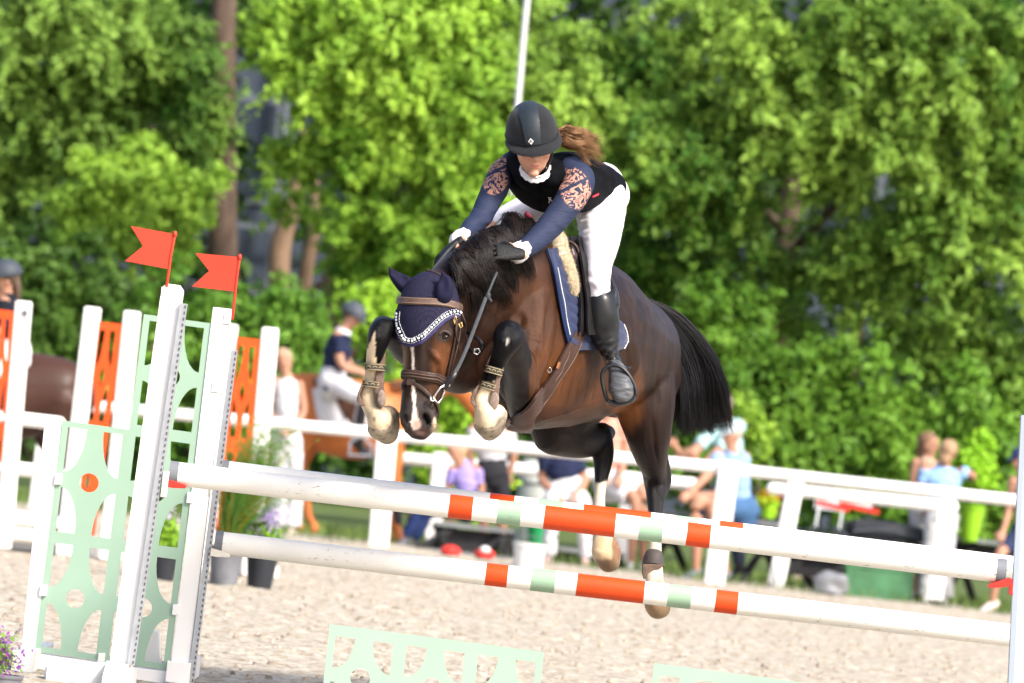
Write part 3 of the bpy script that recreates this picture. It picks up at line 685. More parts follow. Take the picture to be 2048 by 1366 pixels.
mixc(np.clip((y-845)/30, 0, 1)*(x < 1180)*(x > 1040), (.020, .011, .008))
# face
fm = (d < 23.6)
mixc(ell(884, 715, 20, 48, .9, .15)*fm, (.095, .036, .014))
mixc(ell(862, 780, 16, 34, .9, .2)*fm, (.085, .036, .016))
mixc(ell(808, 715, 9, 40, .8, 0)*fm, (.08, .033, .013))
mixc(ell(842, 720, 16, 70, .9, .0)*fm, (.030, .019, .015))
mixc(ell(838, 835, 36, 42, .5)*fm, (.035, .028, .026))
mixc(ell(889, 673, 15, 11, .8)*fm, (.022, .017, .015))
blx = np.interp(y, [680, 700, 740, 790, 815, 828, 850, 860], [824, 825, 826, 827, 829, 830, 830, 832])
blw = np.interp(y, [680, 700, 735, 760, 790, 812, 830, 845, 858], [1.6, 2.8, 2.4, 1.8, 3.4, 2.2, 5, 9, 7])
mixc(np.clip((blw+1-np.abs(x-blx)-nzf*2)/2, 0, 1)*fm*(y > 680)*(y < 862), (.68, .60, .52))
mixc(ell(834, 850, 8, 9, .6)*fm, (.60, .40, .33))
mixc(ell(869, 848, 4, 12, .6)*fm, (.60, .40, .30))
mixc(ell(841, 864, 19, 9, .5, jit=.5)*fm, (.12, .07, .06))
mixc(ell(853, 842, 6.5, 16, .5, -.35, jit=.05)*fm, (.006, .004, .004)); mixc(ell(810, 838, 4, 12, .5, jit=.05)*fm, (.008, .006, .006))
# front legs
lf = (d < 23.7)
lf = lf*((x < 800) | (x > 938))
lf = lf*((x < 815) | (y > 636))
mixc(np.clip((d < 23.52)*1.0, 0, 1)*lf, BLK)
mixc(ell(1045, 750, 40, 80, .4, .1)*(d < 23.83)*(d > 23.45)*(x < 1058), (.006, .004, .0035))  # black forearm, coloured darker still to carry its shade
mixc(ell(820, 710, 50, 60, .4)*(d > 23.38)*(x < 880)*(d < 23.75)*(x < 806), (.006, .004, .004))
mixc(np.clip((y-(752+nzc*12+nzf*5))/6, 0, 1)*lf*(x < 815), CRM)
sx = np.interp(y, [665, 700, 740, 760], [749, 742, 738, 745]); sw = np.interp(y, [660, 670, 700, 740, 765], [0, 3, 9, 18, 30])
mixc(np.clip((sw-np.abs(x-sx)+nzf*3)/2, 0, 1)*lf*(x < 815)*(y > 662), CRM)
mixc(np.clip((y-(765+nzc*12+nzf*8-np.abs(x-977)*0.6+8))/6, 0, 1)*lf*(x > 930)*(d < 23.47)*(x-975 < 18+np.clip(y-800, 0, 40)), CRM)
mixc(ell(1015, 683, 3, 8, .5, .2)*lf, (.35, .33, .30)); 
# dirt on the hooves and pasterns
mixc(ell(792, 848, 9, 26, .6, .2, .8)*lf*.6, GRY); mixc(ell(762, 862, 24, 3, .9, .15, 1.2)*lf*.6, GRY); mixc(ell(748, 838, 3, 6, .7, 0, .4)*lf*.7, (.08, .07, .06))
mixc(ell(980, 858, 24, 3, .9, -.25, 1.2)*lf*.85, (.07, .065, .06)); mixc(ell(998, 846, 6, 10, .9, .5, 1.2)*lf*.85, (.1, .09, .08)); mixc(np.clip((y-(872+nzc*5))/6, 0, 1)*lf*.5, (.30, .23, .15))
for (hx_, hy_, hr_) in ((757, 824, 37), (973, 822, 35)):
    rr_ = np.hypot(x-hx_, y-hy_); on = (y > hy_)*(np.abs(x-hx_-8) < 48)*(d < 23.5)*lf
    mixc(np.clip((rr_-hr_)/1.2, 0, 1)*on, (.30, .25, .185)); mixc(np.clip(1-np.abs(rr_-hr_)/(1.4+nzf*1.2), 0, 1)*on*.8, (.06, .05, .04))
    mixc(np.clip(nzf*3-.6, 0, 1)*np.clip((rr_-hr_+9)/6, 0, 1)*on*.7, (.08, .07, .06))
# hind legs
hl = (d > 24.7)
mixc(np.clip((x-(1135+nzc*20))/40, 0, 1)*hl*(x < 1228)*(y > 845)*(y < 975), BLK)
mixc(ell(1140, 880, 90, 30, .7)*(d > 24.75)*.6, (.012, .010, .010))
mixc(np.clip((y-(962+nzc*8))/4, 0, 1)*hl*(x < 1255), (.48, .42, .34))
mixc(np.clip((y-(1072+nzc*6))/6, 0, 1)*hl*(x < 1255), (.58, .43, .26))
mixc(np.clip((x-(1222+nzc*3))/4, 0, 1)*hl*(x < 1255)*(y > 1062), (.22, .12, .07))
mixc(np.clip((y-(1116+nzc*6))/6, 0, 1)*hl*(x < 1255), (.22, .15, .09))
mixc(np.clip((y-(890+nzc*10))/90, 0, 1)*hl*(x > 1265), (.010, .009, .010))
mixc(np.clip((y-(1055+nzc*5))/5, 0, 1)*hl*(x > 1265), (.62, .55, .44))
mixc(np.clip((y-(1191+nzc*3-np.abs(x-1308)*.25))/2, 0, 1)*hl*(x > 1265), (.26, .18, .11))
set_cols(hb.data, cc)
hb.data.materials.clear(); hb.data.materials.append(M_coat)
HB = bvh_of(hb)
horse = empty('horse', P(1180, 860, 24.8), 'dark bay horse with white socks in mid leap over the striped poles, head tucked low', 'horse')
hb.parent = horse; hb.matrix_parent_inverse = horse.matrix_world.inverted()
# =================================================================== TACK AND HAIR
def pattern_mat(name, c1, c2, kind='VORONOI', scale=200, thr=(.2, .35), rough=.8, bump=.4, stretch=(1, 1, 1)):
    m = bpy.data.materials.new(name); m.use_nodes = True; N = m.node_tree.nodes; L = m.node_tree.links; b = N['Principled BSDF']
    b.inputs['Roughness'].default_value = rough; b.inputs['Specular IOR Level'].default_value = .2
    tc = N.new('ShaderNodeTexCoord'); mp = N.new('ShaderNodeMapping'); mp.inputs['Scale'].default_value = stretch; L.new(tc.outputs['Object'], mp.inputs[0])
    t = N.new('ShaderNodeTexVoronoi'); t.inputs['Scale'].default_value = scale; t.inputs['Randomness'].default_value = .35; L.new(mp.outputs[0], t.inputs[0])
    rp = N.new('ShaderNodeMapRange'); rp.inputs[1].default_value = thr[0]; rp.inputs[2].default_value = thr[1]; L.new(t.outputs['Distance'], rp.inputs[0])
    mx = N.new('ShaderNodeMix'); mx.data_type = 'RGBA'; mx.inputs[6].default_value = (*c1, 1); mx.inputs[7].default_value = (*c2, 1)
    L.new(rp.outputs[0], mx.inputs[0]); L.new(mx.outputs[2], b.inputs['Base Color'])
    bp = N.new('ShaderNodeBump'); bp.inputs['Strength'].default_value = bump; bp.inputs['Distance'].default_value = .004
    L.new(rp.outputs[0], bp.inputs['Height']); L.new(bp.outputs[0], b.inputs['Normal']); return m
M_croch = pattern_mat('crochet_cotton', (.0015, .0015, .006), (.014, .013, .036), scale=185, thr=(.22, .5))
M_navy = mat('navy_cloth', (.010, .010, .028), rough=.85, var=.2, vscale=30, bump=.15, bscale=300, spec=.2)
M_frill = mat('frill', (.035, .032, .10), rough=.9, var=.3, vscale=120)
M_bead = mat('bead', (.85, .88, .9), rough=.12, spec=.9)
M_leather = mat('brown_leather', (.040, .022, .017), rough=.42, var=.3, vscale=25, bump=.2, bscale=160, spec=.45)
M_leather2 = mat('pale_brown_leather', (.085, .052, .038), rough=.5, var=.25, vscale=25, bump=.2, bscale=160)
M_blacklea = mat('black_leather', (.010, .009, .010), rough=.36, var=.3, vscale=15, bump=.15, bscale=90, spec=.5)
M_metal = mat('steel', (.75, .74, .72), rough=.18, metal=1)
M_brass = mat('brass', (.75, .5, .2), rough=.25, metal=1)
M_rein = mat('grey_rubber_rein', (.035, .039, .045), rough=.6, var=.2, vscale=80, bump=.3, bscale=300)
M_hairblk = mat('black_horsehair', (.0035, .003, .003), rough=.42, col2=(.012, .0065, .0045), vscale=9, spec=.4, stretch=(1, 1, 1))
M_eye = mat('horse_eye', (.012, .006, .004), rough=.05, spec=1.0)
# eyes
for (ex, ey, dd, r) in ((890, 673, -.004, .020), (803, 666, -.0, .016)):
    l, n = drape(HB, ex, ey, -.008, 23.3)
    MB().ball(l, r*.85, r, r*.52, X=(RR+UU*.35).normalized(), Y=F0, Z=(UU-RR*.35).normalized(), n=20, m=12).build('eye', M_eye, horse)
mb = strap(HB, [(878, 668), (886, 662), (896, 665), (901, 671)], .009, .008, .001, dref=23.3); mb.build('eyelid', mat('lid', (.03, .02, .018), rough=.5), horse)
# ears inside the bonnet + ear bonnet
bon = panel(HB, [(548, 848, 876), (556, 829, 896), (568, 818, 906), (585, 809, 912), (604, 803, 915), (622, 797, 916), (633, 795, 906), (645, 794, 890), (655, 795, 877), (665, 799, 866), (675, 804, 854), (683, 811, 842), (687, 817, 832)],
            off=.004, thick=.006, nx=30, sub=3, dref=23.3)
bonnet = bon.build('ear_bonnet', M_croch, horse, fix=True)
for nm, st in (('ear', [(779, 537, 23.30, 2, .006), (786, 548, 23.32, 9, .014), (797, 559, 23.34, 14, .022), (810, 569, 23.36, 18, .03), (821, 578, 23.38, 17, .032), (828, 584, 23.42, 13, .03)]),
               ('ear', [(885, 544, 23.36, 2, .006), (888, 555, 23.36, 9, .014), (890, 568, 23.36, 15, .024), (889, 582, 23.36, 18.5, .032), (886, 594, 23.37, 17, .032), (884, 603, 23.40, 11, .028)])):
    e = MB(); limb(e, [(a_, b_, c_-(.135 if st[0][0] > 850 else 0), r_, s_*1.2) for a_, b_, c_, r_, s_ in st], n=20, sub=4)
    eo = e.build(nm, M_navy, bonnet)
    ec = co_np(eo); ep = px_np(ec); a0 = np.array(st[0][:2], float); a1 = np.array(st[-1][:2], float); ax = (a1-a0)/np.linalg.norm(a1-a0)
    q = ep[:, :2]-a0; t_ = q@ax; s_ = q@np.array([-ax[1], ax[0]]); fr = ep[:, 2] < np.interp(t_, [0, 60], [st[0][2], st[-1][2]])
    cup = np.clip(1-((t_-26)/24)**2, 0, 1)*np.clip(1-((s_+3)/10)**2, 0, 1)*fr*(.026 if st[0][0] < 850 else .016)
    ec += np.array(F0)*cup[:, None]; eo.data.vertices.foreach_set('co', ec.ravel()); eo.data.update()
edge = [(801, 622), (800, 640), (802, 655), (807, 668), (814, 678), (826, 681), (838, 677), (852, 666), (866, 652), (880, 638), (894, 628), (908, 624), (916, 627)]
strap(HB, edge, .026, .004, .010, dref=23.3).build('trim_band', M_navy, bonnet)
b = MB()
a = cr([tuple(map(float, p)) for p in edge], 12); acc = 0; last = a[0]
for q in a[1:]:
    acc += np.linalg.norm(q-last); last = q
    if acc >= 5.6:
        acc = 0; l, n = drape(HB, q[0], q[1], .016, 23.3); b.ball(l, .0052, n=8, m=6)
for off2, st_ in ((-4.2, 2.7), (4.4, 2.7)):
    acc = 0; last = a[0]
    for i in range(1, len(a)):
        q = a[i]; t = (a[i]-a[i-1]); t = t/(np.linalg.norm(t)+1e-6); acc += np.linalg.norm(q-last); last = q
        if acc >= st_:
            acc = 0; qq = q+np.array([-t[1], t[0]])*off2; l, n = drape(HB, qq[0], qq[1], .013, 23.3); b.ball(l, .0021, n=6, m=4)
b.build('bead_trim', M_bead, bonnet)
b = MB()
for i in range(0, len(a)-1, 2):
    q = a[i]; t = (a[i+1]-a[i]); t = t/(np.linalg.norm(t)+1e-6); qq = q+np.array([-t[1], t[0]])*(8.0 if True else 0)
    l, n = drape(HB, qq[0], qq[1], .006, 23.3); b.ball(l, .0085, .006, .0085, n=8, m=6)
b.build('scalloped_frill', M_frill, bonnet)
# ---- bridle
bridle = empty('bridle', P(860, 700, 23.2)); bridle.parent = horse; bridle.matrix_parent_inverse = horse.matrix_world.inverted()
strap(HB, [(802, 602), (812, 603.5), (830, 605), (860, 606), (890, 609), (906, 612), (917, 616)], .031, .012, .013, dref=23.3).build('browband', M_leather2, bridle)
mb = MB()
for dy in (-4.5, 4.5): strap(HB, [(802, 602+dy), (830, 605+dy), (860, 606+dy), (890, 609+dy), (917, 616+dy)], .004, .015, .014, dref=23.3, mb=mb)
mb.build('browband_piping', mat('pipe', (.22, .15, .10), rough=.4), bridle)
strap(HB, [(855, 546, 23.4), (868, 549, 23.4), (880, 556, 23.4)], .014, .006, .012, dref=23.4).build('headpiece', M_leather, bridle)
strap(HB, [(800, 750), (808, 749), (825, 749), (850, 752), (872, 756), (884, 761), (892, 768)], .040, .018, .006, dref=23.25).build('noseband', M_leather, bridle)
mb = MB()
for dy in (-3, 3): strap(HB, [(802, 750+dy), (825, 749+dy), (850, 752+dy), (872, 756+dy), (886, 762+dy)], .006, .022, .008, dref=23.25, mb=mb)
mb.build('noseband_piping', M_leather2, bridle)
mb = strap(HB, [(803, 776), (808, 768), (817, 764), (828, 767), (844, 777), (858, 791), (866, 800), (872, 812), (875, 826), (874, 834)], .016, .007, .006, dref=23.25)
mb.box(P(819, 764, 23.18), RR*.010, UU*.012, F0*.006); mb.build('flash_strap', M_leather, bridle)
mb = strap(HB, [(914, 618), (912, 640), (907, 675), (902, 705), (895, 735), (889, 762), (887, 775)], .013, .006, .008, dref=23.3)
strap(HB, [(912, 634), (914, 660), (910, 690), (901, 722), (893, 752)], .012, .006, .013, dref=23.3, mb=mb)
strap(HB, [(908, 640), (906, 665), (911, 690), (914, 704)], .009, .005, .014, dref=23.3, mb=mb); mb.build('cheekpiece', M_leather, bridle)
strap(HB, [(917, 620), (922, 636), (928, 652), (934, 672), (938, 692)], .014, .006, .010, dref=23.35).build('throat_strap', M_leather, bridle)
def ring_loop(mb, pts, r, n=8):
    pts = [V(p) for p in pts]; pts = pts+[pts[0]]
    if len(pts) > 20:
        mb.loft([(p, r, r) for p in pts+[pts[1]]], F0, n=n, sub=1); return
    for i in range(len(pts)-1): mb.loft([(pts[i], r, r), (pts[i+1], r, r)], F0 if abs((pts[i+1]-pts[i]).normalized().dot(F0)) < .9 else RR, n=n, sub=1)
def flat_loop(cx, cy, d, rx, ry, ang=0, k=16):
    out = []
    for i in range(k):
        t = 2*math.pi*i/k; u, v = rx*math.cos(t), ry*math.sin(t)
        out.append(P(cx+u*math.cos(ang)-v*math.sin(ang), cy+u*math.sin(ang)+v*math.cos(ang), d+.02*math.sin(t)))
    return out
mb = MB(); ring_loop(mb, [P(917.5, 648, 23.23), P(923, 645, 23.23), P(925, 653, 23.23), P(921, 656, 23.23)], .002)
ring_loop(mb, [P(907.5, 640, 23.21), P(911, 632, 23.21), P(913, 635, 23.21), P(909.5, 648, 23.21)], .002); mb.build('brass_buckle', M_brass, bridle)
mb = MB(); ring_loop(mb, [P(867, 796, 23.19), P(873, 786, 23.18), P(880, 776, 23.18), P(887, 771, 23.19), P(889, 783, 23.22), P(884, 796, 23.22), P(876, 806, 23.2), P(870, 801, 23.19)], .0042)
mb.tube([P(861, 793, 23.19), P(862, 801, 23.18), P(866, 802, 23.18)], .004); mb.tube([P(870, 800, 23.2), P(852, 800, 23.3)], .006)
ring_loop(mb, [P(897, 758, 23.2), P(900, 764, 23.2), P(899, 772, 23.2), P(895, 766, 23.2)], .0028); mb.build('bit_ring', M_metal, bridle)
mb = MB(); mb.loft([(P(889, 776, 23.2), .006, .011), (P(896, 765, 23.2), .006, .012), (P(905, 754, 23.2), .006, .012), (P(911, 745, 23.21), .005, .011)], F0, n=10, sub=3); mb.build('rein_end', M_blacklea, bridle)
mb = MB()
rp_ = [(905, 752, 23.2), (917, 733, 23.22), (932, 700, 23.25), (946, 664, 23.3), (959, 630, 23.37), (970, 600, 23.42), (978, 582, 23.44), (987, 560, 23.47), (994, 545, 23.5)]
mb.loft([(P(*q), .003, .0075 if i < 6 else .005) for i, q in enumerate(rp_)], F0, n=10, sub=4, sup=3)
mb.ball(P(976, 592, 23.43), .011, .009, .016); mb.loft([(P(976, 592, 23.45), .004, .006), (P(982, 603, 23.45), .003, .006)], F0, n=8, sub=2); mb.build('rein', M_rein, bridle)
mb = MB(); mb.loft([(P(914, 484, 23.62), .003, .006), (P(895, 503, 23.6), .003, .006), (P(872, 532, 23.5), .003, .006), (P(858, 552, 23.42), .003, .006)], F0, n=8, sub=4); mb.build('rein', M_rein, bridle)
mb = MB(); mb.loft([(P(x, y, d), .0025, .008) for x, y, d in ((934, 664, 23.45), (950, 673, 23.4), (962, 686, 23.38), (965, 696, 23.38), (958, 703, 23.36), (944, 702, 23.35), (932, 694, 23.4))], F0, n=8, sub=4); mb.build('loose_strap', M_blacklea, bridle)
mb = MB(); ring_loop(mb, [P(949, 698, 23.33), P(957, 697, 23.33), (P(960, 703, 23.33)), P(955, 709, 23.33), P(948, 706, 23.33)], .0022); mb.build('steel_buckle', M_metal, bridle)
# whiskers
gw = []
for i in range(60):
    x0 = random.uniform(855, 872); y0 = random.uniform(846, 866); l, n = drape(HB, x0, y0, 0, 23.3); dx = random.uniform(.3, 1); L_ = random.uniform(.02, .05)
    dv = (RR*dx+UU*random.uniform(-.6, .5)-F0*.3).normalized(); gw.append([l+dv*L_*t-UU*(.01*t*t) for t in (0, .33, .66, 1)])
vs, f = strands(np.array([[tuple(p) for p in g] for g in gw]), .0006); quads_obj('whiskers', vs, f, mat('whisker', (.35, .28, .18)), horse)
# ---- leg boots
M_boot = mat('grey_brown_boot', (.13, .085, .065), rough=.6, var=.35, vscale=30, bump=.3, bscale=120)
M_strap = mat('dark_olive_strap', (.045, .04, .032), rough=.7, var=.2, vscale=60)
M_strapln = mat('strap_line', (.32, .26, .15), rough=.7)
M_pad = mat('boot_pad', (.20, .15, .12), rough=.7, var=.3, vscale=60, bump=.4, bscale=200)
def poly(mb, pts, d, th): mb.prism([P(x, y, d) for x, y in pts], F0*th)
def leg_boot(straps, shells, pads):
    bt = empty('tendon_boot', P(straps[0][0], straps[0][1], 23.3)); bt.parent = horse; bt.matrix_parent_inverse = horse.matrix_world.inverted()
    mb = MB()
    for pts, d, th in shells: poly(mb, pts, d, th)
    mb.build('shell', M_boot, bt, smooth=True, bevel=.0035)
    for (x0, y0, x1, y1, b, a, d) in straps:
        mb = MB(); mb.loft([(P(x0, y0, d), a, M(b, d)), (P(x1, y1, d), a, M(b, d))], F0, n=24, sub=1, sup=2.6, cap='flat')
        s_ = mb.build('strap', M_strap, bt, smooth=False)
        mb = MB(); ux, uy = x1-x0, y1-y0
        for t in (.12, .88):
            cx, cy = x0+ux*t, y0+uy*t
            mb.loft([(P(cx-ux*.05, cy-uy*.05, d), a+.0015, M(b, d)+.0015), (P(cx+ux*.05, cy+uy*.05, d), a+.0015, M(b, d)+.0015)], F0, n=24, sub=1, sup=2.6, cap='flat')
        L_ = math.hypot(ux, uy); vx, vy = uy/L_, -ux/L_
        for k in (-.62, 0, .6):
            pts = []
            for j in range(7):
                t = -1+j/3; px_ = (x0+x1)/2+vx*(k*b+t*4)+ux*(.16*(t*t)-.1); py_ = (y0+y1)/2+vy*(k*b+t*4)+uy*(.16*(t*t)-.1)
                dd = d-a*math.sqrt(max(0, 1-min(1, abs(k+t*4/b))**2.6))**(1/1.3)-.001; pts.append(P(px_, py_, dd))
            mb.tube(pts, .0018, n=6)
        mb.build('strap_pattern', M_strapln, s_)
    for (x0, y0, rx, ry, d, an) in pads:
        mb = MB(); A = (RR*math.cos(an)+UU*math.sin(an)); B = (-RR*math.sin(an)+UU*math.cos(an)); mb.ball(P(x0, y0, d), M(rx, d), M(ry, d), .007, X=A, Y=B, Z=F0, n=20, m=8); mb.build('pad', M_pad, bt)
    return bt
leg_boot([(750.5, 727, 749.5, 741, 20.5, .042, 23.28), (746, 762, 744.5, 775, 21, .043, 23.30)],
         [([(771, 703), (763, 706), (755, 714), (752, 735), (751, 760), (749, 785), (750, 802), (755, 814), (763, 818), (769, 810), (771, 793), (767, 770), (769, 740), (771, 715)], 23.26, .05),
          ([(723, 768), (716, 785), (713, 800), (716, 808), (724, 812), (730, 812), (729, 806), (722, 799), (720, 788), (727, 770)], 23.27, .05),
          ([(736, 712), (733, 730), (729, 755), (732, 757), (736, 738), (739, 720)], 23.29, .03)],
         [(763, 797, 9, 18, 23.25, 0)])
leg_boot([(990, 734, 986, 748, 18.5, .042, 23.30), (980.5, 766, 976.5, 779.5, 20.5, .043, 23.32)],
         [([(1014, 714), (1004, 719), (997, 729), (993, 745), (991, 763), (981, 788), (977, 812), (981, 822), (987, 822), (996, 806), (998, 786), (1000, 763), (1008, 735)], 23.28, .05),
          ([(983, 706), (974, 725), (967, 752), (958, 768), (947, 780), (941, 795), (941, 806), (948, 814), (952, 812), (948, 798), (956, 778), (969, 750), (979, 722)], 23.29, .05)],
         [(988, 803, 10, 19, 23.27, -.15)])
bt = empty('fetlock_boot', P(1306, 1130, 25.1)); bt.parent = horse; bt.matrix_parent_inverse = horse.matrix_world.inverted()
mb = MB(); mb.loft([(P(1308, 1105, 25.16), .042, M(16.5, 25)), (P(1307, 1116, 25.15), .048, M(20.5, 25)), (P(1306, 1132, 25.14), .052, M(22.5, 25))], F0, n=28, sub=4, cap='flat')
mb.build('shell', mat('boot_grey', (.06, .05, .048), rough=.65, var=.25, vscale=40, bump=.3, bscale=200), bt, smooth=False)
mb = MB(); poly(mb, [(1285, 1128), (1284, 1146), (1287, 1158), (1292, 1156), (1297, 1147), (1308, 1140), (1322, 1136), (1328, 1129)], 25.085, .03); mb.build('flap', M_boot, bt, bevel=.004)
# ---- mane
crest = np.array([(908, 524, 23.56), (914, 510, 23.60), (928, 492, 23.68), (950, 475, 23.78), (985, 462, 23.93), (1020, 455, 24.05), (1050, 456, 24.12)], float)
tips = np.array([(940, 590), (985, 592), (1010, 584), (1016, 560), (1014, 532), (1012, 512), (1030, 492)], float)
def lerp_tab(t, u):
    s_ = np.linspace(0, 1, len(t)); return np.array([np.interp(u, s_, t[:, k]) for k in range(t.shape[1])])
gm = []
lock = [(random.random()*.90, random.uniform(.6, 1.15), random.gauss(0, 20), random.gauss(0, 15), random.uniform(0, .05), random.gauss(0, 11)) for _ in range(60)]
for i in range(6500):
    lk = lock[random.randrange(len(lock))]; u = min(.93, max(0, lk[0]+random.gauss(0, .035)))
    r0 = lerp_tab(crest, u); t0 = lerp_tab(tips, min(1, max(0, u+random.gauss(0, .015))))
    ln = lk[1]*random.uniform(.88, 1.08); pts = []
    tx = r0[0]+(t0[0]-r0[0])*ln+lk[2]+random.gauss(0, 5); ty = r0[1]+(t0[1]-r0[1])*ln+lk[3]+random.gauss(0, 5)
    wv = random.gauss(0, 1.2)
    for k in range(9):
        t = k/8; q = t*t*(3-2*t)*.4+t*.6
        x_ = r0[0]+(tx-r0[0])*q+lk[5]*math.sin(math.pi*t)+wv*math.sin(5*t); y_ = r0[1]+(ty-r0[1])*(q**1.15)-(10+lk[5]*.6)*math.sin(math.pi*t)*(1-u*.3)+wv*math.cos(4*t)
        l, n = drape(HB, x_, y_, .004+(.012+lk[4])*math.sin(math.pi*min(1, t*1.05))**.7, r0[2]+.0)
        pts.append(tuple(l))
    gm.append(pts)
for i in range(50):      # fly-away hairs
    u = random.random(); r0 = lerp_tab(crest, u); p0 = P(*r0); dv = (RR*random.uniform(-.3, .8)+UU*random.uniform(.05, .5)-F0*random.uniform(0, .4)); L_ = random.uniform(.04, .12)
    gm.append([tuple(p0+dv*L_*t-UU*(.05*t*t)) for t in np.linspace(0, 1, 9)])
g = np.array(gm); g[:, 1:-1] = (g[:, :-2]+g[:, 1:-1]*2+g[:, 2:])/4
vs, f = strands(g, RNG.uniform(.0007, .0021, len(g))); quads_obj('mane', vs, f, M_hairblk, horse)
# ---- tail
inn = np.array([(1278, 612, 25.46), (1306, 650, 25.55), (1336, 705, 25.58), (1356, 770, 25.60), (1352, 830, 25.60), (1362, 874, 25.62)], float)
out = np.array([(1300, 598, 25.5), (1368, 628, 25.62), (1420, 696, 25.68), (1441, 765, 25.72), (1446, 820, 25.75), (1453, 862, 25.8)], float)
gt = []
lock = [(random.random(), random.gauss(0, 9), random.uniform(-.12, .12), random.uniform(.80, 1.06), random.uniform(0, 6)) for _ in range(90)]
tt = np.linspace(0, 1, 14)
for i in range(15000):
    lk = lock[random.randrange(90)]; v = min(1.04, max(-.02, lk[0]+random.gauss(0, .09))); v0 = lk[0]; ln = lk[3]*random.uniform(.72, 1.06); pts = []
    j1, j2, j3 = random.gauss(0, 1.2), random.gauss(0, 1.5), random.gauss(0, .012)
    for t in tt:
        tq = min(1, t*ln); s_ = np.linspace(0, 1, 6)
        a_ = np.array([np.interp(tq, s_, inn[:, k]) for k in range(3)]); b_ = np.array([np.interp(tq, s_, out[:, k]) for k in range(3)])
        vv = v+(v0-v)*t*.5; p = a_*(1-vv)+b_*vv; w_ = math.sin(t*4.2+lk[4])*lk[1]*t
        p = p+np.array([w_+j1*t*2, j2*t*2+w_*.3, (lk[2]+j3)*math.sin(min(1, t*1.4)*math.pi/2)+.05*t*t])
        pts.append(tuple(P(*p)))
    gt.append(pts)
g = np.array(gt)
for _ in range(3): g[:, 1:-1] = (g[:, :-2]+g[:, 1:-1]*2+g[:, 2:])/4
vs, f = strands(g, RNG.uniform(.0006, .0018, len(g))); quads_obj('tail', vs, f, mat('black_tail', (.0025, .0025, .003), rough=.4, col2=(.008, .0075, .009), vscale=8, spec=.5), horse)
# ---- saddle
saddle = empty('saddle', P(1150, 560, 24.4), 'black jumping saddle with cream sheepskin over a navy quilted pad on the leaping horse', 'saddle')
M_padn = mat('navy_quilt', (.004, .012, .055), rough=.62, var=.15, vscale=30, bump=.15, bscale=250, sheen=.3)
quilt = lambda x, y: .006*abs(math.sin((y-x*.55)*.16))*min(1, max(0, (x-np.interp(y, [500, 576, 690], [1100, 1122, 1144]))/6))
panel(HB, [(500, 1089, 1120), (535, 1100, 1150), (576, 1109, 1180), (620, 1118, 1215), (650, 1124, 1240), (675, 1129, 1247), (690, 1135, 1245), (699, 1150, 1232)], off=.006, thick=.010, nx=60, sub=12, fn=quilt, dref=24.4).build('saddle_pad', M_padn, saddle, fix=True)
b = MB()
for q in cr([(1105., 538.), (1112., 570.), (1119., 600.), (1125., 640.), (1131., 668.)], 14):
    l, n = drape(HB, q[0], q[1], .025, 24.2); b.ball(l, .0022, n=6, m=4)
for q in cr([(1239., 650.), (1245., 668.), (1246., 682.), (1240., 694.)], 8):
    l, n = drape(HB, q[0], q[1], .022, 24.6); b.ball(l, .0025, n=6, m=4)
b.build('pad_bead_trim', M_bead, saddle)
strap(HB, [(1092, 500), (1101, 535), (1110, 576), (1118, 620), (1125, 655), (1133, 684)], .018, .008, .014, dref=24.2).build('pad_binding', mat('navy_bind', (.005, .015, .06), rough=.4), saddle)
M_fleece = mat('fleece', (.74, .62, .43), rough=1, var=.12, vscale=30, bump=.9, bscale=120, sheen=.4)
fl = MB(); fp = [(1141, 578, 8), (1134, 556, 12), (1124, 530, 14), (1114, 503, 14), (1110, 482, 14), (1092, 456, 10), (1060, 443, 9), (1020, 447, 9)]
st = []
for x_, y_, r_ in fp:
    l, n = drape(HB, x_, y_, .012, 24.3); st.append((l, .026, M(r_, 24.3)))
fl.loft(st, F0, n=16, sub=5); fo = fl.build('sheepskin', M_fleece, saddle)
fc = co_np(fo); fn_ = no_np(fo); idx = RNG.integers(0, len(fc), 22000)
base = fc[idx]+RNG.normal(0, .004, (22000, 3)); dv = fn_[idx]+RNG.normal(0, 0.45, (22000, 3))+np.array(UU)*-.3; dv /= np.linalg.norm(dv, axis=1)[:, None]
g = np.stack([base+dv*(.010*t) for t in (0, .4, .75, 1)], 1); vs, f = strands(g, .0006); quads_obj('fleece_tufts', vs, f, M_fleece, saddle)
panel(HB, [(484, 1128, 1150), (520, 1134, 1166), (560, 1142, 1172), (600, 1147, 1173), (640, 1147, 1170), (662, 1146, 1162)], off=.030, thick=.008, nx=14, sub=4, dref=24.4).build('saddle_flap', M_blacklea, saddle, fix=True)
panel(HB, [(490, 1133, 1158), (530, 1140, 1176), (570, 1147, 1180), (610, 1152, 1182), (650, 1152, 1178), (668, 1153, 1170)], off=.052, thick=.008, nx=14, sub=4, dref=24.4).build('saddle_flap', M_blacklea, saddle, fix=True)
mb = MB()
for x_, y_ in ():
    pass
KD = dep_of(drape(HB, 1148, 540, 0, 24.4)[0])-.05; l1 = P(1143, 500, KD); l2 = P(1147, 527, KD)
mb.loft([(l1, .014, .014), ((l1+l2)/2, .022, .021), (l2, .010, .010)], F0, n=14, sub=4); mb.build('knee_roll', mat('plum_leather', (.035, .018, .02), rough=.35, spec=.5), saddle)
mb = MB(); mb.loft([(P(1124, 483, 24.25), .02, .012), (P(1145, 487, 24.35), .05, .018), (P(1158, 500, 24.45), .07, .022), (P(1170, 508, 24.55), .08, .025)], LAT, n=18, sub=4)
mb.build('seat', M_blacklea, saddle)
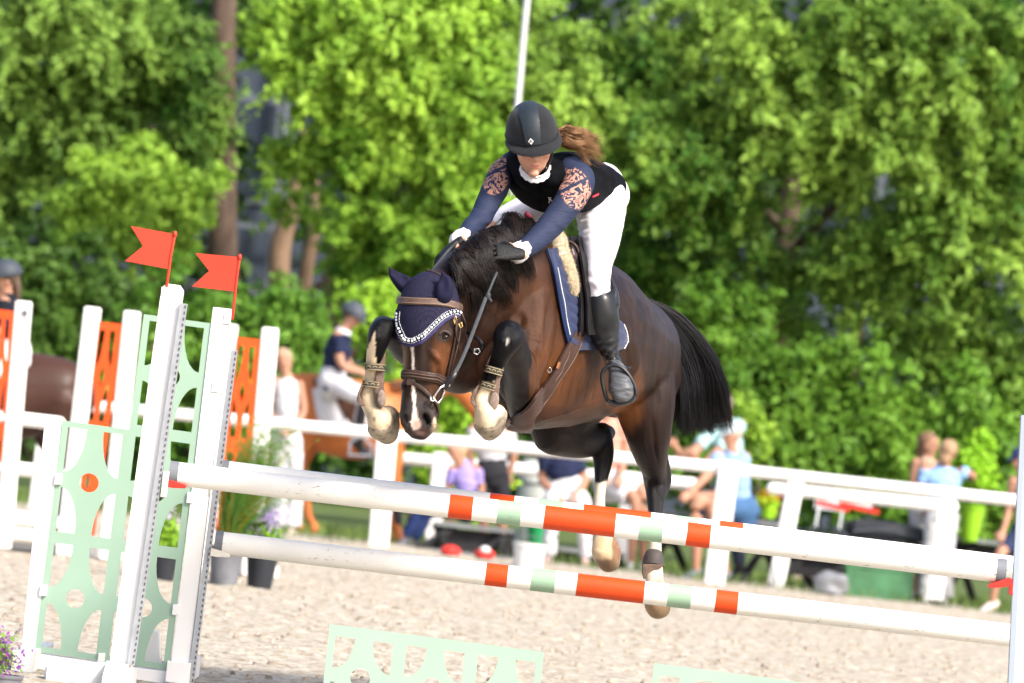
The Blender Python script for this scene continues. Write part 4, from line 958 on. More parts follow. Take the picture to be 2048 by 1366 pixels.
mb = MB(); mb.loft([(P(1122, 487, 24.12), .006, .006), (P(1138, 483, 24.13), .006, .006), (P(1153, 494, 24.13), .006, .006), (P(1160, 520, 24.14), .006, .006), (P(1164, 560, 24.15), .005, .005), (P(1166, 600, 24.15), .005, .005)], F0, n=8, sub=5); mb.build('flap_welt', M_leather, saddle)
mb = MB(); ring_loop(mb, [P(1126, 474, 24.1), P(1130, 475, 24.1), P(1130, 480, 24.1), P(1126, 480, 24.1)], .002); mb.build('steel_ring', M_metal, saddle)
M_girth = mat('girth_leather', (.050, .027, .021), rough=.5, var=.2, vscale=20, bump=.15, bscale=200)
girth = panel(HB, [(1144, 662, 1161, 669), (1131, 686, 1151, 696), (1117, 711, 1139, 723), (1097, 749, 1112, 762), (1070, 784, 1086, 803), (1052, 808, 1068, 823), (1038, 822, 1062, 835), (1020, 836, 1064, 853), (1006, 845, 1052, 863)], off=.012, thick=.010, nx=10, sub=5, dref=24.2).build('girth', M_girth, saddle, fix=True)
b = MB()
strap(HB, [(1131, 700), (1127, 716), (1122, 724), (1117, 738), (1110, 748), (1104, 758)], .002, .002, .0225, dref=24.2, mb=b)
strap(HB, [(1159, 671), (1150, 697), (1137, 722), (1111, 760), (1084, 801), (1067, 821), (1061, 836), (1062, 850)], .002, .002, .0225, dref=24.2, mb=b)
b.build('stitching', mat('thread', (.20, .13, .09), rough=.7), girth)
b = MB(); strap(HB, [(1134, 678), (1147, 686)], .022, .004, .022, dref=24.2, mb=b); b.build('navy_loop', M_padn, girth)
b = MB(); ring_loop(b, flat_loop(1099, 740, 24.02-.1, 4, 5), .0022); b.build('steel_ring', M_metal, girth)
b = MB(); strap(HB, [(1110, 722), (1106, 734)], .016, .006, .024, dref=24.2, mb=b); b.build('buckle', mat('copper', (.55, .25, .12), rough=.35, metal=.8), girth)
b = MB(); strap(HB, [(1151, 640), (1148, 668)], .012, .005, .03, dref=24.2, mb=b); strap(HB, [(1162, 640), (1158, 674)], .012, .005, .03, dref=24.2, mb=b); b.build('billet_strap', M_leather, saddle)
LEGD = dep_of(drape(HB, 1195, 690, 0, 24.5)[0])-.07
b = MB(); b.loft([(P(1178, 640, LEGD+.03), .004, .012), (P(1198, 685, LEGD), .004, .012), (P(1220, 733, LEGD-.04), .004, .012)], F0, n=10, sub=4, sup=4)
b.loft([(P(1186, 655, LEGD+.03), .004, .010), (P(1205, 690, LEGD+.02), .004, .010), (P(1222, 728, LEGD-.03), .004, .010)], F0, n=10, sub=4, sup=4); b.build('stirrup_leather', M_leather, saddle)
so = [(1213, 735), (1224, 730), (1237, 732), (1251, 742), (1262, 757), (1269, 772), (1272, 786), (1268, 797), (1255, 805), (1236, 810), (1223, 808), (1214, 799), (1208, 780), (1204, 758), (1206, 743)]
SD = LEGD-.13
b = MB(); so2 = cr([(float(a), float(q)) for a, q in so+[so[0]]], 4)[:-1]; ring_loop(b, [P(x_, y_, SD) for x_, y_ in so2], .0085, n=10)
b.loft([(P(1216, 802, SD), .03, .010), (P(1236, 808, SD), .035, .011), (P(1258, 803, SD), .035, .011), (P(1268, 796, SD), .03, .010)], F0, n=12, sub=3); b.build('stirrup', mat('black_stirrup', (.012, .013, .016), rough=.35, spec=.6), saddle)
# =================================================================== THE RIDER
def hand(mb, w_, fd, nd, td, s=1.0, curl=.8, spread=.12, thumb=1.0, r=1.0):
    """wrist point, finger direction, back-of-hand normal, thumb-side direction; five separate bent fingers"""
    fd = fd.normalized(); nd = (nd-fd*nd.dot(fd)).normalized(); td = (td-fd*td.dot(fd)-nd*td.dot(nd)).normalized()
    mb.loft([(w_-fd*.02*s, .026*s*r, .019*s*r), (w_+fd*.02*s, .034*s*r, .018*s*r), (w_+fd*.06*s, .042*s*r, .016*s*r), (w_+fd*.085*s, .040*s*r, .012*s*r)], td, n=14, sub=3, sup=2.4)
    for k, (o, L_) in enumerate(((.034, .070), (.0115, .080), (-.0115, .074), (-.0335, .058))):
        p = w_+fd*.08*s+td*o*s; a_ = 0.15; pts = [p-fd*.02*s]; rad = [.0085*s*r]
        for j, fr_ in enumerate((.45, .32, .23)):
            dirn = fd*math.cos(a_)-nd*math.sin(a_)+td*(spread*o/.03); pts.append(p); rad.append(.0086*s*r*(1-.08*j)); p = p+dirn*L_*fr_*s; a_ += curl*(1.0 if j else .8)
        pts.append(p); rad.append(.0072*s*r); mb.tube(pts, rad, n=10, sub=2)
    p = w_+fd*.02*s+td*.028*s; d1 = (fd*.55+td*.75-nd*.25).normalized(); d2 = (fd*.9+td*.15-nd*.45).normalized()
    mb.tube([p, p+d1*.035*s, p+d1*.035*s+d2*.03*s*thumb, p+d1*.035*s+d2*.05*s*thumb], [.012*s*r, .011*s*r, .0095*s*r, .0075*s*r], n=10, sub=2)
rider = empty('person', P(1195, 545, 24.6), 'rider with black helmet, black vest and lace shouldered navy sleeves on the leaping horse', 'person')
M_skin = mat('skin', (.56, .30, .20), rough=.5, var=.08, vscale=20, spec=.4, bump=.05, bscale=200)
M_skin.node_tree.nodes['Principled BSDF'].inputs['Subsurface Weight'].default_value = .15
M_skin.node_tree.nodes['Principled BSDF'].inputs['Subsurface Radius'].default_value = (.02, .008, .004)
M_vest = mat('black_vest', (.004, .0045, .006), rough=.85, var=.3, vscale=12, bump=.25, bscale=60, spec=.1)
M_white = mat('white_breeches', (.62, .61, .665), rough=.75, var=.04, vscale=8, bump=.25, bscale=14, spec=.25)
M_cuff = mat('white_cuff', (.60, .59, .61), rough=.8, var=.05)
M_glove = mat('dark_glove', (.006, .0065, .0075), rough=.6, var=.3, vscale=50, bump=.4, bscale=150)
# sleeve: navy jersey with a lace shoulder (mask in attribute Col)
M_slv = bpy.data.materials.new('navy_sleeve'); M_slv.use_nodes = True; N = M_slv.node_tree.nodes; L = M_slv.node_tree.links; pb = N['Principled BSDF']
at = N.new('ShaderNodeAttribute'); at.attribute_name = 'Col'; tc = N.new('ShaderNodeTexCoord')
nn = N.new('ShaderNodeTexNoise'); nn.inputs['Scale'].default_value = 26; nn.inputs['Detail'].default_value = 1.5; nn.inputs['Distortion'].default_value = 1.2; L.new(tc.outputs['Object'], nn.inputs[0])
m1 = N.new('ShaderNodeMath'); m1.operation = 'MULTIPLY'; m1.inputs[1].default_value = 30; L.new(nn.outputs[0], m1.inputs[0])
m2 = N.new('ShaderNodeMath'); m2.operation = 'SINE'; L.new(m1.outputs[0], m2.inputs[0])
m3 = N.new('ShaderNodeMath'); m3.operation = 'GREATER_THAN'; m3.inputs[1].default_value = -.05; L.new(m2.outputs[0], m3.inputs[0])
sx_ = N.new('ShaderNodeSeparateColor'); L.new(at.outputs['Color'], sx_.inputs[0]); m4 = N.new('ShaderNodeMath'); m4.operation = 'MULTIPLY'; L.new(sx_.outputs[0], m4.inputs[0]); L.new(m3.outputs[0], m4.inputs[1])
mx = N.new('ShaderNodeMix'); mx.data_type = 'RGBA'; mx.inputs[6].default_value = (.017, .024, .055, 1); mx.inputs[7].default_value = (.42, .22, .16, 1); L.new(m4.outputs[0], mx.inputs[0]); L.new(mx.outputs[2], pb.inputs['Base Color'])
pb.inputs['Roughness'].default_value = .7; pb.inputs['Sheen Weight'].default_value = .0; pb.inputs['Specular IOR Level'].default_value = .2
wv = N.new('ShaderNodeTexNoise'); wv.inputs['Scale'].default_value = 14; wv.inputs['Detail'].default_value = 2; mpp = N.new('ShaderNodeMapping'); mpp.inputs['Scale'].default_value = (1, 1, 3.5); L.new(tc.outputs['Object'], mpp.inputs[0]); L.new(mpp.outputs[0], wv.inputs[0])
bp = N.new('ShaderNodeBump'); bp.inputs['Strength'].default_value = .35; bp.inputs['Distance'].default_value = .02; L.new(wv.outputs[0], bp.inputs['Height']); L.new(bp.outputs[0], pb.inputs['Normal'])
torso = [(1198, 385, 24.68, .145, .115), (1172, 374, 24.52, .145, .105), (1142, 372, 24.36, .155, .110), (1108, 368, 24.18, .170, .122), (1086, 352, 24.06, .165, .095), (1077, 340, 24.0, .10, .07)]
armR = [(1024, 322, 24.12, 20, .05), (1003, 345, 24.08, 25, .055), (991, 375, 24.02, 27, .055), (976, 405, 23.95, 24.5, .05), (959, 438, 23.88, 22, .046), (938, 460, 23.8, 18.5, .04), (920, 478, 23.72, 14.5, .034)]
armL = [(1142, 338, 23.98, 26, .055), (1158, 360, 23.95, 32, .06), (1143, 395, 23.92, 31, .058), (1120, 428, 23.88, 28, .052), (1098, 455, 23.84, 26, .05), (1072, 480, 23.78, 22.5, .043), (1046, 500, 23.7, 18.5, .036)]
legL = [(1206, 378, 24.62, 46, .12), (1205, 415, 24.52, 48, .12), (1200, 455, 24.45, 46, .105), (1199, 487, 24.42, 40, .092), (1196, 525, 24.38, 30, .075), (1195, 560, 24.35, 26.5, .066), (1197, 600, 24.36, 24.5, .06), (1206, 650, 24.38, 25, .058), (1218, 700, 24.42, 16, .042), (1227, 728, 24.42, 12, .04)]
dL = LEGD-24.38
legL = [(a, b, d+dL*min(1, max(0, (b-400)/150)), e, f_) for a, b, d, e, f_ in legL]
legR = [(1150, 392, 24.88, 40, .11), (1100, 402, 24.82, 36, .10), (1055, 418, 24.70, 30, .085), (1010, 442, 24.60, 28, .07), (985, 475, 24.6, 25, .06), (985, 560, 24.7, 24, .06), (1000, 640, 24.75, 16, .045), (1004, 680, 24.75, 14, .045)]
bm_ = MB()
shr = lambda l, k=.9: [(a, b, d, e*k, f_*k) for a, b, d, e, f_ in l]
bm_.loft([(P(x, y, d), a*.9, b*.9) for x, y, d, a, b in torso], LAT, n=24, sub=4)
for l in (armR, armL, legL, legR): limb(bm_, shr(l), n=16, sub=4)
limb(bm_, [(1079, 345, 24.0, 24, .055), (1072, 325, 23.96, 23, .05), (1068, 300, 23.95, 24, .055)], n=16)
limb(bm_, [(1230, 728, LEGD, 11, .035), (1236, 745, LEGD-.03, 15, .04), (1241, 768, LEGD-.06, 20, .04), (1243, 784, LEGD-.08, 18, .03)])
# head, tipped down and towards the camera; face sculpted
HC = P(1067, 288, 23.90)
hlat = (RR*.985-UU*.02+F0*.12).normalized(); hfw = (-F0*.90-UU*.36-RR*.10); hfw = (hfw-hlat*hfw.dot(hlat)).normalized(); hup = hlat.cross(-hfw).normalized()
if hup.dot(UU) < 0: hup = -hup
def H(x, y, z): return HC+hlat*x+hfw*y+hup*z
bm_.ball(H(0, -.01, .045), .077, .098, .095, X=hlat, Y=hfw, Z=hup, n=28, m=18)
bm_.loft([(H(0, .01, .03), .073, .085), (H(0, .018, -.02), .070, .078), (H(0, .028, -.06), .060, .064), (H(0, .040, -.092), .040, .046), (H(0, .048, -.108), .022, .026)], hlat, n=24, sub=5, sup=2.2)
head_nose = [(H(0, .092, .018), .009, .010), (H(0, .103, -.004), .011, .012), (H(0, .112, -.022), .014, .013), (H(0, .100, -.034), .012, .008)]
bm_.loft(head_nose, hlat, n=14, sub=4)
for sgn in (-1, 1):
    bm_.ball(H(.013*sgn, .098, -.026), .009, .010, .008, X=hlat, Y=hfw, Z=hup)
    bm_.ball(H(.036*sgn, .068, -.012), .026, .022, .024, X=hlat, Y=hfw, Z=hup)
    bm_.ball(H(.075*sgn, -.005, -.005), .010, .018, .030, X=hlat, Y=hfw, Z=hup)
bm_.ball(H(0, .083, -.0665), .024, .012, .008, X=hlat, Y=hfw, Z=hup)
bm_.ball(H(0, .086, -.0575), .023, .011, .0055, X=hlat, Y=hfw, Z=hup)
bm_.ball(H(0, .080, -.097), .021, .014, .014, X=hlat, Y=hfw, Z=hup)
HLw = P(1040, 508, 23.62); HLf = (-RR*.92+UU*.10-F0*.25).normalized(); HLn = (UU*.55-F0*.75+RR*.1)
HRw = P(918, 483, 23.66); HRf = (-RR*.75-UU*.62-F0*.1).normalized(); HRn = (UU*.6-RR*.7-F0*.3)
hand(bm_, HLw, HLf, HLn, UU, .94, curl=.62, r=.8); hand(bm_, HRw, HRf, HRn, RR*.5+UU*.6, .90, curl=.62, r=.8)
rb = bm_.build('body', M_skin)
remesh(rb, .0042, it=4, fac=.4)
c = co_np(rb); q = c-np.array(HC); hx = q@np.array(hlat); hy = q@np.array(hfw); hz = q@np.array(hup)
nrm = no_np(rb)
mouth = np.exp(-((hz+.0622+.10*hx*hx*20*.0)/.0020)**2)*np.clip(1-(hx/.024)**2, 0, 1)*(hy > .06)
c -= nrm*(mouth*.006)[:, None]
for sgn in (-1, 1):
    no_ = np.exp(-(((hx-sgn*.0085)/.004)**2+((hz+.0325)/.004)**2))*(hy > .09); c += np.array(hup)*(no_*.006)[:, None]
rb.data.vertices.foreach_set('co', c.ravel()); rb.data.update()
rb.parent = rider; rb.matrix_parent_inverse = rider.matrix_world.inverted()
lips = (((hx/.021)**2+((hz+.0622)/.0065)**2) < 1)*(hy > .07)
skn = np.tile(np.array([.50, .27, .185]), (len(c), 1)); skn[lips] = (.40, .15, .12)
ck = np.exp(-(((np.abs(hx)-.04)/.02)**2+((hz+.02)/.02)**2))*(hy > .03); skn = skn*(1-.35*ck[:, None])+np.array([.60, .22, .16])*.35*ck[:, None]
set_cols(rb.data, skn)
at_ = M_skin.node_tree.nodes.new('ShaderNodeAttribute'); at_.attribute_name = 'Col'
M_skin2 = mat('rider_skin', (.5, .3, .2), rough=.48, vcol=True, var=.06, vscale=20, bump=.05, bscale=200); b2 = M_skin2.node_tree.nodes['Principled BSDF']; b2.inputs['Subsurface Weight'].default_value = .12; b2.inputs['Subsurface Radius'].default_value = (.02, .008, .004)
rb.data.materials.clear(); rb.data.materials.append(M_skin2)
for sgn in (-1, 1):
    e = MB(); e.ball(H(.031*sgn, .078, .022), .012, n=16, m=10); e.build('eye', mat('eye_white', (.8, .8, .8), rough=.2), rider)
    e = MB(); e.ball(H(.031*sgn, .0875, .021), .0055, .003, .0055, X=hlat, Y=hfw, Z=hup, n=12, m=8); e.build('iris', mat('iris', (.05, .03, .02), rough=.1), rider)
# vest
vm = MB(); vm.loft([(P(x, y, d), a, b) for x, y, d, a, b in [(1184, 378, 24.60, .150, .112)]+torso[1:-1]+[(1078, 342, 24.02, .125, .08)]], LAT, n=28, sub=5, sup=2.3)
limb(vm, [(1030, 320, 24.13, 16, .05), (1040, 335, 24.06, 26, .07), (1060, 350, 24.0, 30, .08)]); limb(vm, [(1135, 325, 24.03, 16, .05), (1122, 345, 24.0, 28, .07), (1100, 355, 23.99, 30, .08)])
limb(vm, [(1100, 322, 24.05, 14, .05), (1150, 325, 24.2, 22, .08), (1196, 350, 24.45, 26, .09)])
vo = vm.build('vest', M_vest); remesh(vo, .007, it=8); 
c = co_np(vo); q = px_np(c); nrm = no_np(vo)
wr = np.array([noise.noise(V((p[0]*9, p[1]*9, p[2]*26))) for p in c]); c += nrm*(wr*.004)[:, None]
zip_ = np.exp(-((q[:, 0]-(1082+(q[:, 1]-350)*.0))/2.2)**2)*(q[:, 1] > 365)*(q[:, 2] < 24.15); c -= nrm*(zip_*.005)[:, None]
vo.data.vertices.foreach_set('co', c.ravel()); vo.data.update(); vo.parent = rider; vo.matrix_parent_inverse = rider.matrix_world.inverted()
VB = bvh_of(vo)
# collar, logo marks on the vest
mb = MB()
col = []
for i in range(25):
    t = math.pi*(1+i/24); wob = math.sin(i*2.1)*.7
    col.append((P(1071+27*math.cos(t)+wob*.3, 336-24*math.sin(t)+wob*.6, 23.93-.035*abs(math.sin(t))), .003, .012+.0012*math.sin(i*2.1)))
mb.loft(col, F0, n=8, sub=3)
col = [(P(1071+29*math.cos(math.pi*(1+i/24)), 332-22*math.sin(math.pi*(1+i/24))+math.sin(i*2.6)*.8, 23.93-.04*abs(math.sin(math.pi*i/24))), .004, .005+.0015*math.sin(i*2.6)) for i in range(25)]
mb.loft(col, F0, n=8, sub=3)
mb.build('ruffled_collar', M_cuff, rider)
mk = MB()
for a_, b_ in (((1097, 394), (1104, 401)), ((1102, 394), (1098, 399)), ((1100, 398), (1098, 405)), ((1103, 400), (1106, 404))):
    strap(VB, [(a_[0], a_[1]), (b_[0], b_[1])], .0035, .002, .002, dref=23.95, mb=mk)
mk.build('vest_emblem', mat('thread_white', (.6, .6, .62)), rider)
mk = MB(); strap(VB, [(1184, 393, 24.2), (1189, 391, 24.2), (1196, 388, 24.2)], .009, .003, .003, dref=24.3, mb=mk); mk.build('red_tag', mat('red_tag', (.55, .02, .04)), rider)
mk = MB(); mk.loft([(P(1052, 427, 24.0), .006, .012), (P(1058, 432, 24.0), .006, .012), (P(1063, 436, 24.0), .006, .010)], F0, n=8, sub=2); mk.build('red_buckle', mat('red_b', (.12, .005, .02)), rider)
# sleeves
for nm, l, lace in (('sleeve', armR, (992, 350, 27, 40, .25)), ('sleeve', armL, (1150, 377, 30, 43, -.35))):
    s_ = MB(); limb(s_, l, n=28, sub=10); so_ = s_.build(nm, M_slv)
    remesh(so_, .005, it=3)
    c = co_np(so_); q = px_np(c); nrm = no_np(so_)
    wr = np.array([noise.noise(V((p[0]*14+3, p[1]*14, p[2]*34))) for p in c]); el = l[4]
    wgt = .35+np.exp(-(((q[:, 0]-el[0])/26)**2+((q[:, 1]-el[1])/20)**2)); c += nrm*(wr*.0055*wgt)[:, None]
    so_.data.vertices.foreach_set('co', c.ravel()); so_.data.update()
    cx, cy, rx, ry, an = lace; dx = q[:, 0]-cx; dy = q[:, 1]-cy; ca, sa = math.cos(an), math.sin(an)
    v = ((dx*ca+dy*sa)/rx)**2+((-dx*sa+dy*ca)/ry)**2; seam = np.abs(dy+8+dx*.5) > 3.5
    cl = np.zeros((len(c), 3)); cl[:, 0] = np.clip((1.08-v)*8, 0, 1)*seam; set_cols(so_.data, cl)
    so_.parent = rider; so_.matrix_parent_inverse = rider.matrix_world.inverted()
# cuffs
for st in ([(1049, 497, 23.71, 18, .037), (1041, 503, 23.69, 20, .039), (1034, 507, 23.67, 21, .038)], [(926, 470, 23.74, 14, .034), (919, 475, 23.71, 15.5, .034), (914, 479, 23.69, 15.5, .033)]):
    s_ = MB(); limb(s_, st, n=30, sub=4); co_ = s_.build('cuff', M_cuff); c = co_np(co_); nrm = no_np(co_)
    wr = np.array([noise.noise(V(p)*70) for p in c]); c += nrm*(wr*.006)[:, None]; co_.data.vertices.foreach_set('co', c.ravel()); co_.data.update()
    co_.parent = rider; co_.matrix_parent_inverse = rider.matrix_world.inverted()
for (w_, fd, nd, td, s1) in ((HLw+HLf*.012, HLf, HLn, UU, 1.0), (HRw+HRf*.01, HRf, HRn, RR*.5+UU*.6, .95)):
    s_ = MB(); hand(s_, w_, fd, nd, td, s1*.95, curl=.42, r=1.0); g_ = s_.build('glove', M_glove); remesh(g_, .0024, it=2, fac=.3); g_.parent = rider; g_.matrix_parent_inverse = rider.matrix_world.inverted()
# breeches
s_ = MB()
limb(s_, [l for l in legL if l[1] <= 600]+[(1198, 604, legL[6][2]+.01, 21, .046)], n=28, sub=6); limb(s_, legR[:5], n=24, sub=5)
s_.loft([(P(1165, 378, 24.55), .145, .095), (P(1184, 384, 24.66), .155, .12), (P(1196, 392, 24.74), .14, .11), (P(1200, 398, 24.78), .10, .085)], LAT, n=28, sub=5)
bo = s_.build('breeches', M_white); remesh(bo, .007, it=22)
c = co_np(bo); q = px_np(c); nrm = no_np(bo)
wr = np.array([noise.noise(V((p[0]*20, p[1]*20, p[2]*44))) for p in c]); fold = np.exp(-(((q[:, 0]-1165)/40)**2+((q[:, 1]-440)/35)**2))+np.exp(-(((q[:, 0]-1180)/30)**2+((q[:, 1]-580)/25)**2))
c += nrm*(wr*.010*(fold+.12))[:, None]; seam = np.exp(-((q[:, 0]-(1203+(q[:, 1]-540)*.10))/1.6)**2)*(q[:, 1] > 535); c -= nrm*(seam*.003)[:, None]
wb = np.exp(-((q[:, 1]-(404-(q[:, 0]-1180)*.75))/1.8)**2)*(q[:, 0] > 1150)*(q[:, 1] < 440)*(q[:, 1] > 360); c -= nrm*(wb*.006)[:, None]
bo.data.vertices.foreach_set('co', c.ravel()); bo.data.update(); bo.parent = rider; bo.matrix_parent_inverse = rider.matrix_world.inverted()
# tall boots
M_rboot = mat('black_riding_boot', (.011, .012, .014), rough=.3, var=.3, vscale=10, bump=.2, bscale=12, spec=.55, stretch=(1, 1, 1))
M_foot = mat('dusty_boot_foot', (.075, .08, .088), rough=.42, var=.45, vscale=22, bump=.6, bscale=22, stretch=(1, 1, 3))
bl = [(1197, 594, LEGD-.02, 29, .070), (1201, 606, LEGD-.02, 33, .076), (1203, 630, LEGD-.015, 35, .078), (1206, 655, LEGD, 34, .072), (1213, 680, LEGD, 27, .06), (1219, 702, LEGD, 19.5, .05), (1228, 722, LEGD, 13, .045), (1232, 735, LEGD-.01, 14, .05)]
s_ = MB(); limb(s_, bl, n=28, sub=6); s_.loft([(P(1222, 558, LEGD+.02), .022, .006), (P(1231, 585, LEGD+.01), .045, .012), (P(1231, 612, LEGD), .06, .02)], F0, n=14, sub=4)
o_ = s_.build('riding_boot', M_rboot); remesh(o_, .006, it=4)
c = co_np(o_); q = px_np(c); nrm = no_np(o_); w_ = np.clip((q[:, 1]-670)/20, 0, 1)*np.clip((735-q[:, 1])/10, 0, 1)
c += nrm*((np.array([noise.noise(V((p[0]*16, p[1]*16, p[2]*52))) for p in c])+.4*np.sin(q[:, 1]*.40+q[:, 0]*.22))*.0045*w_)[:, None]; o_.data.vertices.foreach_set('co', c.ravel()); o_.data.update(); o_.parent = rider; o_.matrix_parent_inverse = rider.matrix_world.inverted()
s_ = MB(); limb(s_, [(1231, 735, LEGD-.01, 14, .045), (1236, 745, LEGD-.05, 18, .05), (1240, 762, LEGD-.10, 23, .045), (1243, 778, LEGD-.13, 24.5, .045), (1244, 790, LEGD-.14, 22, .04)], n=24, sub=6, sup=2.3)
fo = s_.build('boot_foot', M_foot); c = co_np(fo); q = px_np(c); nrm = no_np(fo); c += nrm*(np.array([noise.noise(V((p[0]*20, p[1]*20, p[2]*60))) for p in c])*.004)[:, None]; fo.data.vertices.foreach_set('co', c.ravel()); fo.data.update(); fo.parent = rider; fo.matrix_parent_inverse = rider.matrix_world.inverted()
s_ = MB(); s_.loft([(P(1240, 737, LEGD), .005, .004), (P(1252, 735, LEGD+.02), .005, .005), (P(1261, 735, LEGD+.05), .004, .004)], F0, n=8, sub=2); s_.build('spur', M_rboot, rider)
s_ = MB(); limb(s_, [(986, 530, 24.68, 27, .065), (988, 580, 24.72, 27, .066), (1000, 640, 24.76, 17, .05), (1003, 672, 24.75, 15, .05), (995, 690, 24.65, 15, .05)], n=20, sub=4); s_.build('riding_boot', M_rboot, rider)
# helmet
M_helm = mat('suede_helmet', (.010, .011, .013), rough=.8, var=.25, vscale=14, bump=.15, bscale=200, spec=.25, sheen=.12)
M_hstrip = pattern_mat('helmet_strip', (.006, .008, .011), (.022, .030, .038), scale=230, thr=(.15, .45), rough=.4, bump=.3)
hh_lat = (RR*.985+UU*.13+F0*.10).normalized(); hh_f = (-F0*.88-UU*.42-RR*.13); hh_f = (hh_f-hh_lat*hh_f.dot(hh_lat)).normalized(); hh_u = hh_lat.cross(hh_f); hh_u = hh_u if hh_u.dot(UU) > 0 else -hh_u
KC = P(1063.5, 268, 23.92)
def K(x, y, z): return KC+hh_lat*x+hh_f*y+hh_u*z
helmet = empty('helmet', KC); helmet.parent = rider; helmet.matrix_parent_inverse = rider.matrix_world.inverted()
vs = []; fs = []; n = 56; m = 18
for j in range(m+1):
    ph = (math.pi/2)*(j/m)
    for k in range(n):
        th = 2*math.pi*k/n; sp = math.cos(ph)**.82; zz = math.sin(ph)
        ry = .135 if math.sin(th) > 0 else .128
        vs.append(K(.1075*sp*math.cos(th), ry*sp*math.sin(th), .135*zz-.008))
for j in range(m):
    for k in range(n): k2 = (k+1) % n; fs.append((j*n+k, j*n+k2, (j+1)*n+k2, (j+1)*n+k))
fs.append(tuple(range(n-1, -1, -1)))
MB().add(vs, fs).build('shell', M_helm, helmet, fix=True)
# centre strip
vs = []; fs = []
for j in range(19):
    ph = (math.pi/2)*(j/18)*1.25+.10; hw = np.interp(j, [0, 18], [.030, .047])
    for k in range(9):
        xx = -.012+hw*(k/4-1); sp = max(0., 1-(xx/.1075)**2)**.5; yy = .1375*math.copysign(abs(math.cos(ph))**.82, math.cos(ph))*sp; zz = .137*math.sin(ph)*sp-.008
        vs.append(K(xx, yy*1.012, zz*1.006+.002))
for j in range(18):
    for k in range(8): a0 = j*9+k; fs.append((a0, a0+1, a0+10, a0+9))
MB().add(vs, fs).build('mesh_strip', M_hstrip, helmet)
# peak
vs = []; fs = []; n2 = 36
for j, (ex, dz) in enumerate(((0, .012), (.018, .007), (.036, .000), (.046, -.007), (.048, -.011), (.044, -.013), (.025, -.007), (0, -.002))):
    for k in range(n2+1):
        th = math.pi*(k/n2)*1.10-.05*math.pi; w_ = max(0, math.sin(math.pi*(k/n2)))**.55; e_ = ex*w_
        vs.append(K((.109+e_*.30)*math.cos(th), (.137)*math.sin(th)+e_, dz*w_-.012+.0))
for j in range(7):
    for k in range(n2): a0 = j*(n2+1)+k; fs.append((a0, a0+1, a0+n2+2, a0+n2+1))
MB().add(vs, fs).build('peak', M_helm, helmet, fix=True)
mb = MB()
for zz, rr in ((-.003, .0022), (.006, .0018)):
    pts = [K(.1085*math.cos(t), .1375*math.sin(t), zz+.004) for t in np.linspace(-.2, math.pi+.2, 40)]; mb.tube(pts, rr, n=6)
mb.build('band', mat('helm_band', (.012, .012, .014), rough=.5), helmet)
mb = MB(); cB = K(-.022, .136, .026); nB = (hh_f*.95+hh_u*.3).normalized(); lB = hh_lat; uB = nB.cross(lB); uB = uB if uB.dot(UU) > 0 else -uB
mb.prism([cB+lB*.0115, cB+uB*.0135, cB-lB*.0115, cB-uB*.0135], nB*.003); bd = mb.build('badge', mat('badge_silver', (.75, .76, .76), rough=.3, metal=.6), helmet, smooth=False, fix=True)
mb = MB(); z_ = nB*.0042
for pts in ([(-.006, -.004), (-.005, .001), (-.003, .004)], [(-.0045, -.0045), (-.003, 0), (-.001, .004)], [(.006, .003), (.003, .0045), (0, .003), (-.001, -.001), (.001, -.004), (.004, -.003), (.005, 0), (.002, 0)]):
    mb.tube([cB+lB*a_+uB*b_+z_ for a_, b_ in pts], .0009, n=5)
mb.build('badge_mark', mat('badge_black', (.01, .01, .01)), bd)
mb = MB(); mb.tube([H(.078, .02, .0), H(.074, .03, -.05), H(.05, .055, -.098)], .0035, n=6, sub=4); mb.build('chin_strap', M_blacklea, helmet)
# hair
M_hair = mat('brown_hair', (.24, .13, .06), rough=.4, var=.5, vscale=20, spec=.5)
gh = []
rt = P(1115, 268, 23.98)
lk_ = [(random.uniform(-20, 20), random.uniform(-.07, .09), random.uniform(.55, 1.15), random.uniform(0, 6), random.uniform(2.5, 7.5), random.choice([0, 0, 0, 1])) for _ in range(60)]
for i in range(2600):
    dy, dd, ln, ph, am, fall = random.choice(lk_); pts = []
    j1, j2 = random.gauss(0, 1.6), random.gauss(0, 1.6)
    for t in np.linspace(0, 1, 14):
        X = 1108+(74*ln)*t+j1*t*2; Yc = 270+dy*min(1, t*3)+20*t*t*ln+j2*t*2
        if fall: X = 1108+58*min(t*1.5, 1)+(22*ln)*max(0, t-.6)+j1; Yc = 276+dy*.5*min(1, t*3)+(90*ln)*max(0, t-.42)**1.15
        X += am*math.sin(ph+t*10)*t; Yc += am*math.cos(ph+t*10)*t
        pts.append(tuple(P(X, Yc, 23.98+dd*min(1, t*2)+.02*math.sin(ph+t*7)*t)))
    gh.append(pts)
for i in range(260):
    dy = random.uniform(-16, 18); ln = random.uniform(.6, 1.3); ph = random.uniform(0, 6); am = random.uniform(5, 13); fall = random.random() < .5
    gh.append([tuple(P(1112+(62*ln)*min(1, t*(1.6 if fall else 1))+am*math.sin(ph+t*9)*t+(18*t if fall else 0), 270+dy*min(1, t*3)+(74*max(0, t-.4) if fall else 6*t)+am*math.cos(ph+t*9)*t, 23.97+random.uniform(-.01, .01)+.05*math.sin(ph+t*5)*t)) for t in np.linspace(0, 1, 14)])
vs, f = strands(np.array(gh), RNG.uniform(.0005, .0013, len(gh))); quads_obj('hair', vs, f, M_hair, rider)
mb = MB(); limb(mb, [(1108, 270, 23.98, 12, .035), (1125, 274, 23.99, 15, .04), (1145, 284, 24.0, 14, .035), (1158, 296, 24.0, 8, .02)], n=14); mb.build('hair_core', mat('hair_core', (.12, .055, .025), rough=.6, var=.5, vscale=60), rider)
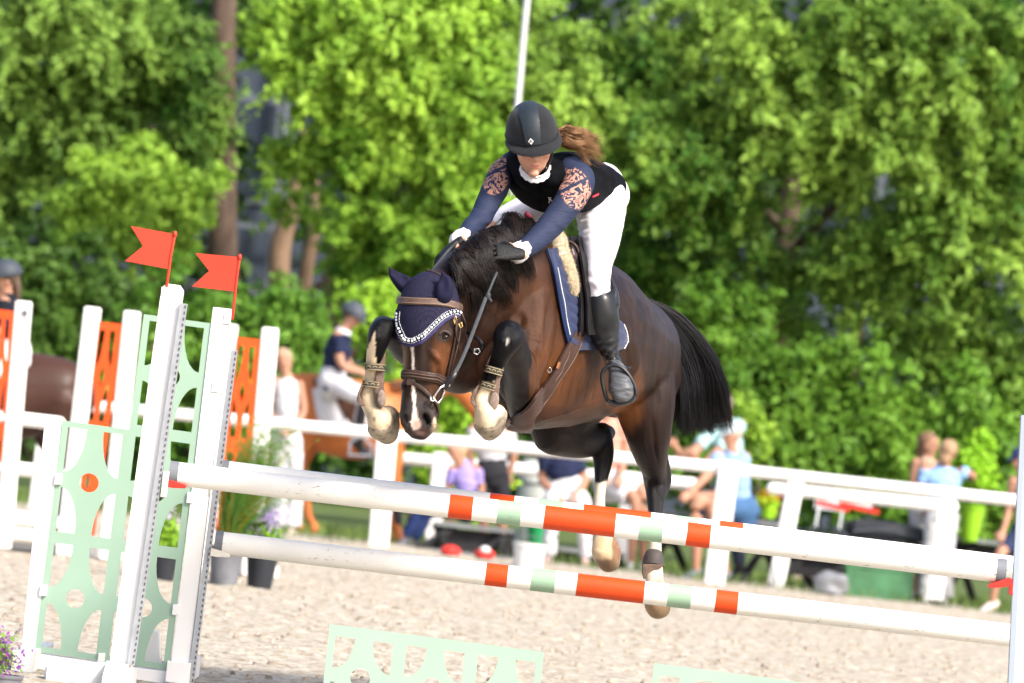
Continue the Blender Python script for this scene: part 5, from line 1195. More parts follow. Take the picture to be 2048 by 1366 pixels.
# =================================================================== TREES, HEDGES, BUILDING
def leaf_cloud(cl, nleaf, size, seed=0, flat=.55):
    """cl: array (k,5): x,y,z,r,squash -> leaves strung along drooping twigs that fan out from each clump"""
    rg = np.random.default_rng(seed); cl = np.asarray(cl, float); k = len(cl); NT = 9
    tw = rg.normal(0, 1, (k, NT, 3)); tw[:, :, 1] = -np.abs(tw[:, :, 1])*.8+.3*rg.normal(0, 1, (k, NT)); tw[:, :, 2] = tw[:, :, 2]*.75+.18; tw /= np.linalg.norm(tw, axis=2)[..., None]
    tl = rg.uniform(.55, 1.5, (k, NT)); dr = rg.uniform(.15, .75, (k, NT))
    w_ = cl[:, 3]**2; w_ /= w_.sum(); idx = rg.choice(k, nleaf, p=w_); ti = rg.integers(0, NT, nleaf); c = cl[idx]
    t = rg.uniform(.08, 1, nleaf)**.7; v = tw[idx, ti]; L_ = (tl[idx, ti]*c[:, 3]*1.15)
    p = c[:, :3]+v*(L_*t)[:, None]; p[:, 2] -= dr[idx, ti]*L_*t*t
    p += rg.normal(0, 1, (nleaf, 3))*(.030+.055*c[:, 3]*(1.15-t*.6))[:, None]
    nrm = v*.5+rg.normal(0, .65, (nleaf, 3))+np.array([0.1, -.35, .65]); nrm /= np.linalg.norm(nrm, axis=1)[:, None]
    q_ = v+rg.normal(0, .8, (nleaf, 3))-np.array([0, 0, .4]); t_ = q_-nrm*(q_*nrm).sum(1)[:, None]; t_ /= np.linalg.norm(t_, axis=1)[:, None]; b = np.cross(nrm, t_)
    s = size*(rg.uniform(.45, 1.5, nleaf)**1.1)[:, None]; wd = s*.26
    q = np.stack([p-t_*s*.5, p+b*wd+nrm*s*.07, p+t_*s*.6-nrm*s*.12, p-b*wd+nrm*s*.07], 1).reshape(-1, 3)
    f = np.arange(nleaf*4).reshape(-1, 4); return q, f, idx, p
def leaf_mat(name, trans=.25, rough=.55):
    m = mat(name, (.1, .2, .02), rough=rough, vcol=True, spec=.3, trans=trans); return m
M_leaf = leaf_mat('leaves'); 
def clumps(regions, rg, front=.75):
    """regions: (x,y,rx,ry,d,n,r) pixel ellipses -> leaf clumps on their front surface"""
    out = []
    for (x, y, rx, ry, d, n, r) in regions:
        rx *= 1.22; ry *= 1.22
        for i in range(n):
            a_ = rg.uniform(0, 2*math.pi); q = math.sqrt(rg.uniform(0, 1)); px_, py_ = x+rx*q*math.cos(a_), y+ry*q*math.sin(a_)
            if i < 1: hx, hy = px_, py_
            elif rg.random() < .62: px_ = .45*px_+.55*hx; py_ = .45*py_+.55*hy
            if rg.random() < .3: hx, hy = px_, py_
            dz = M((rx+ry)/2, d)*math.sqrt(max(0, 1-q*q)); dd = d-dz*front*rg.uniform(.5, 1.05)
            p = P(px_, py_, dd); rr = r*rg.uniform(.45, 1.3); out.append((p.x, p.y, p.z, rr, rg.uniform(.5, .8)))
    return out
def crown(name, regions, nleaf, size, c0, c1, seed, parent=None, m=None, extra=None):
    rg = np.random.default_rng(seed); cl = clumps(regions, rg)
    if extra: cl += extra
    q, f, cid, p = leaf_cloud(cl, nleaf, size, seed+1)
    lf = np.array([noise.noise(V((c_[0]*.9, c_[1]*.5, c_[2]*.9+seed))) for c_ in cl]); hue = np.clip(.30*rg.uniform(0, 1, len(cl))[cid]+.5*(lf[cid]*1.3+.5)+rg.uniform(0, 1, nleaf)*.35-.08, 0, 1); col = np.array(c0)[None]*(1-hue[:, None])+np.array(c1)[None]*hue[:, None]
    return quads_obj(name, q, f, m or M_leaf, parent, cols=np.repeat(col, 4, axis=0), smooth=False)
M_bark = mat('bark', (.085, .058, .043), rough=.95, var=.45, vscale=6, bump=.8, bscale=14, stretch=(1, 1, .35))
M_bark2 = mat('pale_bark', (.20, .13, .085), rough=.95, var=.35, vscale=6, bump=.7, bscale=14, stretch=(1, 1, .35))
def trunk(mb, pts, sub=5, n=14):
    st = [(P(x, y, d), M(r, d), M(r, d)) for x, y, d, r in pts]; mb.loft(st, F0 if True else RR, n=n, sub=sub)
def tree(label, trunks, regions, nleaf, size, c0, c1, seed, bark=None, name='tree', cat='tree', group='trees beyond the arena'):
    b = trunks[0][0]; root = empty(name, P(b[0], b[1], b[2]), label, cat, group)
    for i, t in enumerate(trunks):
        mb = MB(); trunk(mb, t); mb.build('trunk' if i == 0 else 'limb', bark or M_bark, root)
    crown('crown', regions, nleaf, size, c0, c1, seed, root); return root
LG0, LG1 = (.10, .24, .018), (.40, .61, .07)        # bright sunny yellow green
DG0, DG1 = (.05, .13, .015), (.15, .28, .030)      # deeper green
MG0, MG1 = (.035, .10, .010), (.22, .36, .06)
# building seen dimly through the gaps
DBD = 92
bl = empty('building', P(600, 700, DBD), 'dark blue grey building glimpsed through the gaps between the trees', 'building')
mb = MB(); a_ = P(-700, -500, DBD); b_ = P(2800, -500, DBD); zt = 16; c_ = (a_+b_)/2
mb.box(V((0, DBD+6, zt/2-.5)), V((16, 0, 0)), V((0, 6, 0)), V((0, 0, zt/2))); mb.build('wall', mat('slate_wall', (.05, .065, .09), rough=.8, var=.3, vscale=.6), bl, smooth=False)
M_win = mat('window_glass', (.03, .04, .055), rough=.25, spec=.5); M_wf = mat('pale_frame', (.10, .115, .135), rough=.6)
for i, x_ in enumerate((-9.5, -7.0, -4.55, -3.2, -.5, 2.2, 4.9, 7.6)):
    for z_ in (2.2, 5.2, 8.4):
        mb = MB(); mb.box(V((x_, DBD-.02, z_)), V((.62, 0, 0)), V((0, .03, 0)), V((0, 0, .85))); wn = mb.build('window', M_wf, bl, smooth=False)
        mb = MB(); mb.box(V((x_, DBD-.06, z_)), V((.50, 0, 0)), V((0, .015, 0)), V((0, 0, .74))); mb.build('pane', M_win, wn, smooth=False)
mb = MB()
for x_ in (-3.9, -5.6): mb.tube([V((x_, DBD-.4, 0)), V((x_, DBD-.4, 9))], .06, n=8)
for z_ in (3.0, 4.0): mb.bar(V((-6, DBD-.4, z_)), V((-2, DBD-.4, z_)), .08, .08, side=V((0, 1, 0)))
mb.build('pipes', M_wf, bl)
# wood closing the background, leaves coloured dark for the shaded gaps
rg = np.random.default_rng(5); rgs = []
for i in range(60): rgs.append((rg.uniform(-150, 430), rg.uniform(-80, 950), 150, 150, 84, 5, .6))
for i in range(130): rgs.append((rg.uniform(760, 2250), rg.uniform(-80, 1000), 160, 160, 84, 5, .6))
for i in range(70): rgs.append((rg.choice([rg.uniform(-900, -100), rg.uniform(2150, 2900)]), rg.uniform(-80, 1000), 170, 170, 84, 5, .65))
for i in range(24): rgs.append((rg.uniform(380, 800), rg.choice([rg.uniform(-120, 70), rg.uniform(720, 960)]), 90, 60, 82, 5, .5))
tag(crown('woodland', rgs, 78000, .22, (.018, .045, .010), (.05, .11, .015), 11), 'woodland closing the view behind the nearer trees, its green darkened as shade', None, None, 'stuff')
# T1 tall left tree: brown trunk, sprays of mid green
tree('tall tree with a straight brown trunk left of centre and drooping mid green sprays', [[(452, 720, 72, 36), (445, 520, 72, 31), (444, 330, 72, 29), (446, 140, 72, 26), (448, -60, 72, 25)],
     [(440, 330, 74, 9), (360, 260, 73.5, 8), (250, 270, 73, 6), (150, 330, 72.6, 4)], [(440, 400, 74, 8), (300, 420, 73.5, 7), (180, 340, 73, 5), (95, 260, 73, 3)], [(446, 120, 74, 9), (350, 60, 73, 7), (230, 60, 72.5, 4)], [(150, 330, 72.6, 5), (60, 340, 72.5, 4), (10, 400, 72.5, 3)]],
     [(60, 60, 130, 110, 71.5, 26, .42), (230, 60, 130, 100, 71.5, 24, .40), (370, 110, 90, 90, 71.5, 14, .35), (90, 210, 130, 80, 71.8, 20, .38), (280, 210, 140, 70, 71.8, 20, .35), (20, 330, 80, 80, 72, 12, .35), (390, 260, 60, 60, 72, 9, .3), (210, 320, 70, 30, 72, 5, .25), (-60, 200, 90, 220, 72, 16, .4), (520, 20, 40, 30, 73, 4, .3)],
     37000, .10, MG0, MG1, 21)
# T2 rounded lower tree at left
tree('rounded bright green tree on crooked tan branches, left of the tall trunk', [[(300, 720, 71, 16), (310, 600, 71, 13), (285, 480, 71, 11), (270, 380, 71, 7)], [(300, 560, 71, 8), (380, 480, 70.8, 6), (400, 400, 70.8, 4)], [(285, 480, 71, 6), (200, 440, 70.8, 5), (150, 400, 70.8, 3)]],
     [(270, 350, 120, 60, 69.8, 26, .30), (200, 430, 95, 60, 69.8, 20, .28), (360, 420, 90, 70, 69.8, 20, .28), (280, 470, 110, 40, 69.8, 14, .25), (140, 440, 40, 40, 69.8, 5, .2)], 18000, .10, (.08, .20, .014), (.36, .56, .07), 22, bark=M_bark2)
# T3 centre tree, the brightest
tree('brightest yellow green tree on pale trunks, left of the jumping rider', [[(690, 700, 69, 24), (665, 560, 69, 22), (690, 450, 69, 16), (730, 350, 69, 13), (740, 200, 69, 10)], [(600, 700, 70, 17), (610, 560, 70, 15), (630, 440, 70, 12), (625, 330, 70, 9), (600, 240, 70, 6)],
     [(560, 640, 71, 22), (560, 500, 71, 22), (590, 390, 71, 16), (600, 300, 71, 10)], [(690, 450, 69, 9), (810, 380, 68.5, 7), (900, 300, 68, 5)], [(690, 560, 69, 8), (640, 570, 69, 8), (600, 610, 69, 7)]],
     [(590, 60, 70, 60, 67.5, 18, .32), (700, 70, 110, 90, 67.2, 30, .36), (860, 60, 120, 90, 67.2, 30, .36), (640, 160, 80, 70, 67.2, 18, .30), (780, 190, 120, 90, 67, 32, .34), (920, 180, 100, 90, 67, 24, .34), (640, 290, 70, 50, 67.5, 14, .28), (770, 300, 110, 70, 67, 24, .32), (900, 310, 110, 80, 67, 24, .32),
      (830, 420, 90, 60, 67, 20, .30), (950, 420, 80, 60, 67, 14, .28), (720, 400, 50, 50, 67.5, 8, .26), (780, 500, 70, 50, 67.5, 14, .28), (700, 500, 40, 50, 68, 8, .24), (900, 500, 60, 50, 68, 10, .26), (1000, 250, 60, 120, 67.5, 14, .3), (600, 430, 40, 40, 68.5, 5, .2)],
     74000, .098, LG0, LG1, 23, bark=M_bark2)
# T4 the big right-hand tree
R4 = [(1110, 100, 90, 100, 67.5, 18, .36), (1150, 250, 100, 90, 66.8, 24, .32), (1280, 120, 110, 110, 67.5, 22, .36), (1330, 250, 110, 80, 66.8, 22, .32), (1420, 60, 100, 80, 67.5, 16, .36), (1300, 380, 110, 80, 66.6, 24, .30), (1430, 350, 100, 90, 66.8, 20, .32), (1180, 400, 60, 60, 67, 8, .26),
      (1600, 90, 120, 90, 66.4, 26, .34), (1760, 70, 120, 80, 66.2, 26, .34), (1900, 120, 130, 110, 66.2, 30, .36), (2050, 80, 110, 110, 66.4, 18, .36), (1580, 240, 110, 90, 66.6, 22, .32), (1720, 230, 110, 80, 66.3, 24, .32), (1880, 280, 130, 90, 66.2, 28, .34), (2030, 300, 90, 110, 66.2, 18, .34),
      (1500, 420, 90, 80, 67.0, 16, .30), (1650, 380, 110, 70, 66.7, 20, .30), (1790, 420, 120, 80, 66.4, 24, .32), (1940, 450, 110, 90, 66.2, 22, .32), (2050, 500, 70, 90, 66.2, 12, .32), (1700, 520, 100, 60, 66.8, 14, .28), (1830, 560, 110, 70, 66.6, 18, .30), (1960, 620, 100, 80, 66.4, 18, .30), (1580, 520, 60, 60, 67.2, 8, .26),
      (1440, 520, 80, 60, 67.3, 10, .26), (1330, 500, 70, 50, 67.3, 10, .26), (1900, 720, 110, 60, 66.6, 14, .28), (2030, 760, 80, 80, 66.4, 14, .30), (1290, 560, 60, 50, 67.5, 6, .24), (1600, 640, 60, 40, 67.6, 6, .22), (1760, 680, 80, 50, 67.2, 10, .26)]
tree('huge leafy green tree filling the right half of the background', [[(1560, 900, 69, 30), (1553, 700, 69, 27), (1570, 500, 69, 23), (1590, 300, 69, 18), (1610, 60, 69, 12)], [(1570, 520, 69, 12), (1700, 380, 68, 9), (1850, 250, 67.6, 6)], [(1575, 470, 69, 11), (1450, 330, 68, 8), (1330, 180, 67.8, 6)],
     [(1700, 880, 69.5, 9), (1720, 650, 69, 8), (1800, 480, 68.4, 6)], [(1590, 300, 69, 9), (1750, 180, 68, 6), (1900, 60, 67.5, 4)], [(1480, 640, 68, 4), (1500, 560, 67.6, 4), (1530, 640, 67.4, 3)]],
     [(a, b, c, e, f, int(g*.7), h*1.35) for a, b, c, e, f, g, h in R4], 105000, .098, (.035, .11, .010), (.30, .47, .07), 24)
# hedges; the dark ones also carry under-canopy shade in their leaf colour
def hedge(label, regs, n, size, c0, c1, seed, base):
    root = empty('bush', P(*base), label, 'bush', 'bushes under the trees'); mb = MB()
    for k in range(4): trunk(mb, [(base[0]-30+k*20, base[1], base[2]+.3, 5), (base[0]-60+k*40, base[1]-60, base[2]+.2, 3), (base[0]-80+k*55, base[1]-120, base[2]+.2, 2)], sub=2, n=8)
    mb.build('stems', M_bark, root); crown('foliage', regs, n, size, c0, c1, seed, root); return root
hedge('dark green bush at the left edge, behind the orange wings', [(60, 560, 140, 120, 65.5, 26, .34), (60, 700, 140, 110, 65.2, 22, .32), (220, 600, 90, 90, 66, 14, .3), (180, 720, 100, 80, 65.2, 14, .3), (-60, 640, 80, 180, 65.5, 14, .34), (50, 850, 160, 90, 65, 18, .3)], 16000, .10, (.015, .048, .008), (.085, .17, .022), 31, (120, 980, 66))
hedge('mid green bush between the orange flags and the chestnut horse', [(420, 620, 130, 80, 64.5, 26, .28), (560, 640, 100, 70, 64.2, 22, .27), (420, 740, 160, 90, 64.2, 26, .28), (600, 740, 60, 60, 64.3, 8, .25), (500, 860, 140, 90, 64.2, 18, .28), (330, 860, 110, 90, 64.2, 14, .28)], 17000, .098, (.035, .11, .010), (.14, .29, .032), 32, (450, 1010, 65))
hedge('bright green bush right of the bush near the grey helmet', [(760, 600, 60, 50, 64.8, 9, .24), (800, 690, 60, 80, 64.6, 12, .26), (900, 850, 90, 60, 64.8, 10, .26), (860, 950, 110, 60, 64.6, 12, .26), (780, 820, 60, 60, 64.6, 8, .26), (1010, 300, 45, 90, 64.9, 14, .22), (1000, 460, 50, 100, 64.7, 14, .24), (990, 640, 60, 100, 64.6, 12, .24)], 8000, .095, (.12, .28, .018), (.38, .60, .05), 33, (830, 1050, 65.5))
hedge('dark green bush under the huge tree, behind the seated spectators', [(1380, 640, 110, 80, 66, 16, .28), (1500, 760, 120, 90, 65.4, 20, .28), (1640, 800, 130, 90, 65.2, 24, .28), (1560, 920, 140, 80, 64.8, 22, .27), (1700, 930, 110, 80, 64.8, 18, .27), (1400, 900, 100, 90, 65, 12, .27), (1250, 900, 90, 90, 65, 12, .27)], 20000, .10, (.04, .12, .011), (.15, .29, .03), 34, (1500, 1080, 65.8))
hedge('deep green bush behind the lime planter at the right', [(1800, 800, 130, 80, 65.0, 22, .28), (1960, 830, 110, 90, 64.8, 20, .28), (1840, 920, 130, 80, 64.6, 20, .27), (2020, 940, 90, 90, 64.6, 14, .27), (1780, 1020, 120, 60, 64.4, 14, .26), (1960, 1040, 120, 60, 64.4, 14, .26)], 17000, .098, (.055, .16, .012), (.19, .36, .04), 35, (1900, 1120, 65.2))
hedge('small yellow green bush beside the tall spectator in the cap', [(1495, 845, 34, 42, 60.6, 12, .13), (1480, 890, 30, 40, 60.6, 8, .12)], 1600, .075, (.12, .26, .02), (.30, .46, .05), 36, (1490, 1060, 61))
# lamp post
lp = empty('lamp_post', P(1005, 620, 66), 'thin white lamp post rising among the leaves above the rider', 'lamp post')
mb = MB(); mb.loft([(P(990, 800, 65.4), M(7, 66), M(7, 66)), (P(1036, 200, 65.4), M(6, 66), M(6, 66)), (P(1058, -40, 65.4), M(5.5, 66), M(5.5, 66))], F0, n=12, sub=2); mb.build('pole', mat('lamp_white', (.55, .56, .57), rough=.4), lp)
mb = MB(); mb.loft([(P(1057, -45, 65.4), .06, .05), (P(1120, -60, 65.4), .08, .05)], F0, n=10, sub=2); mb.build('lamp_head', M_wf, lp)
# =================================================================== SPECTATORS, SECOND RIDERS, THINGS BEHIND THE FENCE
def cloth(name, c, **k): return mat(name, c, rough=.85, var=.10, vscale=9, bump=.3, bscale=16, spec=.2, **k)
M_bskin = mat('skin_far', (.36, .185, .12), rough=.55, var=.08, vscale=12)
def figure(label, d, J, shirt, trousers, hair, base=None, sleeve='short', legs='long', shoe=(.05, .05, .06), hat=None, fat=1.0, hairlen=0, group='spectators behind the white fence', skirt=False, sock=None, strapcol=None, face=(0, -1)):
    """J: joints in photo pixels, each (x, y[, depth offset]); limbs are one continuous skin surface, clothes are separate shells"""
    s = d/FPX
    def j(k): q = J[k]; return P(q[0], q[1], d+(q[2] if len(q) > 2 else 0))
    root = empty('person', base if base is not None else j('hip'), label, 'person', group)
    def seg(mb, ks, rs, n=14): mb.loft([(j(k), r*fat, r*fat) for k, r in zip(ks, rs)], RR if abs((j(ks[-1])-j(ks[0])).normalized().dot(RR)) < .8 else UU, n=n, sub=4)
    def trunk_(mb, k=1.0):
        sh = (j('sl')+j('sr'))/2; hp = j('hip'); lat = (j('sr')-j('sl')); hw = max(.10, lat.length/2); lat = lat.normalized() if lat.length > .02 else RR
        mb.loft([(hp-(sh-hp).normalized()*.06, .145*fat*k*max(.8, hw/.18), .105*fat*k), (hp*.7+sh*.3, .130*fat*k*max(.8, hw/.18), .10*fat*k), (hp*.35+sh*.65, (hw*.92)*fat*k, .115*fat*k), (sh-(sh-hp).normalized()*.02, hw*.98*k, .085*fat*k), (sh+(sh-hp).normalized()*.045, .07, .06)], lat, n=20, sub=4)
    mb = MB(); trunk_(mb, .93); nk = (j('sl')+j('sr'))/2; hd = j('head')
    mb.loft([(nk, .06, .06), (nk*.5+hd*.5, .052, .055), (hd, .055, .06)], RR, n=12, sub=3)
    up = (hd-nk).normalized(); fc = (RR*face[0]+F0*face[1]); fc = (fc-up*fc.dot(up)).normalized(); sd = up.cross(fc)
    mb.loft([(hd+up*.085-fc*.005, .050, .064), (hd+up*.07-fc*.005, .066, .085), (hd+up*.04, .077, .097), (hd-up*.02+fc*.008, .072, .086), (hd-up*.07+fc*.025, .055, .062), (hd-up*.105+fc*.04, .030, .034)], sd, n=20, sub=4)
    mb.ball(hd+fc*.10-up*.025, .013, .016, .022, X=sd, Y=fc, Z=up, n=10, m=8)
    for g_ in (-1, 1): mb.ball(hd+sd*.077*g_-up*.01, .010, .02, .03, X=sd, Y=fc, Z=up, n=8, m=6)
    for a_ in ('l', 'r'):
        if 'e'+a_ in J: seg(mb, ['s'+a_, 'e'+a_, 'h'+a_], [.050, .039, .026])
        if 'k'+a_ in J:
            hp = j('hip')*.85+(j('s'+a_))*.15*0+j('hip')*.15; off = (j('sr')-j('sl')); off = off.normalized()*(.075 if a_ == 'r' else -.075) if off.length > .02 else V((0, 0, 0))
            mb.loft([(hp+off, .082*fat, .085*fat), ((hp+off+j('k'+a_))/2, .072*fat, .075*fat), (j('k'+a_), .052*fat, .055*fat), ((j('k'+a_)+j('a'+a_))/2, .048*fat, .052*fat), (j('a'+a_), .034, .038)], RR if abs((j('k'+a_)-hp).normalized().dot(RR)) < .7 else UU, n=14, sub=4)
            ft = (fc*.9-Z_*.15).normalized(); mb.loft([(j('a'+a_)-ft*.02-Z_*.02, .032, .035), (j('a'+a_)+ft*.08-Z_*.05, .038, .028), (j('a'+a_)+ft*.15-Z_*.06, .036, .018)], ft.cross(Z_), n=12, sub=3)
    for a_ in ('l', 'r'):
        if 'h'+a_ in J:
            fd = (j('h'+a_)-j('e'+a_)).normalized(); nd = -F0 if abs(fd.dot(F0)) < .8 else UU
            hand(mb, j('h'+a_)+fd*.01, fd, nd, UU if a_ == 'l' else -UU, .95, curl=.45)
    b_ = mb.build('body', M_bskin); remesh(b_, .0085, it=3, fac=.4); b_.parent = root; b_.matrix_parent_inverse = root.matrix_world.inverted()
    # eyes
    for g_ in (-1, 1):
        e = MB(); e.ball(hd+sd*.031*g_+fc*.083+up*.012, .011, .009, .009, X=sd, Y=fc, Z=up, n=8, m=6); e.build('eye', M_eye, root)
    if shirt:
        mb = MB(); trunk_(mb, 1.04)
        for a_ in ('l', 'r'):
            if sleeve and 'e'+a_ in J:
                f_ = .62 if sleeve == 'short' else 1.0; S1 = j('s'+a_); E1 = j('e'+a_); mb.loft([(S1, .066*fat, .066*fat), (S1.lerp(E1, f_*.6), .060*fat, .060*fat), (S1.lerp(E1, f_), .058*fat, .058*fat)], RR if abs((E1-S1).normalized().dot(RR)) < .8 else UU, n=14, sub=3, cap='flat')
        o = mb.build('shirt', cloth('shirt_cloth', shirt)); remesh(o, .011, it=3); c_ = co_np(o); nm = no_np(o); wr = np.array([noise.noise(V((p[0]*9, p[1]*9, p[2]*16))) for p in c_]); c_ += nm*(wr*.012)[:, None]; o.data.vertices.foreach_set('co', c_.ravel()); o.data.update()
        o.parent = root; o.matrix_parent_inverse = root.matrix_world.inverted()
    if trousers:
        mb = MB(); hp = j('hip'); sh = nk; lat = (j('sr')-j('sl')); lat = lat.normalized() if lat.length > .02 else RR; dn = (hp-sh).normalized()
        mb.loft([(hp-dn*.07, .145*fat, .118*fat), (hp+dn*.02, .162*fat, .128*fat), (hp+dn*.07, .14*fat, .115*fat)], lat, n=20, sub=4)
        for a_ in ('l', 'r'):
            if 'k'+a_ in J:
                off = lat*(.075 if a_ == 'r' else -.075); K_ = j('k'+a_); A_ = j('a'+a_); H_ = hp+off
                st = [(H_, .098*fat, .10*fat), (H_.lerp(K_, .55), .088*fat, .09*fat)]
                if legs == 'long': st += [(K_, .070*fat, .072*fat), (K_.lerp(A_, .5), .062*fat, .066*fat), (A_, .055*fat, .058*fat)]
                elif legs == 'wide': st += [(K_, .088*fat, .09*fat), (K_.lerp(A_, .5), .09*fat, .09*fat), (A_, .095*fat, .09*fat)]
                else: st += [(H_.lerp(K_, .82), .082*fat, .085*fat)]
                mb.loft(st, RR if abs((K_-H_).normalized().dot(RR)) < .7 else UU, n=16, sub=4, cap='flat')
        o = mb.build('trousers' if legs != 'short' else 'shorts', cloth('trouser_cloth', trousers)); remesh(o, .011, it=3); c_ = co_np(o); nm = no_np(o); wr = np.array([noise.noise(V((p[0]*9, p[1]*9, p[2]*14))) for p in c_]); c_ += nm*(wr*.010)[:, None]; o.data.vertices.foreach_set('co', c_.ravel()); o.data.update()
        o.parent = root; o.matrix_parent_inverse = root.matrix_world.inverted()
    if shoe:
        for a_ in ('l', 'r'):
            if 'k'+a_ in J:
                ft = (fc*.9-Z_*.15).normalized(); mb = MB(); mb.loft([(j('a'+a_)-ft*.045-Z_*.035, .036, .048), (j('a'+a_)+ft*.03-Z_*.045, .042, .045), (j('a'+a_)+ft*.12-Z_*.06, .045, .030), (j('a'+a_)+ft*.18-Z_*.065, .038, .022)], ft.cross(Z_), n=14, sub=3); mb.build('shoe', mat('shoe', shoe, rough=.6), root)
    if sock:
        mb = MB(); mb.tube([j('ar')+Z_*.02, j('ar')+Z_*.07], .045, n=12, cap='flat'); mb.build('sock', mat('sock', sock), root)
    if hair:
        mb = MB(); mb.ball(hd+up*.035-fc*.022, .093, .108, .100, X=sd, Y=fc, Z=up, n=18, m=12)
        if hairlen: mb.loft([(hd+up*.0-fc*.065, .07, .045), (hd-up*.08-fc*.08, .065, .04), (hd-up*(.08+hairlen)-fc*.075, .045, .025)], sd, n=14, sub=3)
        o = mb.build('hair', mat('hair_far', hair, rough=.6, var=.4, vscale=30, bump=.5, bscale=60, stretch=(1, 1, .3)), root)
        c_ = co_np(o); q = c_-np.array(hd); fr = (q@np.array(fc)) > .045; lo = (q@np.array(up)) < .060; k = fr & lo; c_[k] -= np.array(fc)*(q[k]@np.array(fc)-.02)[:, None]*.9; o.data.vertices.foreach_set('co', c_.ravel()); o.data.update()
    if hat:
        kind, hc = hat; mb = MB(); m_ = mat('hat', hc, rough=.55 if kind == 'helmet' else .85, spec=.4); r_ = .124 if kind == 'helmet' else .10
        mb.ball(hd+up*.035-fc*.008, r_*.9, r_*1.12, r_, X=sd, Y=fc, Z=up, n=20, m=14)
        c0_ = hd+up*.040
        o = mb.build('helmet' if kind == 'helmet' else 'cap', m_, root); c_ = co_np(o); q = c_-np.array(c0_); h_ = q@np.array(up); k = h_ < -.012; c_[k] += np.array(up)*(-.012-h_[k])[:, None]; o.data.vertices.foreach_set('co', c_.ravel()); o.data.update()
        mb = MB(); mb.loft([(c0_+fc*.07-up*.005, .075, .010), (c0_+fc*.125-up*.012, .070, .009), (c0_+fc*(.155 if kind != 'helmet' else .14)-up*.025, .045, .006)], sd, n=14, sub=3); mb.build('peak', m_, o)
    return root
W0, NAVY = (.52, .52, .535), (.015, .02, .05)
# mounted rider on the chestnut
BR_ = figure('rider in navy polo, white breeches and grey helmet on the chestnut horse', 58.9, dict(head=(704, 634), sl=(676, 671, -.15), sr=(684, 671, .2), hip=(664, 762), el=(683, 728, -.2), hl=(722, 745, -.15), er=(696, 728, .25), hr=(728, 744, .1), kl=(728, 800, -.28), al=(716, 880, -.30), kr=(732, 800, .3), ar=(720, 880, .3)),
       NAVY, (.52, .52, .55), (.05, .04, .03), hat=('helmet', (.05, .06, .075)), shoe=(.02, .02, .025), group='riders waiting on horseback', face=(.95, -.3), fat=1.15)
mb = MB(); mb.loft([(P(725, 815, 58.55), .05, .06), (P(720, 850, 58.55), .05, .055), (P(717, 888, 58.55), .045, .045)], RR, n=14, sub=3); mb.build('tall_boot', M_blacklea, BR_)
mb = MB(); k_ = P(686, 664, 58.8); mb.loft([(k_+V((0, 0, -.01)), .085, .075), (k_+V((.01, 0, .03)), .07, .065)], RR, n=16, sub=2, cap='flat'); mb.build('collar', mat('pale_collar', (.55, .57, .62)), BR_)
figure('rider in dark jacket and grey helmet at the left picture edge, facing left', 46.0, dict(head=(10, 558), sl=(8, 604, -.15), sr=(22, 600, .2), hip=(30, 700), el=(0, 655, -.2), hl=(-30, 680, -.2), er=(0, 650, .25), hr=(-30, 675, .2), kl=(-35, 760, -.3), al=(-15, 860, -.3), kr=(-35, 760, .3), ar=(-15, 860, .3)),
       (.012, .014, .02), (.62, .60, .60), (.09, .06, .04), hat=('helmet', (.04, .05, .065)), group='riders waiting on horseback', face=(-.95, -.3), sleeve='long', hairlen=.1)
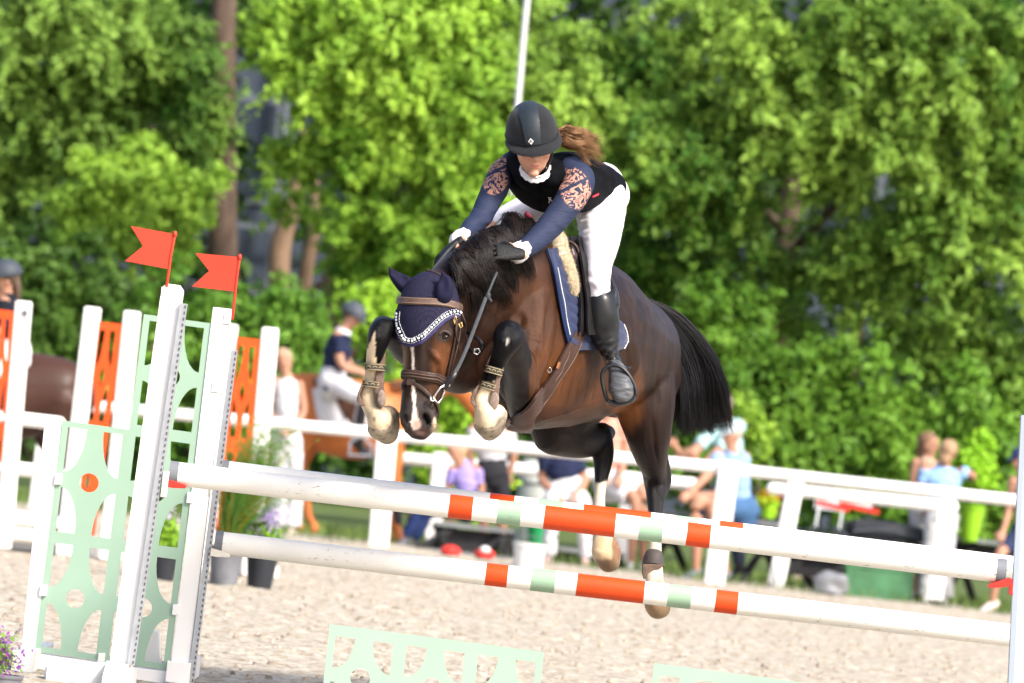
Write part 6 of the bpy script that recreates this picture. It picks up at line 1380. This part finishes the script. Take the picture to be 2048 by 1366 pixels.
def far_horse(label, d, ox, oy, k, sg, coat, leg, sock):
    """side view horse; local px around (0,0)=barrel centre, x forward*sg; k px scale"""
    def Q(x, y, dz=0): return P(ox+sg*x*k, oy+y*k+(sg*x*k)*.105, d+dz)
    m = lambda v: M(v*k, d); mb = MB(); U_ = UU
    mb.loft([(Q(-128, -14), .17, m(36)), (Q(-108, -16), .25, m(58)), (Q(-60, -8), .28, m(72)), (Q(0, 2), .31, m(78)), (Q(55, 0), .28, m(76)), (Q(95, -6), .22, m(62)), (Q(118, -12), .14, m(40))], F0, n=24, sub=4)
    mb.loft([(Q(85, -22), .15, m(56)), (Q(128, -52), .12, m(42)), (Q(170, -78), .10, m(31)), (Q(200, -92), .085, m(25))], F0, n=18, sub=4)
    mb.loft([(Q(192, -104), .075, m(22)), (Q(215, -92), .10, m(27)), (Q(240, -62), .075, m(19)), (Q(258, -32), .06, m(14)), (Q(266, -18), .05, m(12))], F0, n=16, sub=4)
    for e_ in (-.05, .05): mb.loft([(Q(196, -118, e_), .02, m(5)), (Q(200, -140, e_), .006, m(2))], F0, n=8, sub=3)
    for (lx, dz, bend) in ((92, -.14, 8), (98, .14, -6)):
        mb.loft([(Q(lx-6, 20, dz), .10, m(26)), (Q(lx, 70, dz), .07, m(17)), (Q(lx+bend, 118, dz), .045, m(11)), (Q(lx+bend, 124, dz), .048, m(12)), (Q(lx+bend*.6, 165, dz), .032, m(7)), (Q(lx+bend*.5, 195, dz), .04, m(9)), (Q(lx+bend*.8+6, 212, dz), .035, m(8)), (Q(lx+bend+8, 224, dz), .055, m(13))], F0, n=12, sub=3)
    for (lx, dz, bend) in ((-98, -.15, 0), (-82, .15, 14)):
        mb.loft([(Q(lx, 0, dz), .13, m(44)), (Q(lx+10, 50, dz), .10, m(30)), (Q(lx-4, 100, dz), .055, m(15)), (Q(lx-12+bend, 128, dz), .045, m(13)), (Q(lx-6+bend, 168, dz), .034, m(8)), (Q(lx-4+bend, 196, dz), .04, m(9)), (Q(lx+4+bend, 212, dz), .035, m(8)), (Q(lx+8+bend, 224, dz), .055, m(13))], F0, n=12, sub=3)
    root = empty('horse', Q(0, 224), label, 'horse', 'horses waiting behind')
    o = mb.build('body', mat('far_coat', coat, rough=.45, var=.2, vscale=4, spec=.35)); remesh(o, .014, it=8); o.parent = root; o.matrix_parent_inverse = root.matrix_world.inverted()
    gt = []
    for i in range(500):
        a_ = random.gauss(0, 4); gt.append([tuple(Q(-128-(10+a_*.6)*t-8*math.sin(t*3), -44+150*t+a_*t, random.gauss(0, .02)+a_*.008*t)) for t in np.linspace(0, 1, 8)])
    vs, f = strands(np.array(gt), .006); quads_obj('tail', vs, f, mat('far_tail', leg, rough=.5), root)
    gt = []
    for i in range(400):
        u = random.random(); x0, y0 = 88+112*u, -76-42*u; gt.append([tuple(Q(x0-6*t, y0+30*t, -.06-.06*math.sin(t*2))) for t in np.linspace(0, 1, 5)])
    vs, f = strands(np.array(gt), .005); quads_obj('mane', vs, f, mat('far_mane', leg, rough=.5), root)
    for (x_, dz) in ((98, -.14), (-98, -.15)):
        mb = MB(); mb.loft([(Q(x_+4, 142, dz), .042, m(10)), (Q(x_+3, 192, dz), .046, m(11))], F0, n=14, sub=2); mb.build('leg_wrap', mat('wrap', sock), root)
    return root
hz = far_horse('chestnut horse standing side on behind the white fence, ridden in navy polo', 59.4, 690, 834, 1.03, 1, (.40, .125, .034), (.22, .07, .02), (.02, .02, .025))
sdl = empty('saddle', P(680, 770, 59.0), 'brown saddle over a white square pad on the chestnut horse', 'saddle')
mb = MB(); mb.loft([(P(672, 772, 59.32), .30, .25), (P(676, 812, 59.32), .325, .25), (P(682, 858, 59.3), .325, .22)], F0, n=24, sub=3, sup=3, cap='flat'); mb.build('saddle_pad', mat('white_pad', (.58, .58, .60), rough=.9), sdl)
mb = MB(); mb.loft([(P(632, 765, 59.35), .16, .05), (P(664, 775, 59.35), .20, .05), (P(700, 782, 59.35), .20, .05), (P(722, 778, 59.35), .14, .06)], F0, n=16, sub=4); mb.loft([(P(690, 780, 59.0), .03, .12), (P(712, 820, 58.98), .025, .14), (P(718, 845, 59.0), .02, .08)], F0, n=14, sub=3); mb.build('saddle_seat', mat('tan_brown_leather', (.09, .04, .025), rough=.5), sdl)
mb = MB(); ring_loop(mb, [P(700, 885, 58.5), P(722, 872, 58.5), P(744, 892, 58.5), P(742, 912, 58.5), P(698, 910, 58.5)], .012); mb.build('stirrup', mat('stirrup_grey', (.22, .24, .27), rough=.4), sdl)
mb = MB(); mb.tube([P(722, 745, 58.9), P(800, 770, 59.2), P(880, 770, 59.3)], .012, n=6, sub=3); mb.tube([P(716, 800, 58.9), P(723, 875, 58.55)], .018, n=6); mb.build('rein', M_blacklea, sdl)
far_horse('dark brown horse at the left edge, its rump seen between the white posts', 47.5, 10, 790, 1.15, -1, (.045, .020, .014), (.015, .012, .012), (.02, .02, .02))
# spectators
figure('woman in a white sleeveless dress standing beside the chestnut horse', 57.6, dict(head=(567, 722), sl=(550, 762), sr=(598, 770), hip=(572, 880), el=(542, 826), hl=(572, 850, -.15), er=(606, 826), hr=(580, 852, -.15), kl=(562, 985), al=(556, 1050), kr=(588, 985), ar=(584, 1053)),
       W0, (.50, .50, .52), (.30, .23, .15), sleeve=None, legs='wide', shoe=(.5, .4, .35), hairlen=.02, group='spectators behind the white fence')
figure('child in a lavender shirt and dark jeans sitting on the bench, looking down', 58.6, dict(head=(914, 906), sl=(905, 940), sr=(952, 940), hip=(935, 1010), el=(896, 985), hl=(900, 1020, -.1), er=(962, 985), hr=(930, 1015, -.15), kl=(842, 1020, -.3), al=(812, 1074, -.3), kr=(858, 1024, -.2), ar=(828, 1079, -.2)),
       (.27, .22, .50), (.02, .035, .11), (.45, .28, .15), legs='long', shoe=(.12, .12, .14), face=(-.6, -.5))
figure('person in a white T-shirt and black shorts standing behind the lavender shirted child', 59.2, dict(head=(985, 815), sl=(948, 858), sr=(1016, 865), hip=(984, 945), el=(940, 905), hl=(948, 948), er=(1028, 905), hr=(1018, 950), kl=(968, 1010), al=(966, 1080), kr=(1004, 1010), ar=(1004, 1084)),
       W0, (.025, .025, .03), (.12, .07, .04), legs='short', shoe=(.45, .3, .25), fat=1.1)
figure('person in navy top and white breeches with blue grey chaps sitting between two benches', 58.4, dict(head=(1118, 872), sl=(1092, 912), sr=(1150, 916), hip=(1132, 985), el=(1086, 960), hl=(1112, 990, -.3), er=(1168, 962), hr=(1150, 990, -.3), kl=(1104, 1010, -.35), al=(1098, 1110, -.3), kr=(1166, 1014, -.35), ar=(1172, 1112, -.3)),
       NAVY, (.55, .55, .57), (.2, .12, .07), legs='long', shoe=(.60, .38, .38), fat=1.25)
mb = MB()
for a_, b_ in (((1103, 1040), (1098, 1108)), ((1168, 1040), (1172, 1110))): mb.loft([(P(a_[0], a_[1], 58.06), .078, .08), (P(b_[0], b_[1], 58.1), .062, .065)], RR, n=14, sub=3)
tag(mb.build('chaps', cloth('grey_blue', (.13, .17, .25)), bpy.data.objects[[o.name for o in bpy.data.objects if o.name.startswith('person')][-1]]))
figure('person in salmon top and white shorts leaning behind the raised hind leg', 58.9, dict(head=(1228, 800), sl=(1196, 846), sr=(1240, 848), hip=(1222, 968), el=(1190, 900), hl=(1206, 950, -.2), er=(1252, 900), hr=(1240, 950, -.2), kl=(1270, 1000, -.3), al=(1262, 1122, -.25), kr=(1284, 985, -.1), ar=(1286, 1124, -.1)),
       (.62, .24, .18), (.62, .64, .66), (.15, .09, .05), legs='short', shoe=(.6, .58, .55), fat=1.15)
figure('tall man in pale teal shirt and dark cap leaning behind the man in light blue', 59.3, dict(head=(1446, 812), sl=(1432, 858), sr=(1480, 850), hip=(1462, 975), el=(1372, 916, -.5), hl=(1352, 895, -.6), er=(1410, 930, -.5), hr=(1388, 912, -.6), kl=(1440, 1050), al=(1440, 1130), kr=(1475, 1050), ar=(1478, 1130)),
       (.28, .44, .45), (.10, .13, .20), (.15, .12, .1), hat=('cap', (.06, .07, .085)), face=(-.6, -.7), fat=1.25)
figure('man in light blue shirt, pale cap and blue shorts sitting bent forward with clasped hands', 58.3, dict(head=(1462, 872), sl=(1440, 915), sr=(1488, 915), hip=(1478, 1025), el=(1410, 955, -.2), hl=(1380, 985, -.35), er=(1440, 985, -.3), hr=(1392, 990, -.35), kl=(1394, 1005, -.4), al=(1392, 1138, -.4), kr=(1424, 1010, -.35), ar=(1452, 1144, -.3)),
       (.22, .34, .54), (.05, .11, .22), (.35, .3, .25), legs='short', hat=('cap', (.38, .45, .48)), shoe=(.10, .12, .15), face=(-.7, -.6), fat=1.3)
gm_ = [o for o in bpy.data.objects if o.name.startswith('person') and 'clasped' in o.get('label', '')][0]
mb = MB(); a_ = P(1412, 986, 57.98); b_ = P(1405, 986, 57.96); mb.tube([a_, b_], .036, n=12, cap='flat'); mb.build('wristwatch', M_slot, gm_)
figure('girl in a tan strap top, hair tied back, standing left of the girl in blue', 58.9, dict(head=(1858, 890), sl=(1832, 924), sr=(1876, 930), hip=(1850, 1020), el=(1826, 968), hl=(1834, 1010), er=(1884, 970), hr=(1872, 1000, -.2), kl=(1836, 1105), al=(1826, 1182), kr=(1862, 1108), ar=(1860, 1190)),
       (.42, .27, .19), (.50, .49, .48), (.16, .09, .05), sleeve=None, legs='short', shoe=(.65, .64, .62), fat=.92, face=(.7, -.4), hairlen=.03)
figure('girl in a light blue T-shirt and wide white trousers seen from behind', 58.4, dict(head=(1896, 905), sl=(1850, 940), sr=(1922, 944), hip=(1884, 1030), el=(1842, 985), hl=(1850, 1020, .2), er=(1944, 950), hr=(1948, 968, .2), kl=(1862, 1115), al=(1852, 1191), kr=(1890, 1118), ar=(1888, 1195)),
       (.24, .40, .64), W0, (.30, .19, .11), legs='wide', shoe=(.7, .7, .7), face=(.3, .95), fat=1.02, hairlen=.03)
figure('person in a navy cap and tan vest sitting at the right picture edge', 58.0, dict(head=(2042, 920), sl=(2026, 962), sr=(2070, 965), hip=(2050, 1075), el=(2018, 1020), hl=(2006, 1062, -.2), er=(2085, 1020), hr=(2060, 1065, -.2), kl=(2000, 1110, -.4), al=(1985, 1203, -.4), kr=(2040, 1115, -.3), ar=(2050, 1211, -.3)),
       (.38, .28, .20), (.02, .03, .07), (.1, .07, .05), hat=('cap', (.02, .03, .09)), sleeve=None, legs='short', shoe=(.6, .5, .48), sock=(.03, .05, .12), face=(-.7, -.5))
# benches and tables
M_plank = mat('grey_plank', (.17, .18, .19), rough=.8, var=.3, vscale=5, bump=.3, bscale=30, stretch=(.3, 1, 1)); M_dark = mat('dark_timber', (.02, .02, .022), rough=.8, var=.3, vscale=6)
def picnic(x0, x1, y, d, h_top, label, tbl=True):
    """bench/table with planks, dark A-frame legs; y = photo row of the top at x0"""
    A = P(x0, y, d); B = P(x1, y+(x1-x0)*.098, d); B.z = A.z; root = empty('picnic_bench', V(((A.x+B.x)/2, A.y, 0)), label, 'bench', 'picnic benches behind the fence')
    L_ = (B-A); mb = MB()
    for k in range(3): o = V((0, (k-1)*.13, 0)); mb.box((A+B)/2+o, L_/2, V((0, .06, 0)), V((0, 0, .018)))
    mb.build('top', M_plank, root, smooth=False)
    if tbl:
        mb = MB()
        for sg in (-1, 1): mb.box((A+B)/2+V((0, sg*.55, -.26)), L_/2, V((0, .11, 0)), V((0, 0, .018)))
        mb.build('seat', M_plank, root, smooth=False)
    for t in (.14, .86):
        q = A.lerp(B, t); mb = MB(); sp = .5 if tbl else .2
        for sg in (-1, 1): mb.bar(V((q.x-.10*sg, q.y+.05*sg, q.z-.02)), V((q.x+.22*sg, q.y+sp*sg, 0)), .07, .05)
        mb.bar(V((q.x, q.y-.55 if tbl else q.y-.15, q.z*.52)), V((q.x, q.y+.55 if tbl else q.y+.15, q.z*.52)), .05, .09); mb.build('leg', M_dark, root, smooth=False)
    mb = MB(); q = (A+B)/2; mb.box(V((q.x, q.y-.07, q.z-.14)), L_/2*.96, V((0, .015, 0)), V((0, 0, .11))); mb.build('apron_shade', M_dark, root, smooth=False); return root  # dark board made deeper to stand for the shade under the bench
picnic(868, 1030, 1046, 58.0, .5, 'dark low bench with a grey plank, nearest to the lavender shirted child')
picnic(1010, 1250, 1085, 58.9, .4, 'weathered low bench behind the legs in blue grey chaps', False)
picnic(1310, 1570, 1022, 58.8, .7, 'grey topped picnic bench under the man in the light blue shirt')
picnic(1580, 1700, 1098, 58.6, .4, 'short low bench beside the grey plastic bag', False)
picnic(1900, 2110, 1076, 58.9, .7, 'picnic bench at the right edge, below the lime green planter')
# things on the ground
def boxy(name, label, cat, c, hx, hy, hz, m, rim=None, group=None, lid=None):
    c = V(c); z = c.z; mb = MB(); t_ = .012
    for (o, X, Y) in (((0, -hy, 0), hx, t_), ((0, hy, 0), hx, t_), ((-hx, 0, 0), t_, hy-t_-.002), ((hx, 0, 0), t_, hy-t_-.002)): mb.box(c+V(o)+V((0, 0, hz)), V((X, 0, 0)), V((0, Y, 0)), V((0, 0, hz)))
    mb.box(c+V((0, 0, .015)), V((hx-t_-.003, 0, 0)), V((0, hy-t_-.003, 0)), V((0, 0, .012)))
    root = empty(name, V((c.x, c.y, 0)), label, cat, group); mb.build('shell', m, root, smooth=False, bevel=.004)
    mb = MB()
    for (o, X, Y) in (((0, -hy-.012, 0), hx+.02, .012), ((-hx-.014, 0, 0), .012, hy), ((hx+.014, 0, 0), .012, hy)): mb.box(c+V(o)+V((0, 0, 2*hz-.02)), V((X, 0, 0)), V((0, Y, 0)), V((0, 0, .02)))
    mb.build('rim', rim or m, root, smooth=False)
    if lid: mb = MB(); mb.box(c+V((0, 0, 2*hz+.012)), V((hx+.02, 0, 0)), V((0, hy+.02, 0)), V((0, 0, .012))); mb.build('lid', lid, root, smooth=False, bevel=.004)
    return root
M_gcr = mat('green_crate', (.06, .17, .08), rough=.5, var=.3, vscale=6)
q = G(1752, 1196); boxy('storage_crate', 'green plastic storage box on the ground under the black basket', 'crate', (q.x, q.y, 0), .33, .2, .16, M_gcr, lid=mat('green_lid', (.10, .24, .12), rough=.5))
def lathe(name, label, cat, base, prof, m, group=None, parent=None, n=28):
    b = V(base); mb = MB(); vs = [b+V((r*math.cos(2*math.pi*k/n), r*math.sin(2*math.pi*k/n), z)) for r, z in prof for k in range(n)]
    fs = [(i*n+k, i*n+(k+1) % n, (i+1)*n+(k+1) % n, (i+1)*n+k) for i in range(len(prof)-1) for k in range(n)]+[tuple(range(n-1, -1, -1)), tuple((len(prof)-1)*n+k for k in range(n))]
    mb.add(vs, fs); o = mb.build(name, m, parent)
    if label: tag(o, label, cat, group)
    return o
def potprof(r0, r1, h): return [(r0, 0), (r0+(r1-r0)*.9, h*.88), (r1, h*.88), (r1*1.05, h*.9), (r1*1.05, h), (r1*.93, h), (r1*.90, h*.86)]
def bucket(base, r0, r1, h, m, label, hm=None, cat='bucket'):
    root = empty('bucket', base, label, cat); lathe('shell', None, None, base, potprof(r0, r1, h), m, parent=root); mb = MB(); b = V(base)
    mb.tube([b+V((r1*math.cos(t), 0, h+.5*r1*math.sin(t))) for t in np.linspace(0, math.pi, 9)], .006, n=6); mb.build('handle', hm or M_wf, root); return root
q = G(1076, 1098); bucket((q.x, q.y, 0), .12, .15, .30, mat('green_bucket', (.02, .30, .10), rough=.4), 'bright green bucket beside the blue grey chaps')
q = G(1055, 1135); bucket((q.x, q.y, 0), .13, .15, .22, mat('white_bucket', (.68, .68, .66), rough=.5), 'white bucket on the ground left of the pink shoes')
q = G(1062, 1092); root = empty('barrel', (q.x, q.y+.4, 0), 'white barrel with dark bands behind the bench, left of the navy top', 'barrel')
lathe('drum', None, None, (q.x, q.y+.4, 0), [(.19, 0), (.21, .2), (.215, .45), (.21, .75), (.19, .95), (.18, .96)], mat('barrel_white', (.62, .63, .62), rough=.6), parent=root)
mb = MB()
for z in (.28, .68): mb.loft([(V((q.x, q.y+.4, z)), .222, .222), (V((q.x, q.y+.4, z+.025)), .222, .222)], RR, n=24, sub=1, cap='flat')
mb.build('band', M_wf, root)
for x, y, lab in ((900, 1112, 'red cap on the ground left of the black bench leg'), (968, 1118, 'red and white cap on the ground right of the black bench leg')):
    q = G(x, y); root = empty('cap', (q.x, q.y, 0), lab, 'cap', 'red caps left on the ground'); mb = MB(); mb.ball((q.x, q.y, .045), .10, .11, .06, n=16, m=10); c_ = mb.build('crown', M_redpl, root)
    mb = MB(); mb.loft([(V((q.x+.02, q.y-.09, .05)), .08, .01), (V((q.x+.04, q.y-.17, .03)), .06, .008)], RR, n=12, sub=2); mb.build('peak', M_redpl, root)
    if x > 950: mb = MB(); mb.ball((q.x, q.y-.085, .09), .05, .035, .035, n=12, m=8); mb.build('patch', M_wf if False else mat('patch_white', (.7, .7, .7)), root)
# folding chair with parcels, basket, bag
q = P(1655, 1060, 59.2); ch = empty('folding_chair', V((q.x, q.y, 0)), 'pale folding chair frame holding red and white parcels', 'chair'); mb = MB(); zb = q.z
for dx in (-.12, .12):
    mb.tube([V((q.x+dx-.05, q.y-.15, 0)), V((q.x+dx+.02, q.y+.12, zb+.32))], .012, n=8); mb.tube([V((q.x+dx+.05, q.y+.2, 0)), V((q.x+dx-.04, q.y-.18, zb+.02))], .012, n=8)
mb.build('frame', mat('chair_metal', (.55, .56, .58), rough=.4, metal=.3), ch); mb = MB(); mb.box(V((q.x, q.y-.02, zb+.01)), V((.16, 0, 0)), V((0, .17, 0)), V((0, 0, .012))); mb.build('seat', M_wf, ch, smooth=False); mb = MB(); mb.box(V((q.x, q.y+.12, zb+.26)), V((.15, 0, 0)), V((0, .012, 0)), V((0, 0, .06))); mb.build('backrest', mat('chair_back', (.5, .5, .52)), ch, smooth=False)
for x, y, w_, lab in ((1665, 1012, .16, 'red parcel with white side above the pale folding chair'), (1718, 1016, .20, 'long red and white parcel beside the folding chair, above the black basket')):
    q = P(x, y, 58.8); o = MB(); root = empty('parcel', V(q), lab, 'parcel', 'red and white parcels'); o.box(q, V((w_, 0, -.02)), V((0, .12, 0)), V((0, 0, .025))); o.build('box', M_redpl, root, smooth=False, bevel=.004)
    o = MB(); o.box(q+V((0, 0, .042)), V((w_*.6, 0, -.012)), V((0, .10, 0)), V((0, 0, .014))); o.build('lid', mat('parcel_white', (.66, .66, .68)), root, smooth=False, bevel=.003)
q = P(1770, 1080, 58.7); tb = empty('side_table', V((q.x, q.y, 0)), 'low dark table carrying the black basket and parcels', 'table')
mb = MB(); mb.box(V((q.x-.12, q.y, q.z-.02)), V((.60, 0, 0)), V((0, .25, 0)), V((0, 0, .015))); mb.build('top', M_dark, tb, smooth=False)
for dx in (-.6, .38):
    mb = MB(); mb.bar(V((q.x+dx, q.y, q.z-.035)), V((q.x+dx, q.y, 0)), .05, .05); mb.build('leg', M_dark, tb, smooth=False)
bk = empty('basket', q, 'black ribbed basket with grey curved handle below the parcels', 'basket'); mb = MB(); mb.loft([(q+V((-.33, 0, .09)), .12, .085), (q+V((0, 0, .10)), .16, .095), (q+V((.33, 0, .085)), .12, .08)], F0, n=20, sub=6, sup=3); mb.build('body', mat('basket_black', (.015, .017, .022), rough=.5, bump=.6, bscale=50), bk)
mb = MB()
for k in range(12): mb.bar(q+V((-.30+k*.054, -.165, .03)), q+V((-.29+k*.054, -.165, .18)), .010, .006)
mb.build('rib', mat('rib_grey', (.10, .11, .13), rough=.5), bk, smooth=False); mb = MB(); mb.tube([q+V((-.34+.68*t, -.18, .05+.05*math.sin(math.pi*t))) for t in np.linspace(0, 1, 9)], .008, n=6); mb.build('handle', M_wf, bk)
q = G(1660, 1190); mb = MB(); mb.ball((q.x, q.y, .10), .15, .12, .12, n=24, m=16); o = mb.build('bag', mat('grey_film', (.24, .25, .27), rough=.35, bump=.8, bscale=16)); c_ = co_np(o); nm = no_np(o); c_ += nm*(np.array([noise.noise(V(p)*9) for p in c_])*.07)[:, None]; o.data.vertices.foreach_set('co', c_.ravel()); o.data.update(); tag(o, 'crumpled grey plastic bag on the ground left of the green storage box', 'bag')
q = G(1612, 1168); mb = MB(); mb.loft([(V((q.x-.1, q.y, .05)), .06, .05), (V((q.x, q.y, .07)), .07, .06), (V((q.x+.13, q.y-.05, .04)), .05, .04)], Y_, n=14, sub=3); tag(mb.build('towel', mat('beige_cloth', (.50, .40, .32), rough=.9)), 'beige cloth bundle lying left of the grey plastic bag', 'towel')
q0, q1 = P(1553, 1176, 57.2), P(1557, 1140, 57.2); mb = MB(); mb.loft([(q0, .06, .06), (q1, .06, .06)], RR, n=16, sub=2); tag(mb.build('bollard', M_wfence), 'short white stump in front of the low rail fence', 'bollard')
# ---------------------------------------------------------------- planters
M_pleaf = leaf_mat('plant_leaves')
def plant(label, base, pot, potm, regs, n, size, c0, c1, seed, flowers=None, extra=None, group=None):
    root = empty('potted_plant', base, label, 'potted plant', group); lathe('pot', None, None, base, potprof(*pot), potm, parent=root)
    lathe('soil', None, None, V(base)+V((0, 0, pot[2]*.8)), [(pot[1]*.88, 0), (pot[1]*.88, .01)], mat('soil', (.05, .035, .02), rough=1), parent=root)
    crown('foliage', regs, n, size, c0, c1, seed, root, m=M_pleaf)
    if flowers:
        rgs_, nf, sz, ca, cb = flowers; crown('flowers', rgs_, nf, sz, ca, cb, seed+3, root, m=M_pleaf)
    return root
M_blackpot = mat('black_pot', (.022, .025, .032), rough=.45); M_greypot = mat('grey_pot', (.13, .135, .15), rough=.6, var=.25, vscale=8); M_lime = mat('lime_pot', (.24, .50, .02), rough=.4)
b = G(518, 1176); plant('black pot with leafy green plant and lavender flowers beside the grey pot', b, (.08, .115, .28), M_blackpot, [(520, 1075, 42, 32, b.y, 26, .035)], 1600, .035, (.12, .26, .02), (.30, .50, .05), 51, ([(520, 1035, 50, 35, b.y-.02, 30, .03), (470, 1060, 30, 25, b.y, 10, .025)], 900, .02, (.38, .28, .60), (.60, .50, .78)), group='potted plants beside the jump')
b = G(325, 1160); plant('black pot with bright green plant behind the mint lattice', b, (.07, .10, .22), M_blackpot, [(330, 1060, 36, 34, b.y, 26, .035)], 1500, .035, (.12, .28, .02), (.30, .50, .04), 52, ([(325, 1030, 36, 20, b.y, 14, .02)], 300, .018, (.42, .32, .6), (.6, .5, .75)), group='potted plants beside the jump')
b = G(446, 1170); root = empty('potted_plant', b, 'grey pot with tall feathery green plant in front of the orange lattice', 'potted plant', 'potted plants beside the jump'); lathe('pot', None, None, b, potprof(.09, .115, .26), M_greypot, parent=root)
gs = []; cb = []
for i in range(420):
    a_ = random.uniform(0, 6.28); sp = random.uniform(.05, .26)*(1 if random.random() < .8 else 1.3); h_ = random.uniform(.45, .95); x0 = b.x+random.gauss(0, .03); y0 = b.y+random.gauss(0, .03)
    gs.append([(x0+sp*math.cos(a_)*t**1.6+.16*t*t, y0+sp*math.sin(a_)*t**1.6, .22+h_*t-.12*sp*t*t*3) for t in np.linspace(0, 1, 7)])
g = np.array(gs); vs, f = strands(g, .0035); cg = np.array([random.choice([(.14, .34, .04), (.10, .26, .05), (.26, .42, .08), (.45, .28, .05)]) for _ in gs]); quads_obj('foliage', vs, f, M_pleaf, root, cols=np.repeat(cg, 21, axis=0))
fr = []
for s_ in gs:
    for k in range(2, 7):
        for _ in range(4):
            p = V(s_[k]); dv = V((random.gauss(0, 1), random.gauss(0, 1), random.uniform(.1, 1))).normalized()*.045; fr.append([tuple(p), tuple(p+dv*.5), tuple(p+dv)])
vs, f = strands(np.array(fr), .0018); quads_obj('fronds', vs, f, mat('frond', (.14, .32, .05), rough=.7, trans=.3), root)
b = P(1938, 1082, 58.7); root = plant('lime green planter with tall bushy plant behind the girl in blue', b, (.08, .12, .36), M_lime, [(1945, 950, 30, 60, b.y, 26, .05), (1958, 915, 22, 40, b.y, 12, .045), (1960, 975, 28, 18, b.y, 8, .05)], 2400, .06, (.14, .34, .02), (.32, .60, .03), 53, group='lime green planters')
b = P(1535, 1036, 58.9); plant('lime green planter with yellow green leaves and red flowers behind the low rail fence', b, (.07, .09, .16), M_lime, [(1536, 1000, 20, 16, b.y, 10, .03)], 500, .04, (.35, .55, .02), (.55, .70, .04), 54, ([(1538, 992, 14, 8, b.y-.04, 6, .02)], 120, .03, (.6, .04, .02), (.7, .12, .03)), group='lime green planters')
b = G(2, 1420); root = plant('small grey pot with magenta and violet flowers at the bottom left corner', b, (.05, .065, .13), M_greypot, [(-6, 1310, 14, 20, b.y, 18, .014)], 600, .016, (.08, .20, .03), (.22, .38, .06), 55, ([(2, 1300, 11, 16, b.y-.03, 12, .011), (12, 1325, 8, 10, b.y-.03, 5, .010)], 300, .014, (.42, .01, .22), (.14, .04, .34)))
# =================================================================== TIDY UP
for o in list(bpy.data.objects):      # give every top-level mesh thing an origin at its base
    if o.type == 'MESH' and o.parent is None and o.get('kind') not in ('structure', 'stuff'):
        c = co_np(o); b = V((float(c[:, 0].mean()), float(c[:, 1].mean()), float(c[:, 2].min())))
        o.data.transform(Matrix.Translation(-b)); o.location = o.location+b
        for ch in o.children: ch.matrix_parent_inverse = Matrix.Translation(-b)
